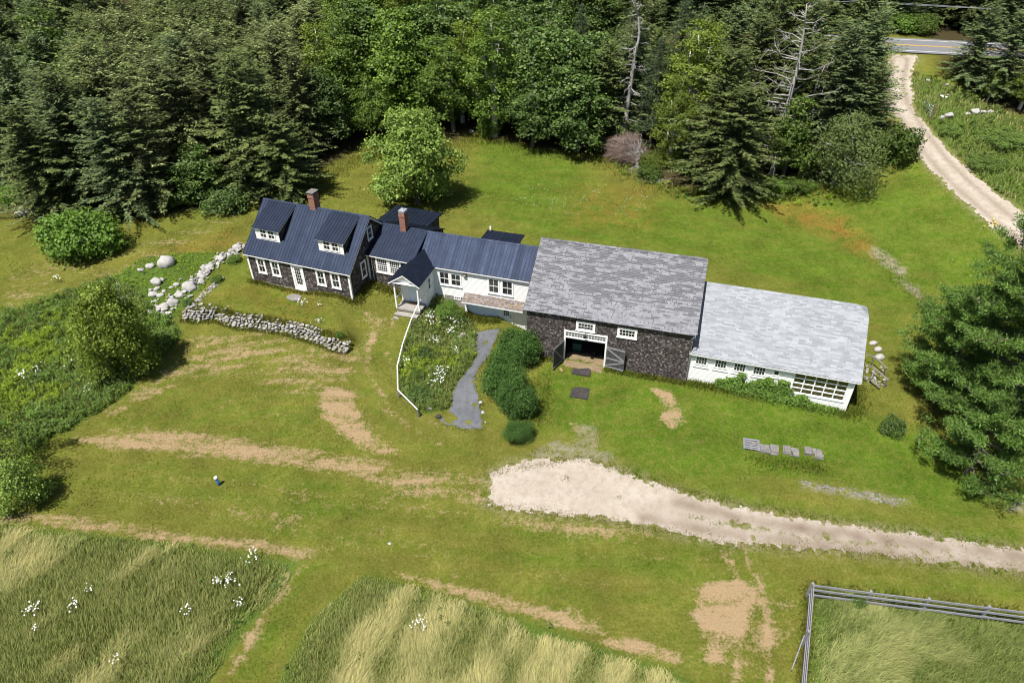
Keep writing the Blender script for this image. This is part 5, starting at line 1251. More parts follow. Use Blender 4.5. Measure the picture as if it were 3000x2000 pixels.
shrub(0, 1900, 520, 40, 1.6, 'low shrub in front of the dry brush heap')
shrub(1, 2360, 555, 28, 1.3, 'small bright bush below the grey-green alder')
shrub(1, 500, 600, 48, 2.4, 'bright little shrub at the wood edge, right of the broad bright shrub')
shrub(2, 670, 610, 70, 2.6, 'low dark shrub at the wood edge left of the farmhouse gable')
shrub(2, 440, 560, 50, 2.6, 'dark shrub under the spruces behind the broad bright shrub')
shrub(1, 50, 590, 42, 2.2, 'yellow-lit shrub at the left edge beside the white boulders')
shrub(0, 1440, 395, 40, 2.6, 'low leafy shrub at the back lawn edge beside the small white stone')
shrub(1, 2635, 92, 40, 2.4, 'bright roadside shrub across the road')
shrub(0, 2690, 95, 40, 2.6, 'leafy roadside shrub across the road, under the spruce')
shrub(0, 2560, 88, 50, 3.0, 'roadside shrub across the road beside the dark spruce')
shrub(4, 2780, 390, 30, .9, 'low weedy bush in the right-hand meadow near the gate')
shrub(4, 2940, 420, 62, 1.1, 'broad grey-green bramble in the right-hand meadow'); shrub(4, 2880, 480, 50, .8, 'small bramble beside the gravel lane meadow')
shrub(3, 1960, 478, 44, 2.4, 'olive shrub between the young birch and the big dark spruce'); shrub(0, 2015, 505, 46, 1.8, 'green shrub at the left foot of the big dark spruce'); shrub(1, 2255, 560, 46, 1.7, 'bright low shrub right of the big dark spruce'); shrub(1, 615, 525, 62, 3.6, 'sunlit leafy shrub in front of the olive spruce'); shrub(2, 330, 560, 55, 2.6, 'dark leafy shrub hidden behind the broad bright shrub'); shrub(0, 560, 596, 42, 1.8, 'mid green shrub between bright little shrub and dark low shrub'); shrub(1, 105, 560, 40, 2.0, 'pale shrub above the white boulders'); shrub(0, 2330, 560, 40, 1.9, 'leafy shrub under the light green tree')
SUM = bush_mesh(76, 3.4, 4.4, M['leaf_bright'], 13000, .30, .36, 16, .75, .36)
p = gp(255, 735); plant('broad_shrub', SUM, p, 'broad bright green shrub with large leaves at the wood edge', 'shrub', s=1.0, rz=.1)
# --- round apple tree on the back lawn, orchard trees on the left
def apple(seed, Hh, Rr, mat, n, ls, low=.16, gap=.42, nl=16): return broad_mesh(seed, Hh, Rr, mat, n, ls, low, 'bark', gap, nl, 1, .31)
p = gp(1225, 600); h = rise(1225, 605, 318); plant('apple_tree', apple(81, 8, 4.3, M['leaf_apple'], 26000, .20, .14, .55, 15), p, 'round pale green apple tree alone on the back lawn', s=h/8*.98, rz=.7, sz=h/8); edge_pts.append(p[:2])
p = gp(375, 1085); h = rise(375, 1085, 815); plant('apple_tree', apple(82, 6, 3.2, M['leaf_olive'], 24000, .15, .10, .5), p, 'dark olive apple tree beside the dry stone wall', s=h/6*.74, rz=2.1, sz=h/6*.95)
p = gp(35, 1390); h = rise(35, 1390, 1185); plant('apple_tree', apple(83, 5, 2.9, M['leaf_olive'], 4200, .11, .15, .75), p, 'sparse grey apple tree with bare twigs at the left edge', s=h/5*.85, rz=.4, sz=h/5)
p = gp(75, 1475); h = rise(75, 1475, 1335); plant('apple_tree', apple(84, 3.2, 2.1, M['leaf_apple'], 9000, .12, .12, .4), p, 'small leafy apple tree below the sparse one at the left edge', s=h/3.2*.72, rz=1.4, sz=h/3.2*.9)
# dead sticks in the dark apple tree
br_, tk_ = snag_mesh(88, 3.4, .8, 2, 'deadwood', 9, .3); p = gp(372, 905); plant('dead_sapling', (br_, tk_), p, 'bare dead sapling poking out above the dark olive apple tree', 'dead tree', s=.8)
# --- big white pines at the right
p = gp(2905, 1260); h = rise(2905, 1260, 725); plant('pine_tree', pine_mesh(91, h*1.02, 7.0, M['pine'], (-.8, .6), 76, .12, 30, 1.2), p, 'huge spreading white pine at the right edge', rz=.3)
p = gp(2745, 1150); plant('pine_tree', pine_mesh(92, 9.0, 4.0, M['pine'], (-.6, .3), 36, .12, 20), p, 'smaller white pine beside the shed end', rz=1.9)
shrub(2, 2610, 1262, 34, 1.4, 'low dark seedling bush under the pine beside the shed')
p = gp(2830, 1385); plant('pine_tree', pine_mesh(93, 5.5, 3.6, M['pine'], (.5, .2), 22, .15, 18), p, 'low pine bough clump in front of the huge white pine', rz=4.0)
# --- dead trees
br_, tk_ = snag_mesh(101, 14, 4.2, 6, 'deadwood', 62, .12, .14, 1.15); p = gp(2262, 510); h = rise(2262, 510, 12); plant('dead_tree', (br_, tk_), p, 'bleached bare snag with forked silver branches', 'dead tree', s=h/14, rz=.5)
br_, tk_ = snag_mesh(103, 13, 2.6, 4, 'deadwood', 18, .45, .35, 1.3); p = gp(2335, 480); plant('dead_tree', (br_, tk_), p, 'second smaller snag with upswept grey limbs, right of the tall one', 'dead tree', s=.86, rz=1.2)
br_, tk_ = snag_mesh(102, 13, 2.0, 6, 'deadwood', 64, .08, -.06, 1.25); p = gp(1828, 425); h = rise(1828, 425, -15); plant('dead_tree', (br_, tk_), p, 'half-dead spruce with pale straight trunk behind the brush heap', 'dead tree', s=h/13)
p = gp(1835, 395); plant('spruce_tree', SG[0], (p[0]+.4, p[1]+1.2, p[2]), 'thin-topped grey spruce growing against the pale straight trunk', s=h/13*.8, sz=h/13)
# toppled tree: root stub and a fan of dry twigs
r = np.random.default_rng(5); p = gp(1862, 492); rt = empty('fallen_tree', p, 0); tag(rt, 'toppled dead tree with a fan of dry pinkish twigs', 'dead tree')
m = MB(); m.tubes([(.25, 0, -.2), (.15, 0, .9), (-.1, .5, 1.9), (-1.0, 2.0, 2.6)], [.30, .24, .20, .10], 8)
for k in range(7): a_ = r.uniform(0, 6.28); m.tube((.2, 0, .25), (.2+math.cos(a_)*.9, math.sin(a_)*.9, -.05), .10, .04, 5)
m.build('trunk', M['deadwood'], rt)
m = MB(); m2 = MB()
for k in range(190):
    a_ = r.uniform(0, 6.28); el = math.acos(r.uniform(0, 1)); c_ = np.array([-1.2, 2.0, .7]); e = c_+np.array([math.cos(a_)*math.sin(el)*2.6, math.sin(a_)*math.sin(el)*2.2, math.cos(el)*2.7])*r.uniform(.75, 1.05)
    st = np.array([r.normal(0, .25), .4+r.normal(0, .3), 1.0+r.uniform(-.5, .9)]) if k % 3 else c_+r.normal(0, .8, 3)*np.array([1, 1, .4]); q = (st+e)/2+r.normal(0, .35, 3)+np.array([0, 0, .35])
    (m if k % 3 else m2).tubes([st, q, e], [.034, .022, .010], 5)
    for _ in range(24):
        f = r.random()**.7; b_ = q+(e-q)*f; dd = (e-q)/np.linalg.norm(e-q)*.5+r.normal(0, .7, 3); dd /= np.linalg.norm(dd); m2.tube(b_, b_+dd*r.uniform(.25, .8), .013, .007, 4, False)
m.build('branch', M['deadwood'], rt); m2.build('twigs', M['pinkbrush'], rt)
# --- the wood behind: spaced trees filling the forest, grouped by the part of the wood they stand in
def region(px, py):
    if px < 330: return 'dark spruce in the wood at the far left, behind the broad bright shrub', 'spruces of the far left wood', 'sp'
    if px < 700: return 'olive and grey spruce crowded in the wood left of the farmhouse', 'spruces of the wood left of the farmhouse', 'gr'
    if px < 930: return 'grey lichened spruce in the wood behind the farmhouse chimney', 'spruces of the wood behind the farmhouse', 'gr'
    if px < 1250: return 'leafy green tree in the wood behind the round apple tree', 'leafy trees behind the round apple tree', 'br'
    if px < 1760: return 'leafy tree in the wood behind the back lawn, left of the brush heap', 'leafy trees behind the back lawn', 'br'
    if px < 2130: return 'dark conifer in the wood behind the brush heap and yellow birch', 'conifers behind the brush heap', 'mx'
    if px < 2700: return 'dense dark spruce in the wood between snag and road', 'spruces between snag and road', 'sp'
    return 'dark spruce in the wood at the far right beyond the lane', 'spruces of the far right wood', 'sp'
cand = []
for gy_ in np.arange(60, 136, 4.1):
    for gx_ in np.arange(-110, 112, 4.3):
        cand.append((gx_+rng.uniform(-1.5, 1.5), gy_+rng.uniform(-1.5, 1.5)))
cx = np.array([c[0] for c in cand]); cyy = np.array([c[1] for c in cand])
okm = (sdist(cx, cyy, FOREST) > 1.8) | (sdist(cx, cyy, EASTW) > 1.5) | (sdist(cx, cyy, FARW) > 2.5)
dr_ = np.abs((cx-rA[0])*rn[0]+(cyy-rA[1])*rn[1]); okm &= dr_ > 6.5; okm &= sdist(cx, cyy, LANE) < -3.6
nforest = 0
for (x_, y_), ok_ in zip(cand, okm):
    if not ok_: continue
    if edge_pts and min((x_-a)**2+(y_-b)**2 for a, b in edge_pts) < 9.5: continue
    z_ = gz(x_, y_); d = np.array([x_, y_, z_+9])-CAM; w = d@CFW; px = 1500+FPX*(d@CRT)/w; py = 1000-FPX*(d@CUP)/w
    if px < -200 or px > 3200 or py < -240: continue
    lab, grp, kd = region(px, py); u_ = rng.random()
    if kd == 'sp': pool, nat, nm, hh = (SP, 13, 'spruce_tree', rng.uniform(11, 15)) if u_ < .9 else (BR, 11, 'spruce_tree', 10)
    elif kd == 'gr': pool, nat, nm, hh = (SG, 13, 'spruce_tree', rng.uniform(11.5, 15)) if u_ < .62 else (SP, 13, 'spruce_tree', rng.uniform(11, 15))
    elif kd == 'br': pool, nat, nm, hh = (BR, 11, 'maple_tree', rng.uniform(10.5, 14)) if u_ < .72 else (BI, 12, 'birch_tree', rng.uniform(11.5, 14.5))
    else: pool, nat, nm, hh = (SP, 13, 'spruce_tree', rng.uniform(11, 15)) if u_ < .72 else (LA, 14, 'larch_tree', rng.uniform(12, 15))
    if kd in ('sp',) and pool is BR: pool, nat = SP, 13
    s = hh/nat; plant(nm, pool[rng.integers(len(pool))], (x_, y_, z_), lab, 'tree', grp, s*rng.uniform(1.1, 1.6), None, s); nforest += 1
print('FOREST', nforest, 'TREES', TREES)
Z6 = zoomer(350, 600, 750/2352)
# ------------------------------------------------------------------ tall grass, weeds, flower bed
def flow(x, y, seed, base, amp): return base+amp*(fbm(x, y, 4.5, seed, 3)-.5)*2+(vnoise(x, y, .9, seed+9)-.5)*.9
def meadow(name, P, dens, base, amp, mat, h0=.55, h1=.95, straw_bias=0.0, seed=3):
    x, y = scatter(P, dens); m = free(x, y, (DRIVE,)) & (y < 47) & (sdist(x, y, P)+(fbm(x, y, 2.2, seed+60, 3)-.5)*2.2 > rng.random(len(x))**1.6*1.6-.25)
    x, y = x[m], y[m]; dx = x*math.cos(base)+y*math.sin(base); dy = -x*math.sin(base)+y*math.cos(base)
    wx = dx+1.6*(fbm(x, y, 3.5, seed+70, 2)-.5); wy = dy+1.8*(fbm(x, y, 3.0, seed+71, 2)-.5)
    st = .60*fbm(wx*.24, wy*1.2, 1.1, seed, 4)+.40*fbm(x, y, 5.0, seed+3, 3)+straw_bias; st = sst((st-.455+.13*sst((30-np.hypot(x, y))/9))/.30)
    ed = np.clip(.25+(sdist(x, y, P)+(fbm(x, y, 1.4, seed+66, 2)-.5))/1.6, .3, 1); hgt = rng.uniform(h0, h1, len(x))*ed*(.75+.45*st)
    lean = np.clip(.42+.55*st+rng.normal(0, .12, len(x)), .05, .99)
    az = flow(x, y, seed+40, base, amp)+rng.normal(0, .30+.9*(1-st), len(x))
    A = np.c_[np.clip(st*.85+rng.normal(0, .1, len(x)), 0, 1), np.zeros(len(x)), np.zeros(len(x)), np.ones(len(x))]
    return blades(name, x, y, hgt, .016+.014*rng.random(len(x)), lean, M[mat], {'zone_a': A}, 3, az, .5, .08)
meadow('tall_grass', MEADOW1, 460, 1.05, 1.0, 'meadow', .4, .8, -.03, 3)
meadow('tall_grass', MEADOW2, 460, 1.25, 1.2, 'meadow', .4, .82, -.06, 23)
meadow('tall_grass', PADDOCK, 400, .4, 1.6, 'meadow_green', .45, .85, -.03, 57)
def weeds(name, P, dens, mats, h0, h1, lsz, leaves=34, keepf=None):
    x, y = scatter(P, dens); m = free(x, y, (PATH, DRIVE)); x, y = x[m], y[m]
    if keepf is not None: m = keepf(x, y); x, y = x[m], y[m]
    z = ground_z(x, y); n = len(x); hh = rng.uniform(h0, h1, n)*(.55+.9*fbm(x, y, 2.2, 71, 3)); sel = fbm(x, y, 3.2, 83, 3)+rng.normal(0, .05, n)
    qs = np.quantile(sel, np.linspace(0, 1, len(mats)+1))
    for k, mt in enumerate(mats):
        q = (sel >= qs[k]) & (sel <= qs[k+1]); nn = q.sum()
        if not nn: continue
        B = np.repeat(np.c_[x, y, z][q], leaves, 0); hr = np.repeat(hh[q], leaves); f = rng.random(len(B))**.6
        P_ = B+np.c_[rng.normal(0, .16, (len(B), 2))*(1.1-.5*f)[:, None]*np.maximum(hr, .3)[:, None]*1.6, hr*f]
        D = unit(np.c_[rng.normal(0, .8, (len(B), 2)), rng.uniform(-.2, .9, len(B))]); S = unit(np.cross(D, unit(rng.normal(0, .35, (len(B), 3))+np.array([0, 0, 1.]))))
        L = lsz*rng.uniform(.6, 1.5, len(B)); o = link(name, qmesh(name, kite(P_, D, S, L, L*rng.uniform(.3, .55, len(B))), M[mt])); tag(o, kind='stuff')
weeds('weeds', MEADOW1, .55, ['weed', 'leaf'], .25, .5, .10, 30)
weeds('weeds', MEADOW2, .5, ['weed', 'leaf'], .25, .5, .10, 30)
weeds('weeds', PADDOCK, .5, ['weed', 'leaf'], .25, .5, .10, 30)
weeds('weeds', WEEDS, 7, ['weed', 'leaf_bright', 'weed', 'weed_yellow'], .35, .75, .15, 40)
P3 = polyP([Z6(*q) for q in [(1125,390),(1010,455),(910,530),(830,590),(770,640),(720,690),(660,760),(580,820),(500,890),(420,945),(340,1020)]])
weeds('weeds', LOWWEED, 6, ['leaf_bright', 'weed_yellow', 'weed_yellow'], .05, .16, .11, 18, lambda x, y: dline(x, y, P3) > .8)
weeds('garden_plants', BED, 9, ['weed', 'leaf', 'weed', 'weed_yellow'], .25, .6, .11, 36)
weeds('weeds', EASTM, 1.6, ['weed', 'leaf', 'weed'], .3, .7, .2, 30, lambda x, y: fbm(x, y, 5, 8, 3) > .5)
x, y = scatter(WEEDS, 60); A = np.c_[np.clip(fbm(x, y, 3, 15, 3)*.9-.2, 0, 1), 0*x, 0*x, 0*x+1]; blades('tall_grass', x, y, rng.uniform(.3, .75, len(x)), .035+.02*rng.random(len(x)), rng.uniform(.1, .8, len(x)), M['meadow_green'], {'zone_a': A}, 3, None, 1.0)
x, y = scatter(BED, 130); m = free(x, y, (PATH,)); x, y = x[m], y[m]; A = np.c_[np.clip(fbm(x, y, 2, 16, 3)*1.2-.2, 0, 1), 0*x, 0*x, 0*x+1]; blades('tall_grass', x, y, rng.uniform(.25, .65, len(x)), .03+.02*rng.random(len(x)), rng.uniform(.1, .8, len(x)), M['meadow_green'], {'zone_a': A}, 3, None, 1.0)
x, y = scatter(EASTM, 24); A = np.c_[np.clip(fbm(x, y, 4, 18, 3)*1.4-.25, 0, 1), 0*x, 0*x, 0*x+1]; blades('tall_grass', x, y, rng.uniform(.3, .7, len(x)), .07+.04*rng.random(len(x)), rng.uniform(.1, .7, len(x)), M['meadow_green'], {'zone_a': A}, 3, None, 1.0)
# rough fringe at the wood's edge, the ditch, the walls and fence feet
fl = polyD([(560,470),(700,425),(760,400),(860,345),(900,345),(1060,335),(1090,315),(1230,350),(1390,365),(1440,405),(1520,435),(1640,455),(1750,445),(1860,445),(1990,390),(2090,320)])
fringe('tall_grass', fl, 9000, 1.0, .15, .6)
weeds('weeds', polyD([(1400,365),(1480,395),(1550,430),(1700,445),(1880,440),(1990,400),(2060,370),(2040,430),(1900,475),(1740,470),(1560,460),(1420,400)]), 2.6, ['weed_yellow', 'leaf_bright'], .2, .5, .16, 26)
fringe('tall_grass', WALLB, 5000, .16, .06, .26); fringe('tall_grass', [(a, b+.75) for a, b in WALLB], 5000, .25, .1, .4)
def bline(b, pts): return [tuple(to_world(*b, p)[:2]) for p in pts]
fringe('tall_grass', bline((HX, HY, HR), [(0, -.05), (10.7, -.05)]), 2600, .16, .1, .35); fringe('tall_grass', bline((HX, HY, HR), [(10.8, 0), (10.9, 2.8), (15, 2.9)]), 3200, .3, .15, .55)
fringe('tall_grass', bline((NX, NY, NR), [(.2, .0), (3.0, 0)]), 1200, .15, .1, .35); fringe('tall_grass', bline((NX, NY, NR), [(6.6, .0), (12.8, 0)]), 2600, .15, .1, .4)
fringe('tall_grass', bline((13.0632, 39.5664, GR), [(.1, .05), (11.6, .05)]), 5000, .3, .12, .5); fringe('tall_grass', bline((EX, EY, ER), [(3.9, -.15), (7.0, -.2)]), 1800, .25, .15, .5)
fringe('tall_grass', bline((13.0632, 39.5664, GR), [(11.9, 0), (12.2, 4), (12, 9)]), 3500, .5, .15, .6)
fringe('tall_grass', polyP([(2560,735),(2620,790),(2660,850),(2700,890)]), 500, .6, .12, .3); fringe('tall_grass', polyP([(2200,1345),(2420,1375)]), 1200, .35, .1, .3)
fringe('tall_grass', polyP([(2370,1722),(2600,1760),(3000,1812)]), 3000, .3, .12, .45); fringe('tall_grass', polyP([(2375,1722),(2360,1900),(2350,2010)]), 2000, .2, .12, .4)
fringe('tall_grass', polyD([(1245,860),(1260,900),(1240,960),(1190,1010)]), 1500, .4, .08, .3)
fringe('tall_grass', polyD([(1130,1085),(1330,1052),(1480,1098),(1640,1148),(1960,1203),(2352,1260)]), 4200, .22, .05, .2); fringe('tall_grass', polyD([(1120,1162),(1380,1193),(1700,1252),(2000,1274),(2352,1320)]), 4200, .22, .05, .2)
fringe('tall_grass', PATH+PATH[:1], 1600, .12, .05, .2)
for q in [(1640,1205),(1690,1200),(1850,1243),(2040,1250),(1600,1190),(1300,1100),(1420,1140)]:
    c = gp(q[0]*K, q[1]*K); n = 60; x = c[0]+rng.normal(0, .22, n); y = c[1]+rng.normal(0, .14, n)
    A, B_ = zones(x, y); A[:, 0] = 0; blades('grass_tuft', x, y, rng.uniform(.06, .2, n), .05+0*x, rng.uniform(.2, .8, n), M['blade'], {'zone_a': A, 'zone_b': B_})
# ------------------------------------------------------------------ flowers
def flowers(px, py, rad, n, h, label, mat='petal', size=.036, group='white flower clumps', cat='flowers', name='daisy_clump'):
    p = gp(px, py); x = p[0]+rng.normal(0, rad*.5, n); y = p[1]+rng.normal(0, rad*.5, n); z = ground_z(x, y); m = MB(); st = MB()
    for a, b, c in zip(x, y, z):
        hh = h*rng.uniform(.7, 1.15); s = size*rng.uniform(.7, 1.3); t = rng.normal(0, .35, 2); q = []
        for k in range(6): an = k*math.pi/3; q.append((a+s*math.cos(an), b+s*math.sin(an), c+hh+s*(math.cos(an)*t[0]+math.sin(an)*t[1])))
        m.face(*q); st.tube((a, b, c), (a, b, c+hh-.004), .006, .004, 3, False)
    rt = empty(name, p); tag(rt, label, cat, group)
    off = np.array(p)
    for mb, nm, mt in ((m, 'blossom', mat), (st, 'stem', 'weed')):
        mb.v = [(v[0]-off[0], v[1]-off[1], v[2]-off[2]) for v in mb.v]; mb.build(nm, M[mt], rt)
ZB = zoomer(0, 1400, 1000/2352); ZC = zoomer(1000, 1400, 1000/2352); ZL = zoomer(0, 800, 700/1372); 
for q, r_, n, lab in [((1745,565), .5, 26, 'daisy clump in the left meadow nearest the mown strip corner'), ((1600,745), .5, 30, 'daisy patch in the left meadow below the corner clump'), ((1515,755), .22, 12, 'small daisy knot touching the patch in the left meadow'),
   ((1680,900), .5, 16, 'loose string of daisies beside the mown diagonal path'), ((1320,945), .3, 14, 'round daisy knot in the middle of the left meadow'), ((540,910), .35, 20, 'tight daisy clump towards the left of the left meadow'),
   ((260,945), .45, 26, 'large daisy clump at the far left of the left meadow'), ((275,1085), .3, 10, 'few daisies under the large far left clump'), ((635,815), .25, 7, 'few daisies above the tight left clump'), ((820,1275), .3, 9, 'daisies near the bottom edge of the left meadow')]:
    flowers(*ZB(*q), r_, n, .75, lab)
flowers(*ZC(545,1045), .45, 22, .8, 'daisy clump in the straw coloured middle meadow')
for q, r_, n, lab in [((505,300), .75, 55, 'tall white blossom spray in the flower bed below the porch'), ((660,275), .5, 26, 'white blossom spray near the stone foundation'), ((750,330), .6, 34, 'white blossom spray beside the white sliding doors'), ((690,420), .4, 26, 'white blossoms beside the two pale boulders in the bed'),
   ((535,490), .5, 24, 'white blossoms above the dark rose bush in the bed'), ((275,690), .45, 18, 'white blossoms next to the grey handrail'), ((610,790), .7, 44, 'broad white blossom mass in the lower bed'), ((560,870), .7, 34, 'white blossoms in the bed front, under the broad mass'), ((750,590), .4, 14, 'few white blossoms near the gravel path edge')]:
    flowers(*Z5(*q), r_, n, .62, lab, size=.04, group='white blossoms of the flower bed', name='blossom_clump')
flowers(*Z1(930,1370), .45, 26, .3, 'white daisies by the stone step of the farmhouse'); flowers(*Z1(1110,1400), .3, 12, .3, 'few daisies right of the stone step')
flowers(*Z6(1720,1140), .5, 24, .35, 'white daisies behind the dry stone wall'); flowers(*Z6(1840,1085), .45, 18, .35, 'daisy patch on the terrace right of the others')
for q, n, lab in [((140,620), 22, 'pale flower heads above the sparse grey apple tree'), ((235,585), 14, 'small pale flower spray in the weeds at left'), ((420,545), 8, 'few pale flowers below the dark olive apple tree'), ((515,685), 10, 'pale flowers at the lower edge of the weeds'), ((340,55), 22, 'pinkish white flower spray at the top of the weeds')]:
    flowers(*ZL(*q), .5, n, .7, lab, size=.045, name='blossom_clump', group='pale flowers in the weeds')
flowers(*ZR(1140,1480), .5, 14, .4, 'yellow flowers beside the gravel lane', 'petal_yellow', .09, None, name='yellow_flowers'); flowers(*ZR(795,662), .6, 12, .6, 'white flower patch behind the metal gate', size=.1, group=None)
n = 240; V = polyP([(1560,540),(2060,520),(2000,640),(1700,640),(1500,600)]); x, y = scatter(V, 1.1); m = vnoise(x, y, 3, 5) > .45; x, y = x[m], y[m]; z = ground_z(x, y); mb = MB()
for a, b, c in zip(x, y, z):
    s = .045; mb.face(*[(a+s*math.cos(k*math.pi/3), b+s*math.sin(k*math.pi/3), c+.12) for k in range(6)])
tag(mb.build('scattered_daisies', M['petal']), kind='stuff')
# ------------------------------------------------------------------ bushes by the barn, bed roses, vines
LI = [bush_mesh(111, 3.2, 2.1, M['leaf_lilac'], 22000, .125, .16, 12, 1, .46), bush_mesh(112, 2.9, 2.1, M['leaf_lilac'], 22000, .12, .16, 12, 1, .46)]
def lilac(i, c, foot, rpx, ztop, label):
    p = gp(*Z5(*foot)); dd = np.linalg.norm(p-CAM); R0 = rpx*dd/FPX; nat = (3.2, 2.9)[i]
    plant('lilac_bush', LI[i], p, label, 'bush', 'dark bushes beside the gravel path', R0/2.1, rng.uniform(0, 6), ztop/nat)
lilac(0, None, (1310,640), 64, 3.1, 'rear dark bush, nearest to the white cellar doors'); lilac(1, None, (1160,920), 66, 2.8, 'middle dark bush leaning over the gravel path')
lilac(0, None, (1300,1130), 58, 3.0, 'front round dark bush by the barn lawn'); lilac(1, None, (1310,1345), 42, 1.3, 'smallest low bush at the front of the dark row')
def bedbush(i, q, rpx, h, lab): shrub(i, *Z5(*q), rpx, h, lab, 'rose_bush', 'green bushes in the flower bed')
bedbush(2, (470,620), 30, 1.0, 'dark rose bush in the middle of the flower bed'); bedbush(0, (400,810), 26, .8, 'mid green bush behind the broad white blossoms')
bedbush(2, (400,980), 38, .9, 'dark green bush at the front of the flower bed'); bedbush(1, (610,225), 34, .9, 'bright leafy bush against the stone foundation'); bedbush(0, (735,250), 30, .8, 'leafy bush by the corner of the sliding doors')
bedbush(1, (690,160), 22, .7, 'light green plant under the cellar window')
shrub(1, *Z6(2030,1220), 12, .7, 'small green bush standing on the dry stone wall end'); shrub(2, 2600, 1580+500, 1, .1, 'x') if False else None
shrub(2, *zoomer(2000, 1500, 1000/2352)(1195,640), 24, .9, 'dark weed clump against the paddock fence'); shrub(0, *Z6(900,700), 18, .6, 'grassy bush between rubble row and terrace'); shrub(0, *Z6(1060,520), 22, .7, 'grassy bush below the farmhouse corner, by the rubble row'); shrub(2, *Z6(640,915), 18, .6, 'leafy bush where the two stone walls meet')
vr = np.random.default_rng(44); L_ = []
for u, top, w in [(2.7, -1.35, .4), (3.4, -1.1, .4), (3.9, -.95, .3), (4.05, -.45, .22), (4.5, -1.3, .4), (5.1, -1.0, .35), (5.5, -.75, .3), (6.0, -.45, .3), (6.3, -.8, .3), (6.95, -.45, .25), (7.2, -.5, .25), (7.45, -1.1, .3), (8.1, -1.75, .35), (8.6, -1.45, .35), (9.2, -1.95, .5), (10.0, -2.0, .5), (10.8, -2.05, .4), (4.7, -1.6, .8), (6, -1.5, .9), (7.4, -1.7, .8)]:
    n = int(420*(top+2.7)); zz = -2.5+(top+2.55)*vr.random(n)**.8; P = np.c_[u+vr.normal(0, w*.5, n)*(1.25-.35*(zz+2.5)/(top+2.6)), .26-np.abs(vr.normal(0, .10+.30*np.clip(-1.5-zz, 0, 1), n)), zz]
    D = unit(np.c_[vr.normal(0, .6, n), -np.abs(vr.normal(.3, .3, n)), vr.normal(-.35, .5, n)]); S = unit(np.cross(D, unit(vr.normal(0, .4, (n, 3))+np.array([0, -.8, .6])))); L = vr.uniform(.09, .2, n); L_.append(kite(P, D, S, L, L*.75))
V = np.concatenate(L_); V[:, 0] = np.clip(V[:, 0], .2, 11.5); V[:, 1] = np.minimum(V[:, 1], .285); rt = empty('climbing_vine', G.location, R_(GR)); rt.scale = G.scale; tag(rt, 'bright green vine climbing the white shed wall', 'vine'); link('foliage', qmesh('foliage', V, M['leaf_bright']), rt)
m = MB()
for u, t_ in ((4.05, -.6), (5.5, -.9), (6.1, -.6), (7.1, -.6)): m.tubes([(u, .2, -2.5), (u+.1, .27, -1.6), (u-.05, .28, t_)], [.03, .02, .01], 5)
m.build('stem', M['bark'], rt)
for u in (8.75, 8.85): pass
# ------------------------------------------------------------------ stones
def rock_geo(seed, n=16, flat=.7, irr=.25):
    r = np.random.default_rng(seed); bm = bmesh.new()
    for d in rdir(r, n): bm.verts.new(Vector(d*np.array([1, .8, flat])*r.uniform(1-irr, 1)))
    bmesh.ops.convex_hull(bm, input=bm.verts); loose = [v for v in bm.verts if not v.link_faces]; bmesh.ops.delete(bm, geom=loose, context='VERTS')
    bmesh.ops.bevel(bm, geom=list(bm.edges), offset=.07, segments=1, affect='EDGES', clamp_overlap=True)
    bm.verts.index_update(); V = np.array([v.co[:] for v in bm.verts]); F = [[v.index for v in f.verts] for f in bm.faces]; bm.free(); return V, F
ROCKS = [rock_geo(200+k, 13+k % 7, .55+.03*(k % 8)) for k in range(16)]
def rot_m(r): return np.array(Euler((r.uniform(-.4, .4), r.uniform(-.4, .4), r.uniform(0, 6.28))).to_matrix())
def add_rock(mb, r, c, s): V, F = ROCKS[r.integers(len(ROCKS))]; mb.add((V*np.array(s))@rot_m(r).T+np.array(c), F)
def line_at(P, s):
    for k in range(len(P)-1):
        a, b = np.array(P[k]), np.array(P[k+1]); L = np.linalg.norm(b-a)
        if s <= L: return a+(b-a)*s/L, (b-a)/L
        s -= L
    return np.array(P[-1]), (b-a)/L
def plen(P): return sum(math.dist(P[k], P[k+1]) for k in range(len(P)-1))
r = np.random.default_rng(9); m = MB(); LW = plen(WALLB)
for course in range(5):
    s = r.uniform(0, .2)
    while s < LW:
        w = r.uniform(.15, .30)*(1.1 if course < 2 else .95); p, t_ = line_at(WALLB, s+w); nn = np.array([-t_[1], t_[0]]); top = .78+.16*math.sin(s*1.3)+.1*math.sin(s*3.1)-(.25 if s > LW-1.2 else 0)
        zc = -1.12+.20*course+.1
        if zc+1.05 < top+.12:
            for row in range(2 if course > 2 else 1):
                q = p+nn*(.10+.085*course+row*.42+r.normal(0, .03)); g0 = max(gz(*(p-nn*.25)), -1.35); add_rock(m, r, (q[0], q[1], zc+.02+(g0+1.12)*.6+r.normal(0, .03)), (w*1.05, w*.95, w*.72))
        s += w*1.62
for k in range(60):
    s = r.uniform(0, LW*.22) if k < 26 else r.uniform(0, LW); p, t_ = line_at(WALLB, s); nn = np.array([-t_[1], t_[0]]); q = p+nn*r.uniform(.3, 1.0 if k >= 26 else 1.9); w = r.uniform(.10, .22); add_rock(m, r, (q[0], q[1], max(gz(*q), -.35)+w*.25), (w, w*.9, w*.6))
wl = m.build('dry_stone_wall', M['stone']); tag(wl, 'low curved dry stone wall holding the farmhouse terrace', 'stone wall')
m = MB(); P2 = polyP([Z6(*q) for q in [(640,985),(660,930),(700,885),(770,835),(820,790),(880,740),(935,690)]]); LW2 = plen(P2); s = 0
while s < LW2:
    p, t_ = line_at(P2, s)
    for k in range(4): w = r.uniform(.10, .22)*(1.3 if s < 1.5 else 1); q = p+r.normal(0, .28 if s < 2 else .2, 2); add_rock(m, r, (q[0], q[1], gz(*q)+w*.35+.1*(k > 2)), (w, w*.9, w*.65))
    s += .24
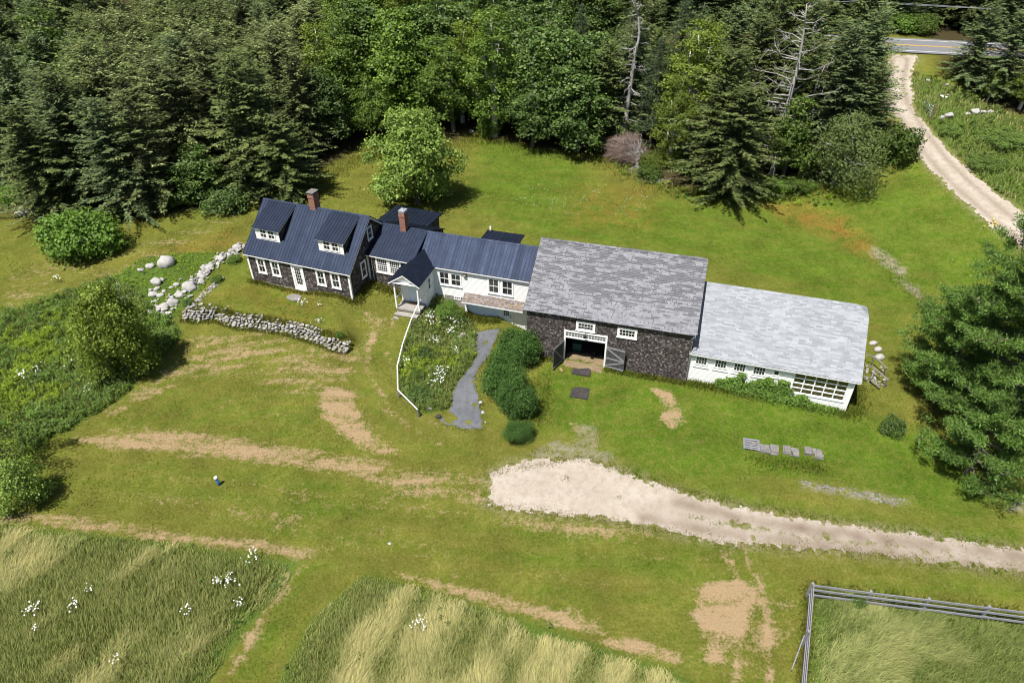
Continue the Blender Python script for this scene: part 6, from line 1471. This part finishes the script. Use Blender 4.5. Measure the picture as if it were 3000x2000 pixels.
tag(m.build('dry_stone_wall', M['stone']), 'narrow run of small grey stones climbing from the wall corner', 'stone wall')
m = MB(); P3 = polyP([Z6(*q) for q in [(1125,390),(1010,455),(910,530),(830,590),(770,640),(720,690),(660,760),(580,820),(500,890),(420,945),(340,1020)]]); LW3 = plen(P3); s = 0
while s < LW3:
    p, t_ = line_at(P3, s)
    for k in range(10): w = r.choice([.13, .19, .27, .36], p=[.3, .33, .25, .12])*r.uniform(.85, 1.2); q = p+r.normal(0, .40 if s < LW3*.6 else .55, 2); add_rock(m, r, (q[0], q[1], gz(*q)+w*.3+.10*(k > 5)), (w, w*.85, w*.68))
    s += .36 if s < LW3*.6 else .55
tag(m.build('stone_row', M['boulder']), 'tumbled row of pale field stones running down from the farmhouse', 'stone row')
def boulder(px, py, rpx, label, mat='boulder', flat=.7, grp='pale boulders', name='boulder', asp=.8, seed=None):
    p = gp(px, py); dd = np.linalg.norm(p-CAM); R0 = rpx*dd/FPX; sd = int(px*7+py); r = np.random.default_rng(sd); bm = bmesh.new(); bmesh.ops.create_icosphere(bm, subdivisions=3, radius=1)
    d0 = rdir(r, 9); f0 = r.uniform(.62, .95, 9)
    for v in bm.verts:
        c = np.array(v.co[:]); sc = 1.0
        for dd_, f_ in zip(d0, f0):
            t_ = c@dd_
            if t_ > f_: sc = min(sc, f_/t_)
        sc *= 1+.05*math.sin(c[0]*7+sd)+.04*math.sin(c[1]*9+c[2]*6); v.co = Vector(c*sc*np.array([1, asp, flat]))
    me = bpy.data.meshes.new(name); bm.to_mesh(me); bm.free(); me.polygons.foreach_set('use_smooth', [True]*len(me.polygons)); me.materials.append(M[mat])
    o = link(name, me, None, (p[0], p[1], p[2]+R0*flat*.35), r.uniform(-.5, .5)); o.scale = (R0, R0, R0); tag(o, label, 'boulder', grp); return o
for q, rp, lab in [((432,548), 25, 'largest pale oval boulder in the grass left of the farmhouse'), ((288,572), 13, 'flat pale stone left of the largest oval boulder'), ((197,607), 10, 'small pale stone at the left end of the upper boulder trio'), ((342,722), 17, 'blocky cream boulder below the upper trio'), ((394,697), 9, 'upright wedge stone behind the blocky cream boulder'),
    ((345,776), 9, 'small stone just below the blocky cream boulder'), ((292,786), 7, 'small round stone left of the blocky cream boulder'), ((313,834), 13, 'rounded boulder above the dark olive apple tree'), ((378,838), 10, 'stone right of the rounded boulder above the apple tree'), ((412,803), 8, 'flat stone between blocky boulder and stone row'), ((330,890), 7, 'little stone near the apple tree crown'), ((335,932), 6, 'lowest little stone beside the apple tree crown'),
    ((525,740), 9, 'lone grey-white stone left of the stone row'), ((480,763), 7, 'small lone stone beside the other left of the stone row'), ((655,765), 24, 'biggest boulder in the tumbled stone row'), ((548,835), 14, 'wedge boulder in the stone row, below the biggest'), ((490,907), 17, 'round boulder low in the tumbled stone row'), ((410,948), 14, 'last large boulder at the low end of the stone row'), ((755,665), 14, 'long boulder in the middle of the tumbled stone row'), ((830,580), 12, 'boulder in the upper part of the tumbled stone row'), ((1085,400), 13, 'topmost boulder of the stone row by the farmhouse corner')]:
    boulder(*Z6(*q), rp, lab)
Z7 = zoomer(0, 500, 700/2195)
for q, rp, lab in [((220,400), 13, 'front white boulder of the cluster beside the broad bright shrub'), ((200,365), 9, 'middle white boulder of the cluster at the left edge'), ((315,372), 13, 'right-hand white boulder touching the broad bright shrub'), ((262,305), 11, 'rearmost white boulder of the left edge cluster'), ((155,395), 5, 'tiny white stone at the left of the cluster')]:
    boulder(*Z7(*q), rp, lab, grp='white boulders at the wood edge')
boulder(*Z5(760,445), 11, 'left of two pale boulders in the flower bed', grp=None); boulder(*Z5(800,420), 12, 'right of two pale boulders in the flower bed', grp=None)
boulder(*Z5(490,1092), 10, 'tan boulder at the end of the grey handrail', 'stone', grp=None); boulder(*Z5(575,1168), 10, 'dark grey boulder at the foot of the gravel path', 'dark_slab', grp=None, flat=.85)
boulder(*Z5(905,515), 6, 'small stone on the left edge of the gravel path', grp=None); boulder(*Z5(967,1035), 6, 'upper edging stone right of the gravel path', grp=None, asp=1.4); boulder(*Z5(987,1125), 6, 'middle edging stone right of the gravel path', grp=None, asp=1.4); boulder(*Z5(1010,1215), 4, 'lowest edging stone right of the gravel path', grp=None)
boulder(2558, 1008, 11, 'rear pale boulder beside the shed end', grp=None); boulder(2571, 1026, 11, 'middle pale boulder beside the shed end', grp=None); boulder(2575, 1048, 14, 'front pale boulder beside the shed end', grp=None)
for q, rp, lab in [((850,768), 12, 'long low boulder next to the metal gate'), ((800,778), 8, 'small boulder closest to the gate post'), ((972,752), 7, 'upright boulder in the meadow row near the gate'), ((1022,745), 13, 'flat boulder in the middle of the meadow row'), ((1075,742), 8, 'boulder towards the right of the meadow row'), ((1120,737), 7, 'last boulder at the right of the meadow row'), ((714,535), 6, 'pale stone under the spruces by the lane mouth'), ((835,562), 6, 'pale stone under the layered spruce')]:
    boulder(*ZR(*q), rp, lab, grp='boulders of the meadow by the gate')
boulder(1381, 388, 8, 'small white boulder at the back of the lawn', grp=None); boulder(*ZC(333,452), 6, 'small white stone lying in the mown front lawn', grp=None, name='white_stone', flat=.35)
p = gp(*Z1(860,1305)); m = MB(); V, F = rock_geo(301, 22, .12, .15); m.add(V*np.array([.95, .72, 1.0]), F); o = m.build('step_stone', M['slab'], None, (p[0]-.1, p[1], p[2]+.06), R_(-14)); tag(o, 'flat natural step stone before the farmhouse door', 'step')
# small scree: ditch, driveway ruts, corner of the barn lawn
def scree(name, P, n, s0, s1, mat='slab'):
    x, y = scatter(P, n/ max(1, abs(sum(P[k][0]*P[(k+1) % len(P)][1]-P[(k+1) % len(P)][0]*P[k][1] for k in range(len(P))))/2)); m = MB(); r = np.random.default_rng(n)
    for a, b in zip(x, y): w = r.uniform(s0, s1); add_rock(m, r, (a, b, gz(a, b)+w*.15), (w, w*.85, w*.55))
    tag(m.build(name, M[mat]), kind='stuff')
scree('ditch_stones', polyP([(2345,1408),(2480,1430),(2560,1442),(2680,1470),(2620,1478),(2480,1452),(2350,1426)]), 190, .05, .13); scree('ditch_stones', polyP([(2950,1470),(3060,1478),(3060,1505),(2960,1492)]), 60, .05, .14)
scree('rubble', polyP([(1545,1330),(1625,1288),(1800,1330),(1800,1352),(1640,1340)]), 300, .03, .085); scree('rubble', polyP([(1695,1240),(1745,1250),(1760,1310),(1690,1312)]), 130, .03, .07); scree('ditch_stones', polyP([(2555,728),(2595,742),(2655,800),(2640,812),(2585,775)]), 90, .05, .13); scree('ditch_stones', polyP([(2625,825),(2690,850),(2700,880),(2650,850)]), 50, .05, .12)
# ------------------------------------------------------------------ fences, gate, small things
def gph(px, py, h):
    z = -1.0
    for _ in range(14): p = onz(px, py, z); z = .5*z+.5*(gz(p[0], p[1])+h)
    return onz(px, py, z)
rt = empty('handrail_fence', gp(*Z5(205,955))); tag(rt, 'grey white handrail on posts bordering the flower bed', 'handrail'); off = np.array(rt.location)
pts = [to_world(EX, EY, ER, (1.02, -3.0, .90))]+[gph(*Z5(*q), .72) for q in [(325,275),(250,490),(200,690),(205,915),(385,1095)]]
for a, b in zip(pts[:-1], pts[1:]): MB().bar(a-off, b-off, .085, .05).build('rail', M['grey_white'], rt)
for p in pts[1:]: g0 = gz(p[0], p[1]); MB().box(p[0]-.05-off[0], p[0]+.05-off[0], p[1]-.05-off[1], p[1]+.05-off[1], g0-.2-off[2], p[2]-.03-off[2]).build('post', M['grey_wood'], rt)
Z8 = zoomer(2000, 1500, 1000/2352)
rt = empty('paddock_fence', gp(*Z8(893,560))); tag(rt, 'three-rail silvered wooden fence cornering the paddock', 'fence'); off = np.array(rt.location); hF = 1.25
c0 = gph(*Z8(893,492), hF); e1 = gph(*Z8(2352,682), hF); dirr = (e1-c0)[:2]/np.linalg.norm((e1-c0)[:2]); e2 = gph(*Z8(835,1176), hF); dird = (e2-c0)[:2]/np.linalg.norm((e2-c0)[:2])
st1 = np.linalg.norm((gph(*Z8(1640,587), hF)-gph(*Z8(1235,537), hF))[:2]); st2 = np.linalg.norm((gph(*Z8(877,825), hF)-c0)[:2])
for dr, st, n in ((dirr, st1, 9), (dird, st2, 4)):
    P = []
    for k in range(n):
        q = c0[:2]+dr*st*(k if k < 2 or dr is dird else k); P.append(np.array([q[0], q[1], gz(*q)]))
        if k == 0 and dr is dird: continue
        lx = random.uniform(-.04, .04); m = MB(); m.bar((q[0]-off[0], q[1]-off[1], P[-1][2]-.3-off[2]), (q[0]+lx-off[0], q[1]-off[1], P[-1][2]+hF+.06-off[2]), .13, .13); m.build('post', M['silver_wood'], rt)
    sgn = np.array([-dr[1], dr[0]])*(-.08 if dr is dirr else .08)
    for a, b in zip(P[:-1], P[1:]):
        for h in (hF-.02, hF-.45, hF-.88):
            j = random.uniform(-.03, .03); aa = a+np.array([sgn[0], sgn[1], h+j])-off; bb = b+np.array([sgn[0], sgn[1], h+random.uniform(-.03, .03)])-off; MB().bar(aa, bb, .045, .15).build('rail', M['silver_wood'], rt)
    if dr is dird: a, b = P[1], P[1]+np.array([*(dird*1.6), 0]); MB().bar(a+np.array([.12, 0, .9])-off+np.array([-.25, 0, 0]), b+np.array([-.5, 0, .25])-off, .05, .12).build('loose_rail', M['silver_wood'], rt)
pg = gp(*ZR(732,780)); po = MB().box(-.09, .09, -.09, .09, -.4, 1.65).build('gate_post', M['post_wood'], None, pg); tag(po, 'brown wooden post carrying the metal gate', 'post')
ge = gp(*ZR(690,716)); dv = (ge-pg); L = max(2.4, min(4.2, float(np.linalg.norm(dv[:2])))); rt = empty('metal_gate', pg, math.atan2(dv[1], dv[0])); tag(rt, 'open grey-blue tubular field gate beside the lane', 'gate')
m = MB()
for z in (.25, .5, .76, 1.03, 1.35): m.tube((.14, 0, z), (L, 0, z), .032, .032, 6)
for u in (.14, L*.5, L): m.tube((u, 0, .23), (u, 0, 1.37), .035, .035, 6)
m.build('gate_bars', M['galv'], rt); MB().box(.08, .16, -.03, .03, .3, .36).box(.08, .16, -.03, .03, 1.2, 1.26).build('hinge', M['dark_iron'], rt)
p = gp(645, 1420); rt = empty('well_pipe', p, .3); tag(rt, 'slanting blue pipe with white cap in the mown lawn', 'well pipe'); m = MB(); m.tube((0, 0, -.2), (-.10, .03, .62), .085, .085, 12); m.build('pipe', M['blue_paint'], rt); m = MB(); m.tube((-.10, .03, .60), (-.118, .034, .74), .115, .105, 12); m.build('cap', M['pvc'], rt)
# stone stacks and pallet
ZP = zoomer(2120, 1250, 360/1344)
def stack(q, ang, items, label, name='stone_stack'):
    p = gp(*ZP(*q)); rt = empty(name, p, R_(ang)); tag(rt, label, 'stone stack', None)
    for k, (x0, x1, y0, y1, z0, z1) in enumerate(items):
        mb = MB(); bmv = [(x0, y0), (x1, y0), (x1, y1), (x0, y1)]; j = [(a+random.uniform(-.03, .03), b+random.uniform(-.03, .03)) for a, b in bmv]; dz = [random.uniform(-.012, .012) for _ in range(4)]
        mb.hexa([(a, b, z0) for a, b in j]+[(a, b, z1+d) for (a, b), d in zip(j, dz)]); mb.build('slab', M['slab'], rt)
    return rt
stack((495,255), -14, [(-.6, .02, -.42, .4, 0, .10), (-.58, 0, -.4, .1, .104, .2), (.05, .62, -.3, .42, 0, .13), (.08, .6, -.26, .4, .134, .22), (.1, .45, -.44, -.31, 0, .1), (-.5, -.08, -.3, .02, .204, .25)], 'stack of rough stone slabs right of the grey pallet')
stack((735,275), -14, [(-.52, .0, -.32, .42, 0, .12), (-.48, -.05, -.28, .36, .124, .2), (.04, .52, .02, .4, 0, .08), (.1, .5, -.42, .0, 0, .14), (-.1, .12, -.4, -.33, 0, .07)], 'stack of tilted stone slabs in the middle of the row')
stack((975,290), -14, [(-.55, -.08, -.3, .38, 0, .14), (-.53, -.1, -.28, .36, .144, .22), (-.05, .25, -.1, .4, 0, .12), (.27, .58, -.05, .4, 0, .1), (.05, .62, -.5, -.12, 0, .10), (.07, .6, -.48, -.14, .104, .2), (.16, .5, -.4, -.22, .204, .24)], 'stack of squared stone slabs at the right end of the row')
p = gp(*ZP(300,205)); rt = empty('wooden_pallet', p, R_(-14)); tag(rt, 'silver grey slatted pallet at the left of the slab row', 'pallet')
for k in range(6): MB().box(-.55, .55, -.5+k*.18, -.5+k*.18+.11, .13, .16).build('slat', M['silver_wood'], rt)
for x0 in (-.52, -.05, .43): MB().box(x0, x0+.09, -.5, .51, .0, .128).build('bearer', M['silver_wood'], rt)
m = MB(); V, F = rock_geo(305, 18, .12, .1); m.add(V*np.array([.3, .3, .6])+np.array([.15, .1, .2]), F); o = m.build('flat_stone', M['slab'], None, p, R_(-14)); tag(o, 'flat stone lying on the grey pallet', 'stone')
for q, w_, l_, lab in [((1336*K, 851*K), .72, .55, 'dark slate slab nearer the open barn doors'), ((1332*K, 902*K), .68, .62, 'dark slate slab farther out from the barn doors')]:
    p = gp(*q); o = MB().box(-w_, w_, -l_, l_, -.05, .045).build('paving_slab', M['dark_slab'], None, p, R_(-14)); tag(o, lab, 'slab')
# things inside the barn door
def inbarn(p): return to_world(NX, NY, NR, p)
p = inbarn((4.0, 2.1, -1.36)); rt = empty('storage_bin', p, R_(NR)); tag(rt, 'green bin standing in the dark barn doorway', 'bin'); MB().box(-.35, .35, -.3, .3, 0, .62).build('body', M['green_bin'], rt); MB().box(-.38, .38, -.33, .33, .622, .68).build('lid', M['green_bin'], rt)
p = inbarn((5.55, 3.6, -1.36)); rt = empty('pale_crate', p, R_(NR)); tag(rt, 'pale blue-grey crate on a stand deep in the barn', 'crate'); MB().box(-.42, .42, -.25, .25, .5, .95).build('body', M['tarp'], rt); MB().box(-.38, -.3, -.2, .2, 0, .498).box(.3, .38, -.2, .2, 0, .498).build('stand', M['grey_wood'], rt)
p = inbarn((5.35, 1.35, -1.31)); rt = empty('black_tub', p, 0); tag(rt, 'small black tub on the barn door ramp', 'tub'); m = MB(); m.tube((0, 0, 0), (0, 0, .24), .15, .2, 12, False); m.tube((0, 0, .01), (0, 0, .02), .15, .15, 12); m.build('body', M['dark_iron'], rt); m = MB(); m.tubes([(-.19, 0, .24), (-.12, 0, .36), (.12, 0, .36), (.19, 0, .24)], [.008]*4, 5); m.build('handle', M['galv'], rt)
p = to_world(NX, NY, NR, (3.0, -1.1, 0)); o = MB().box(-.09, .09, -.22, .22, 0, .09).build('wood_block', M['pine_board'], None, (p[0]+.35, p[1], gz(p[0]+.35, p[1])), .4); tag(o, 'tan timber block by the left barn door', 'block')
# collapsed timber frame and debris at the shed end
ZF = zoomer(2480, 960, 200/747); rt = empty('timber_frame', gp(*ZF(330,560))); tag(rt, 'collapsed grey timber frame leaning at the shed end', 'timber frame'); off = np.array(rt.location)
for a, b, ha, hb, w in [((215,290), (300,310), .9, .95, .07), ((300,310), (448,442), .95, .9, .08), ((300,440), (462,570), .8, .85, .09), ((190,525), (272,552), .5, .55, .07), ((255,560), (368,655), .35, .25, .11), ((405,652), (446,566), .02, .85, .11), ((272,552), (310,445), .5, .8, .08), ((195,530), (240,600), .5, .02, .08), ((405,520), (425,440), .02, .85, .09), ((275,420), (298,320), .05, .95, .09), ((205,400), (310,440), .7, .8, .07)]:
    A_, B_ = gph(*ZF(*a), ha)-off, gph(*ZF(*b), hb)-off; MB().bar(A_, B_, w, w*.8).build('beam', M['grey_wood'], rt)
m = MB(); r = np.random.default_rng(77)
for k in range(34): q = ZF(r.uniform(200, 420), r.uniform(420, 630)); pp = gp(*q); w = r.uniform(.07, .2); add_rock(m, r, (pp[0], pp[1], pp[2]+w*.3+.1*r.random()), (w, w*.85, w*.6))
tag(m.build('stone_heap', M['stone']), 'heap of stones and rubble under the collapsed timber frame', 'stone heap')
# brush debris by the lawn edge
m = MB(); r = np.random.default_rng(78); c = gp(1915, 532)
for k in range(40): a_ = r.uniform(0, 6.28); q = c+np.array([r.normal(0, .8), r.normal(0, .35), .1+.15*r.random()]); m.tube(q, q+np.array([math.cos(a_), math.sin(a_), r.normal(0, .2)])*r.uniform(.3, .8), .03, .015, 4)
tag(m.build('brush_pile', M['deadwood']), 'little pile of bleached branches at the lawn edge', 'brush pile')
# overhead wires beyond the road
o7 = rA+rn*7.5
def onplane(px, py): d = ray(px, py); t = ((o7-CAM[:2])@rn)/(d[:2]@rn); return CAM+d*t
for dy, lab in ((0, 'upper overhead wire along the road at the top right'), (-9, 'lower overhead wire along the road at the top right')):
    A_, B_ = onplane(*ZR(330, 10-dy*1.2)), onplane(*ZR(830, 40-dy*.6)); dd = (B_-A_); m = MB(); pts = [A_+dd*t for t in np.linspace(-1.2, 6, 30)]; m.tubes(pts, [.02]*30, 5); tag(m.build('power_line', M['cable']), lab, 'wire')
# service wire to the barn corner
p = to_world(NX, NY, NR, (NL-.1, -.05, NZE-.1)); m = MB(); m.tube(p+np.array([0, 0, -.25]), p+np.array([.02, 0, .3]), .03, .03, 6); m.tube(p+np.array([.02, 0, .3]), p+np.array([.12, -.05, .34]), .05, .04, 6); m.tube(p+np.array([-.3, -.1, -.1]), p+np.array([0, 0, .05]), .02, .02, 5); tag(m.build('service_mast', M['galv']), 'small metal wire bracket on the barn eave corner', 'bracket')
print('TREES', TREES)
# ------------------------------------------------------------------ light
world = bpy.data.worlds.new('World'); scene.world = world; world.use_nodes = True
nt = world.node_tree; nt.nodes.clear()
sky = nt.nodes.new('ShaderNodeTexSky'); sky.sky_type = 'NISHITA'; sky.sun_disc = False
SD = Vector((-.732, -.817, 2.40)).normalized()
sky.sun_elevation = math.asin(SD.z); sky.sun_rotation = math.atan2(SD.x, SD.y)
bg = nt.nodes.new('ShaderNodeBackground'); bg.inputs[1].default_value = .058
wo = nt.nodes.new('ShaderNodeOutputWorld'); nt.links.new(sky.outputs[0], bg.inputs[0]); nt.links.new(bg.outputs[0], wo.inputs[0])
sl = bpy.data.lights.new('sun', 'SUN'); sl.energy = 4.9; sl.angle = R_(.53); sl.color = (1, .96, .90)
so = bpy.data.objects.new('sun', sl); COL.objects.link(so); so.rotation_euler = SD.to_track_quat('Z', 'Y').to_euler()
scene.view_settings.view_transform = 'Standard'; scene.view_settings.look = 'None'; scene.view_settings.exposure = .7; scene.view_settings.gamma = 1
scene.render.engine = 'CYCLES'
cy = scene.cycles; cy.max_bounces = 5; cy.diffuse_bounces = 3; cy.glossy_bounces = 2; cy.transmission_bounces = 3; cy.transparent_max_bounces = 6; cy.caustics_reflective = False; cy.caustics_refractive = False
cy.filter_width = 1.05; cy.use_denoising = True; cy.use_adaptive_sampling = True; cy.adaptive_threshold = .02
scene.render.use_persistent_data = False
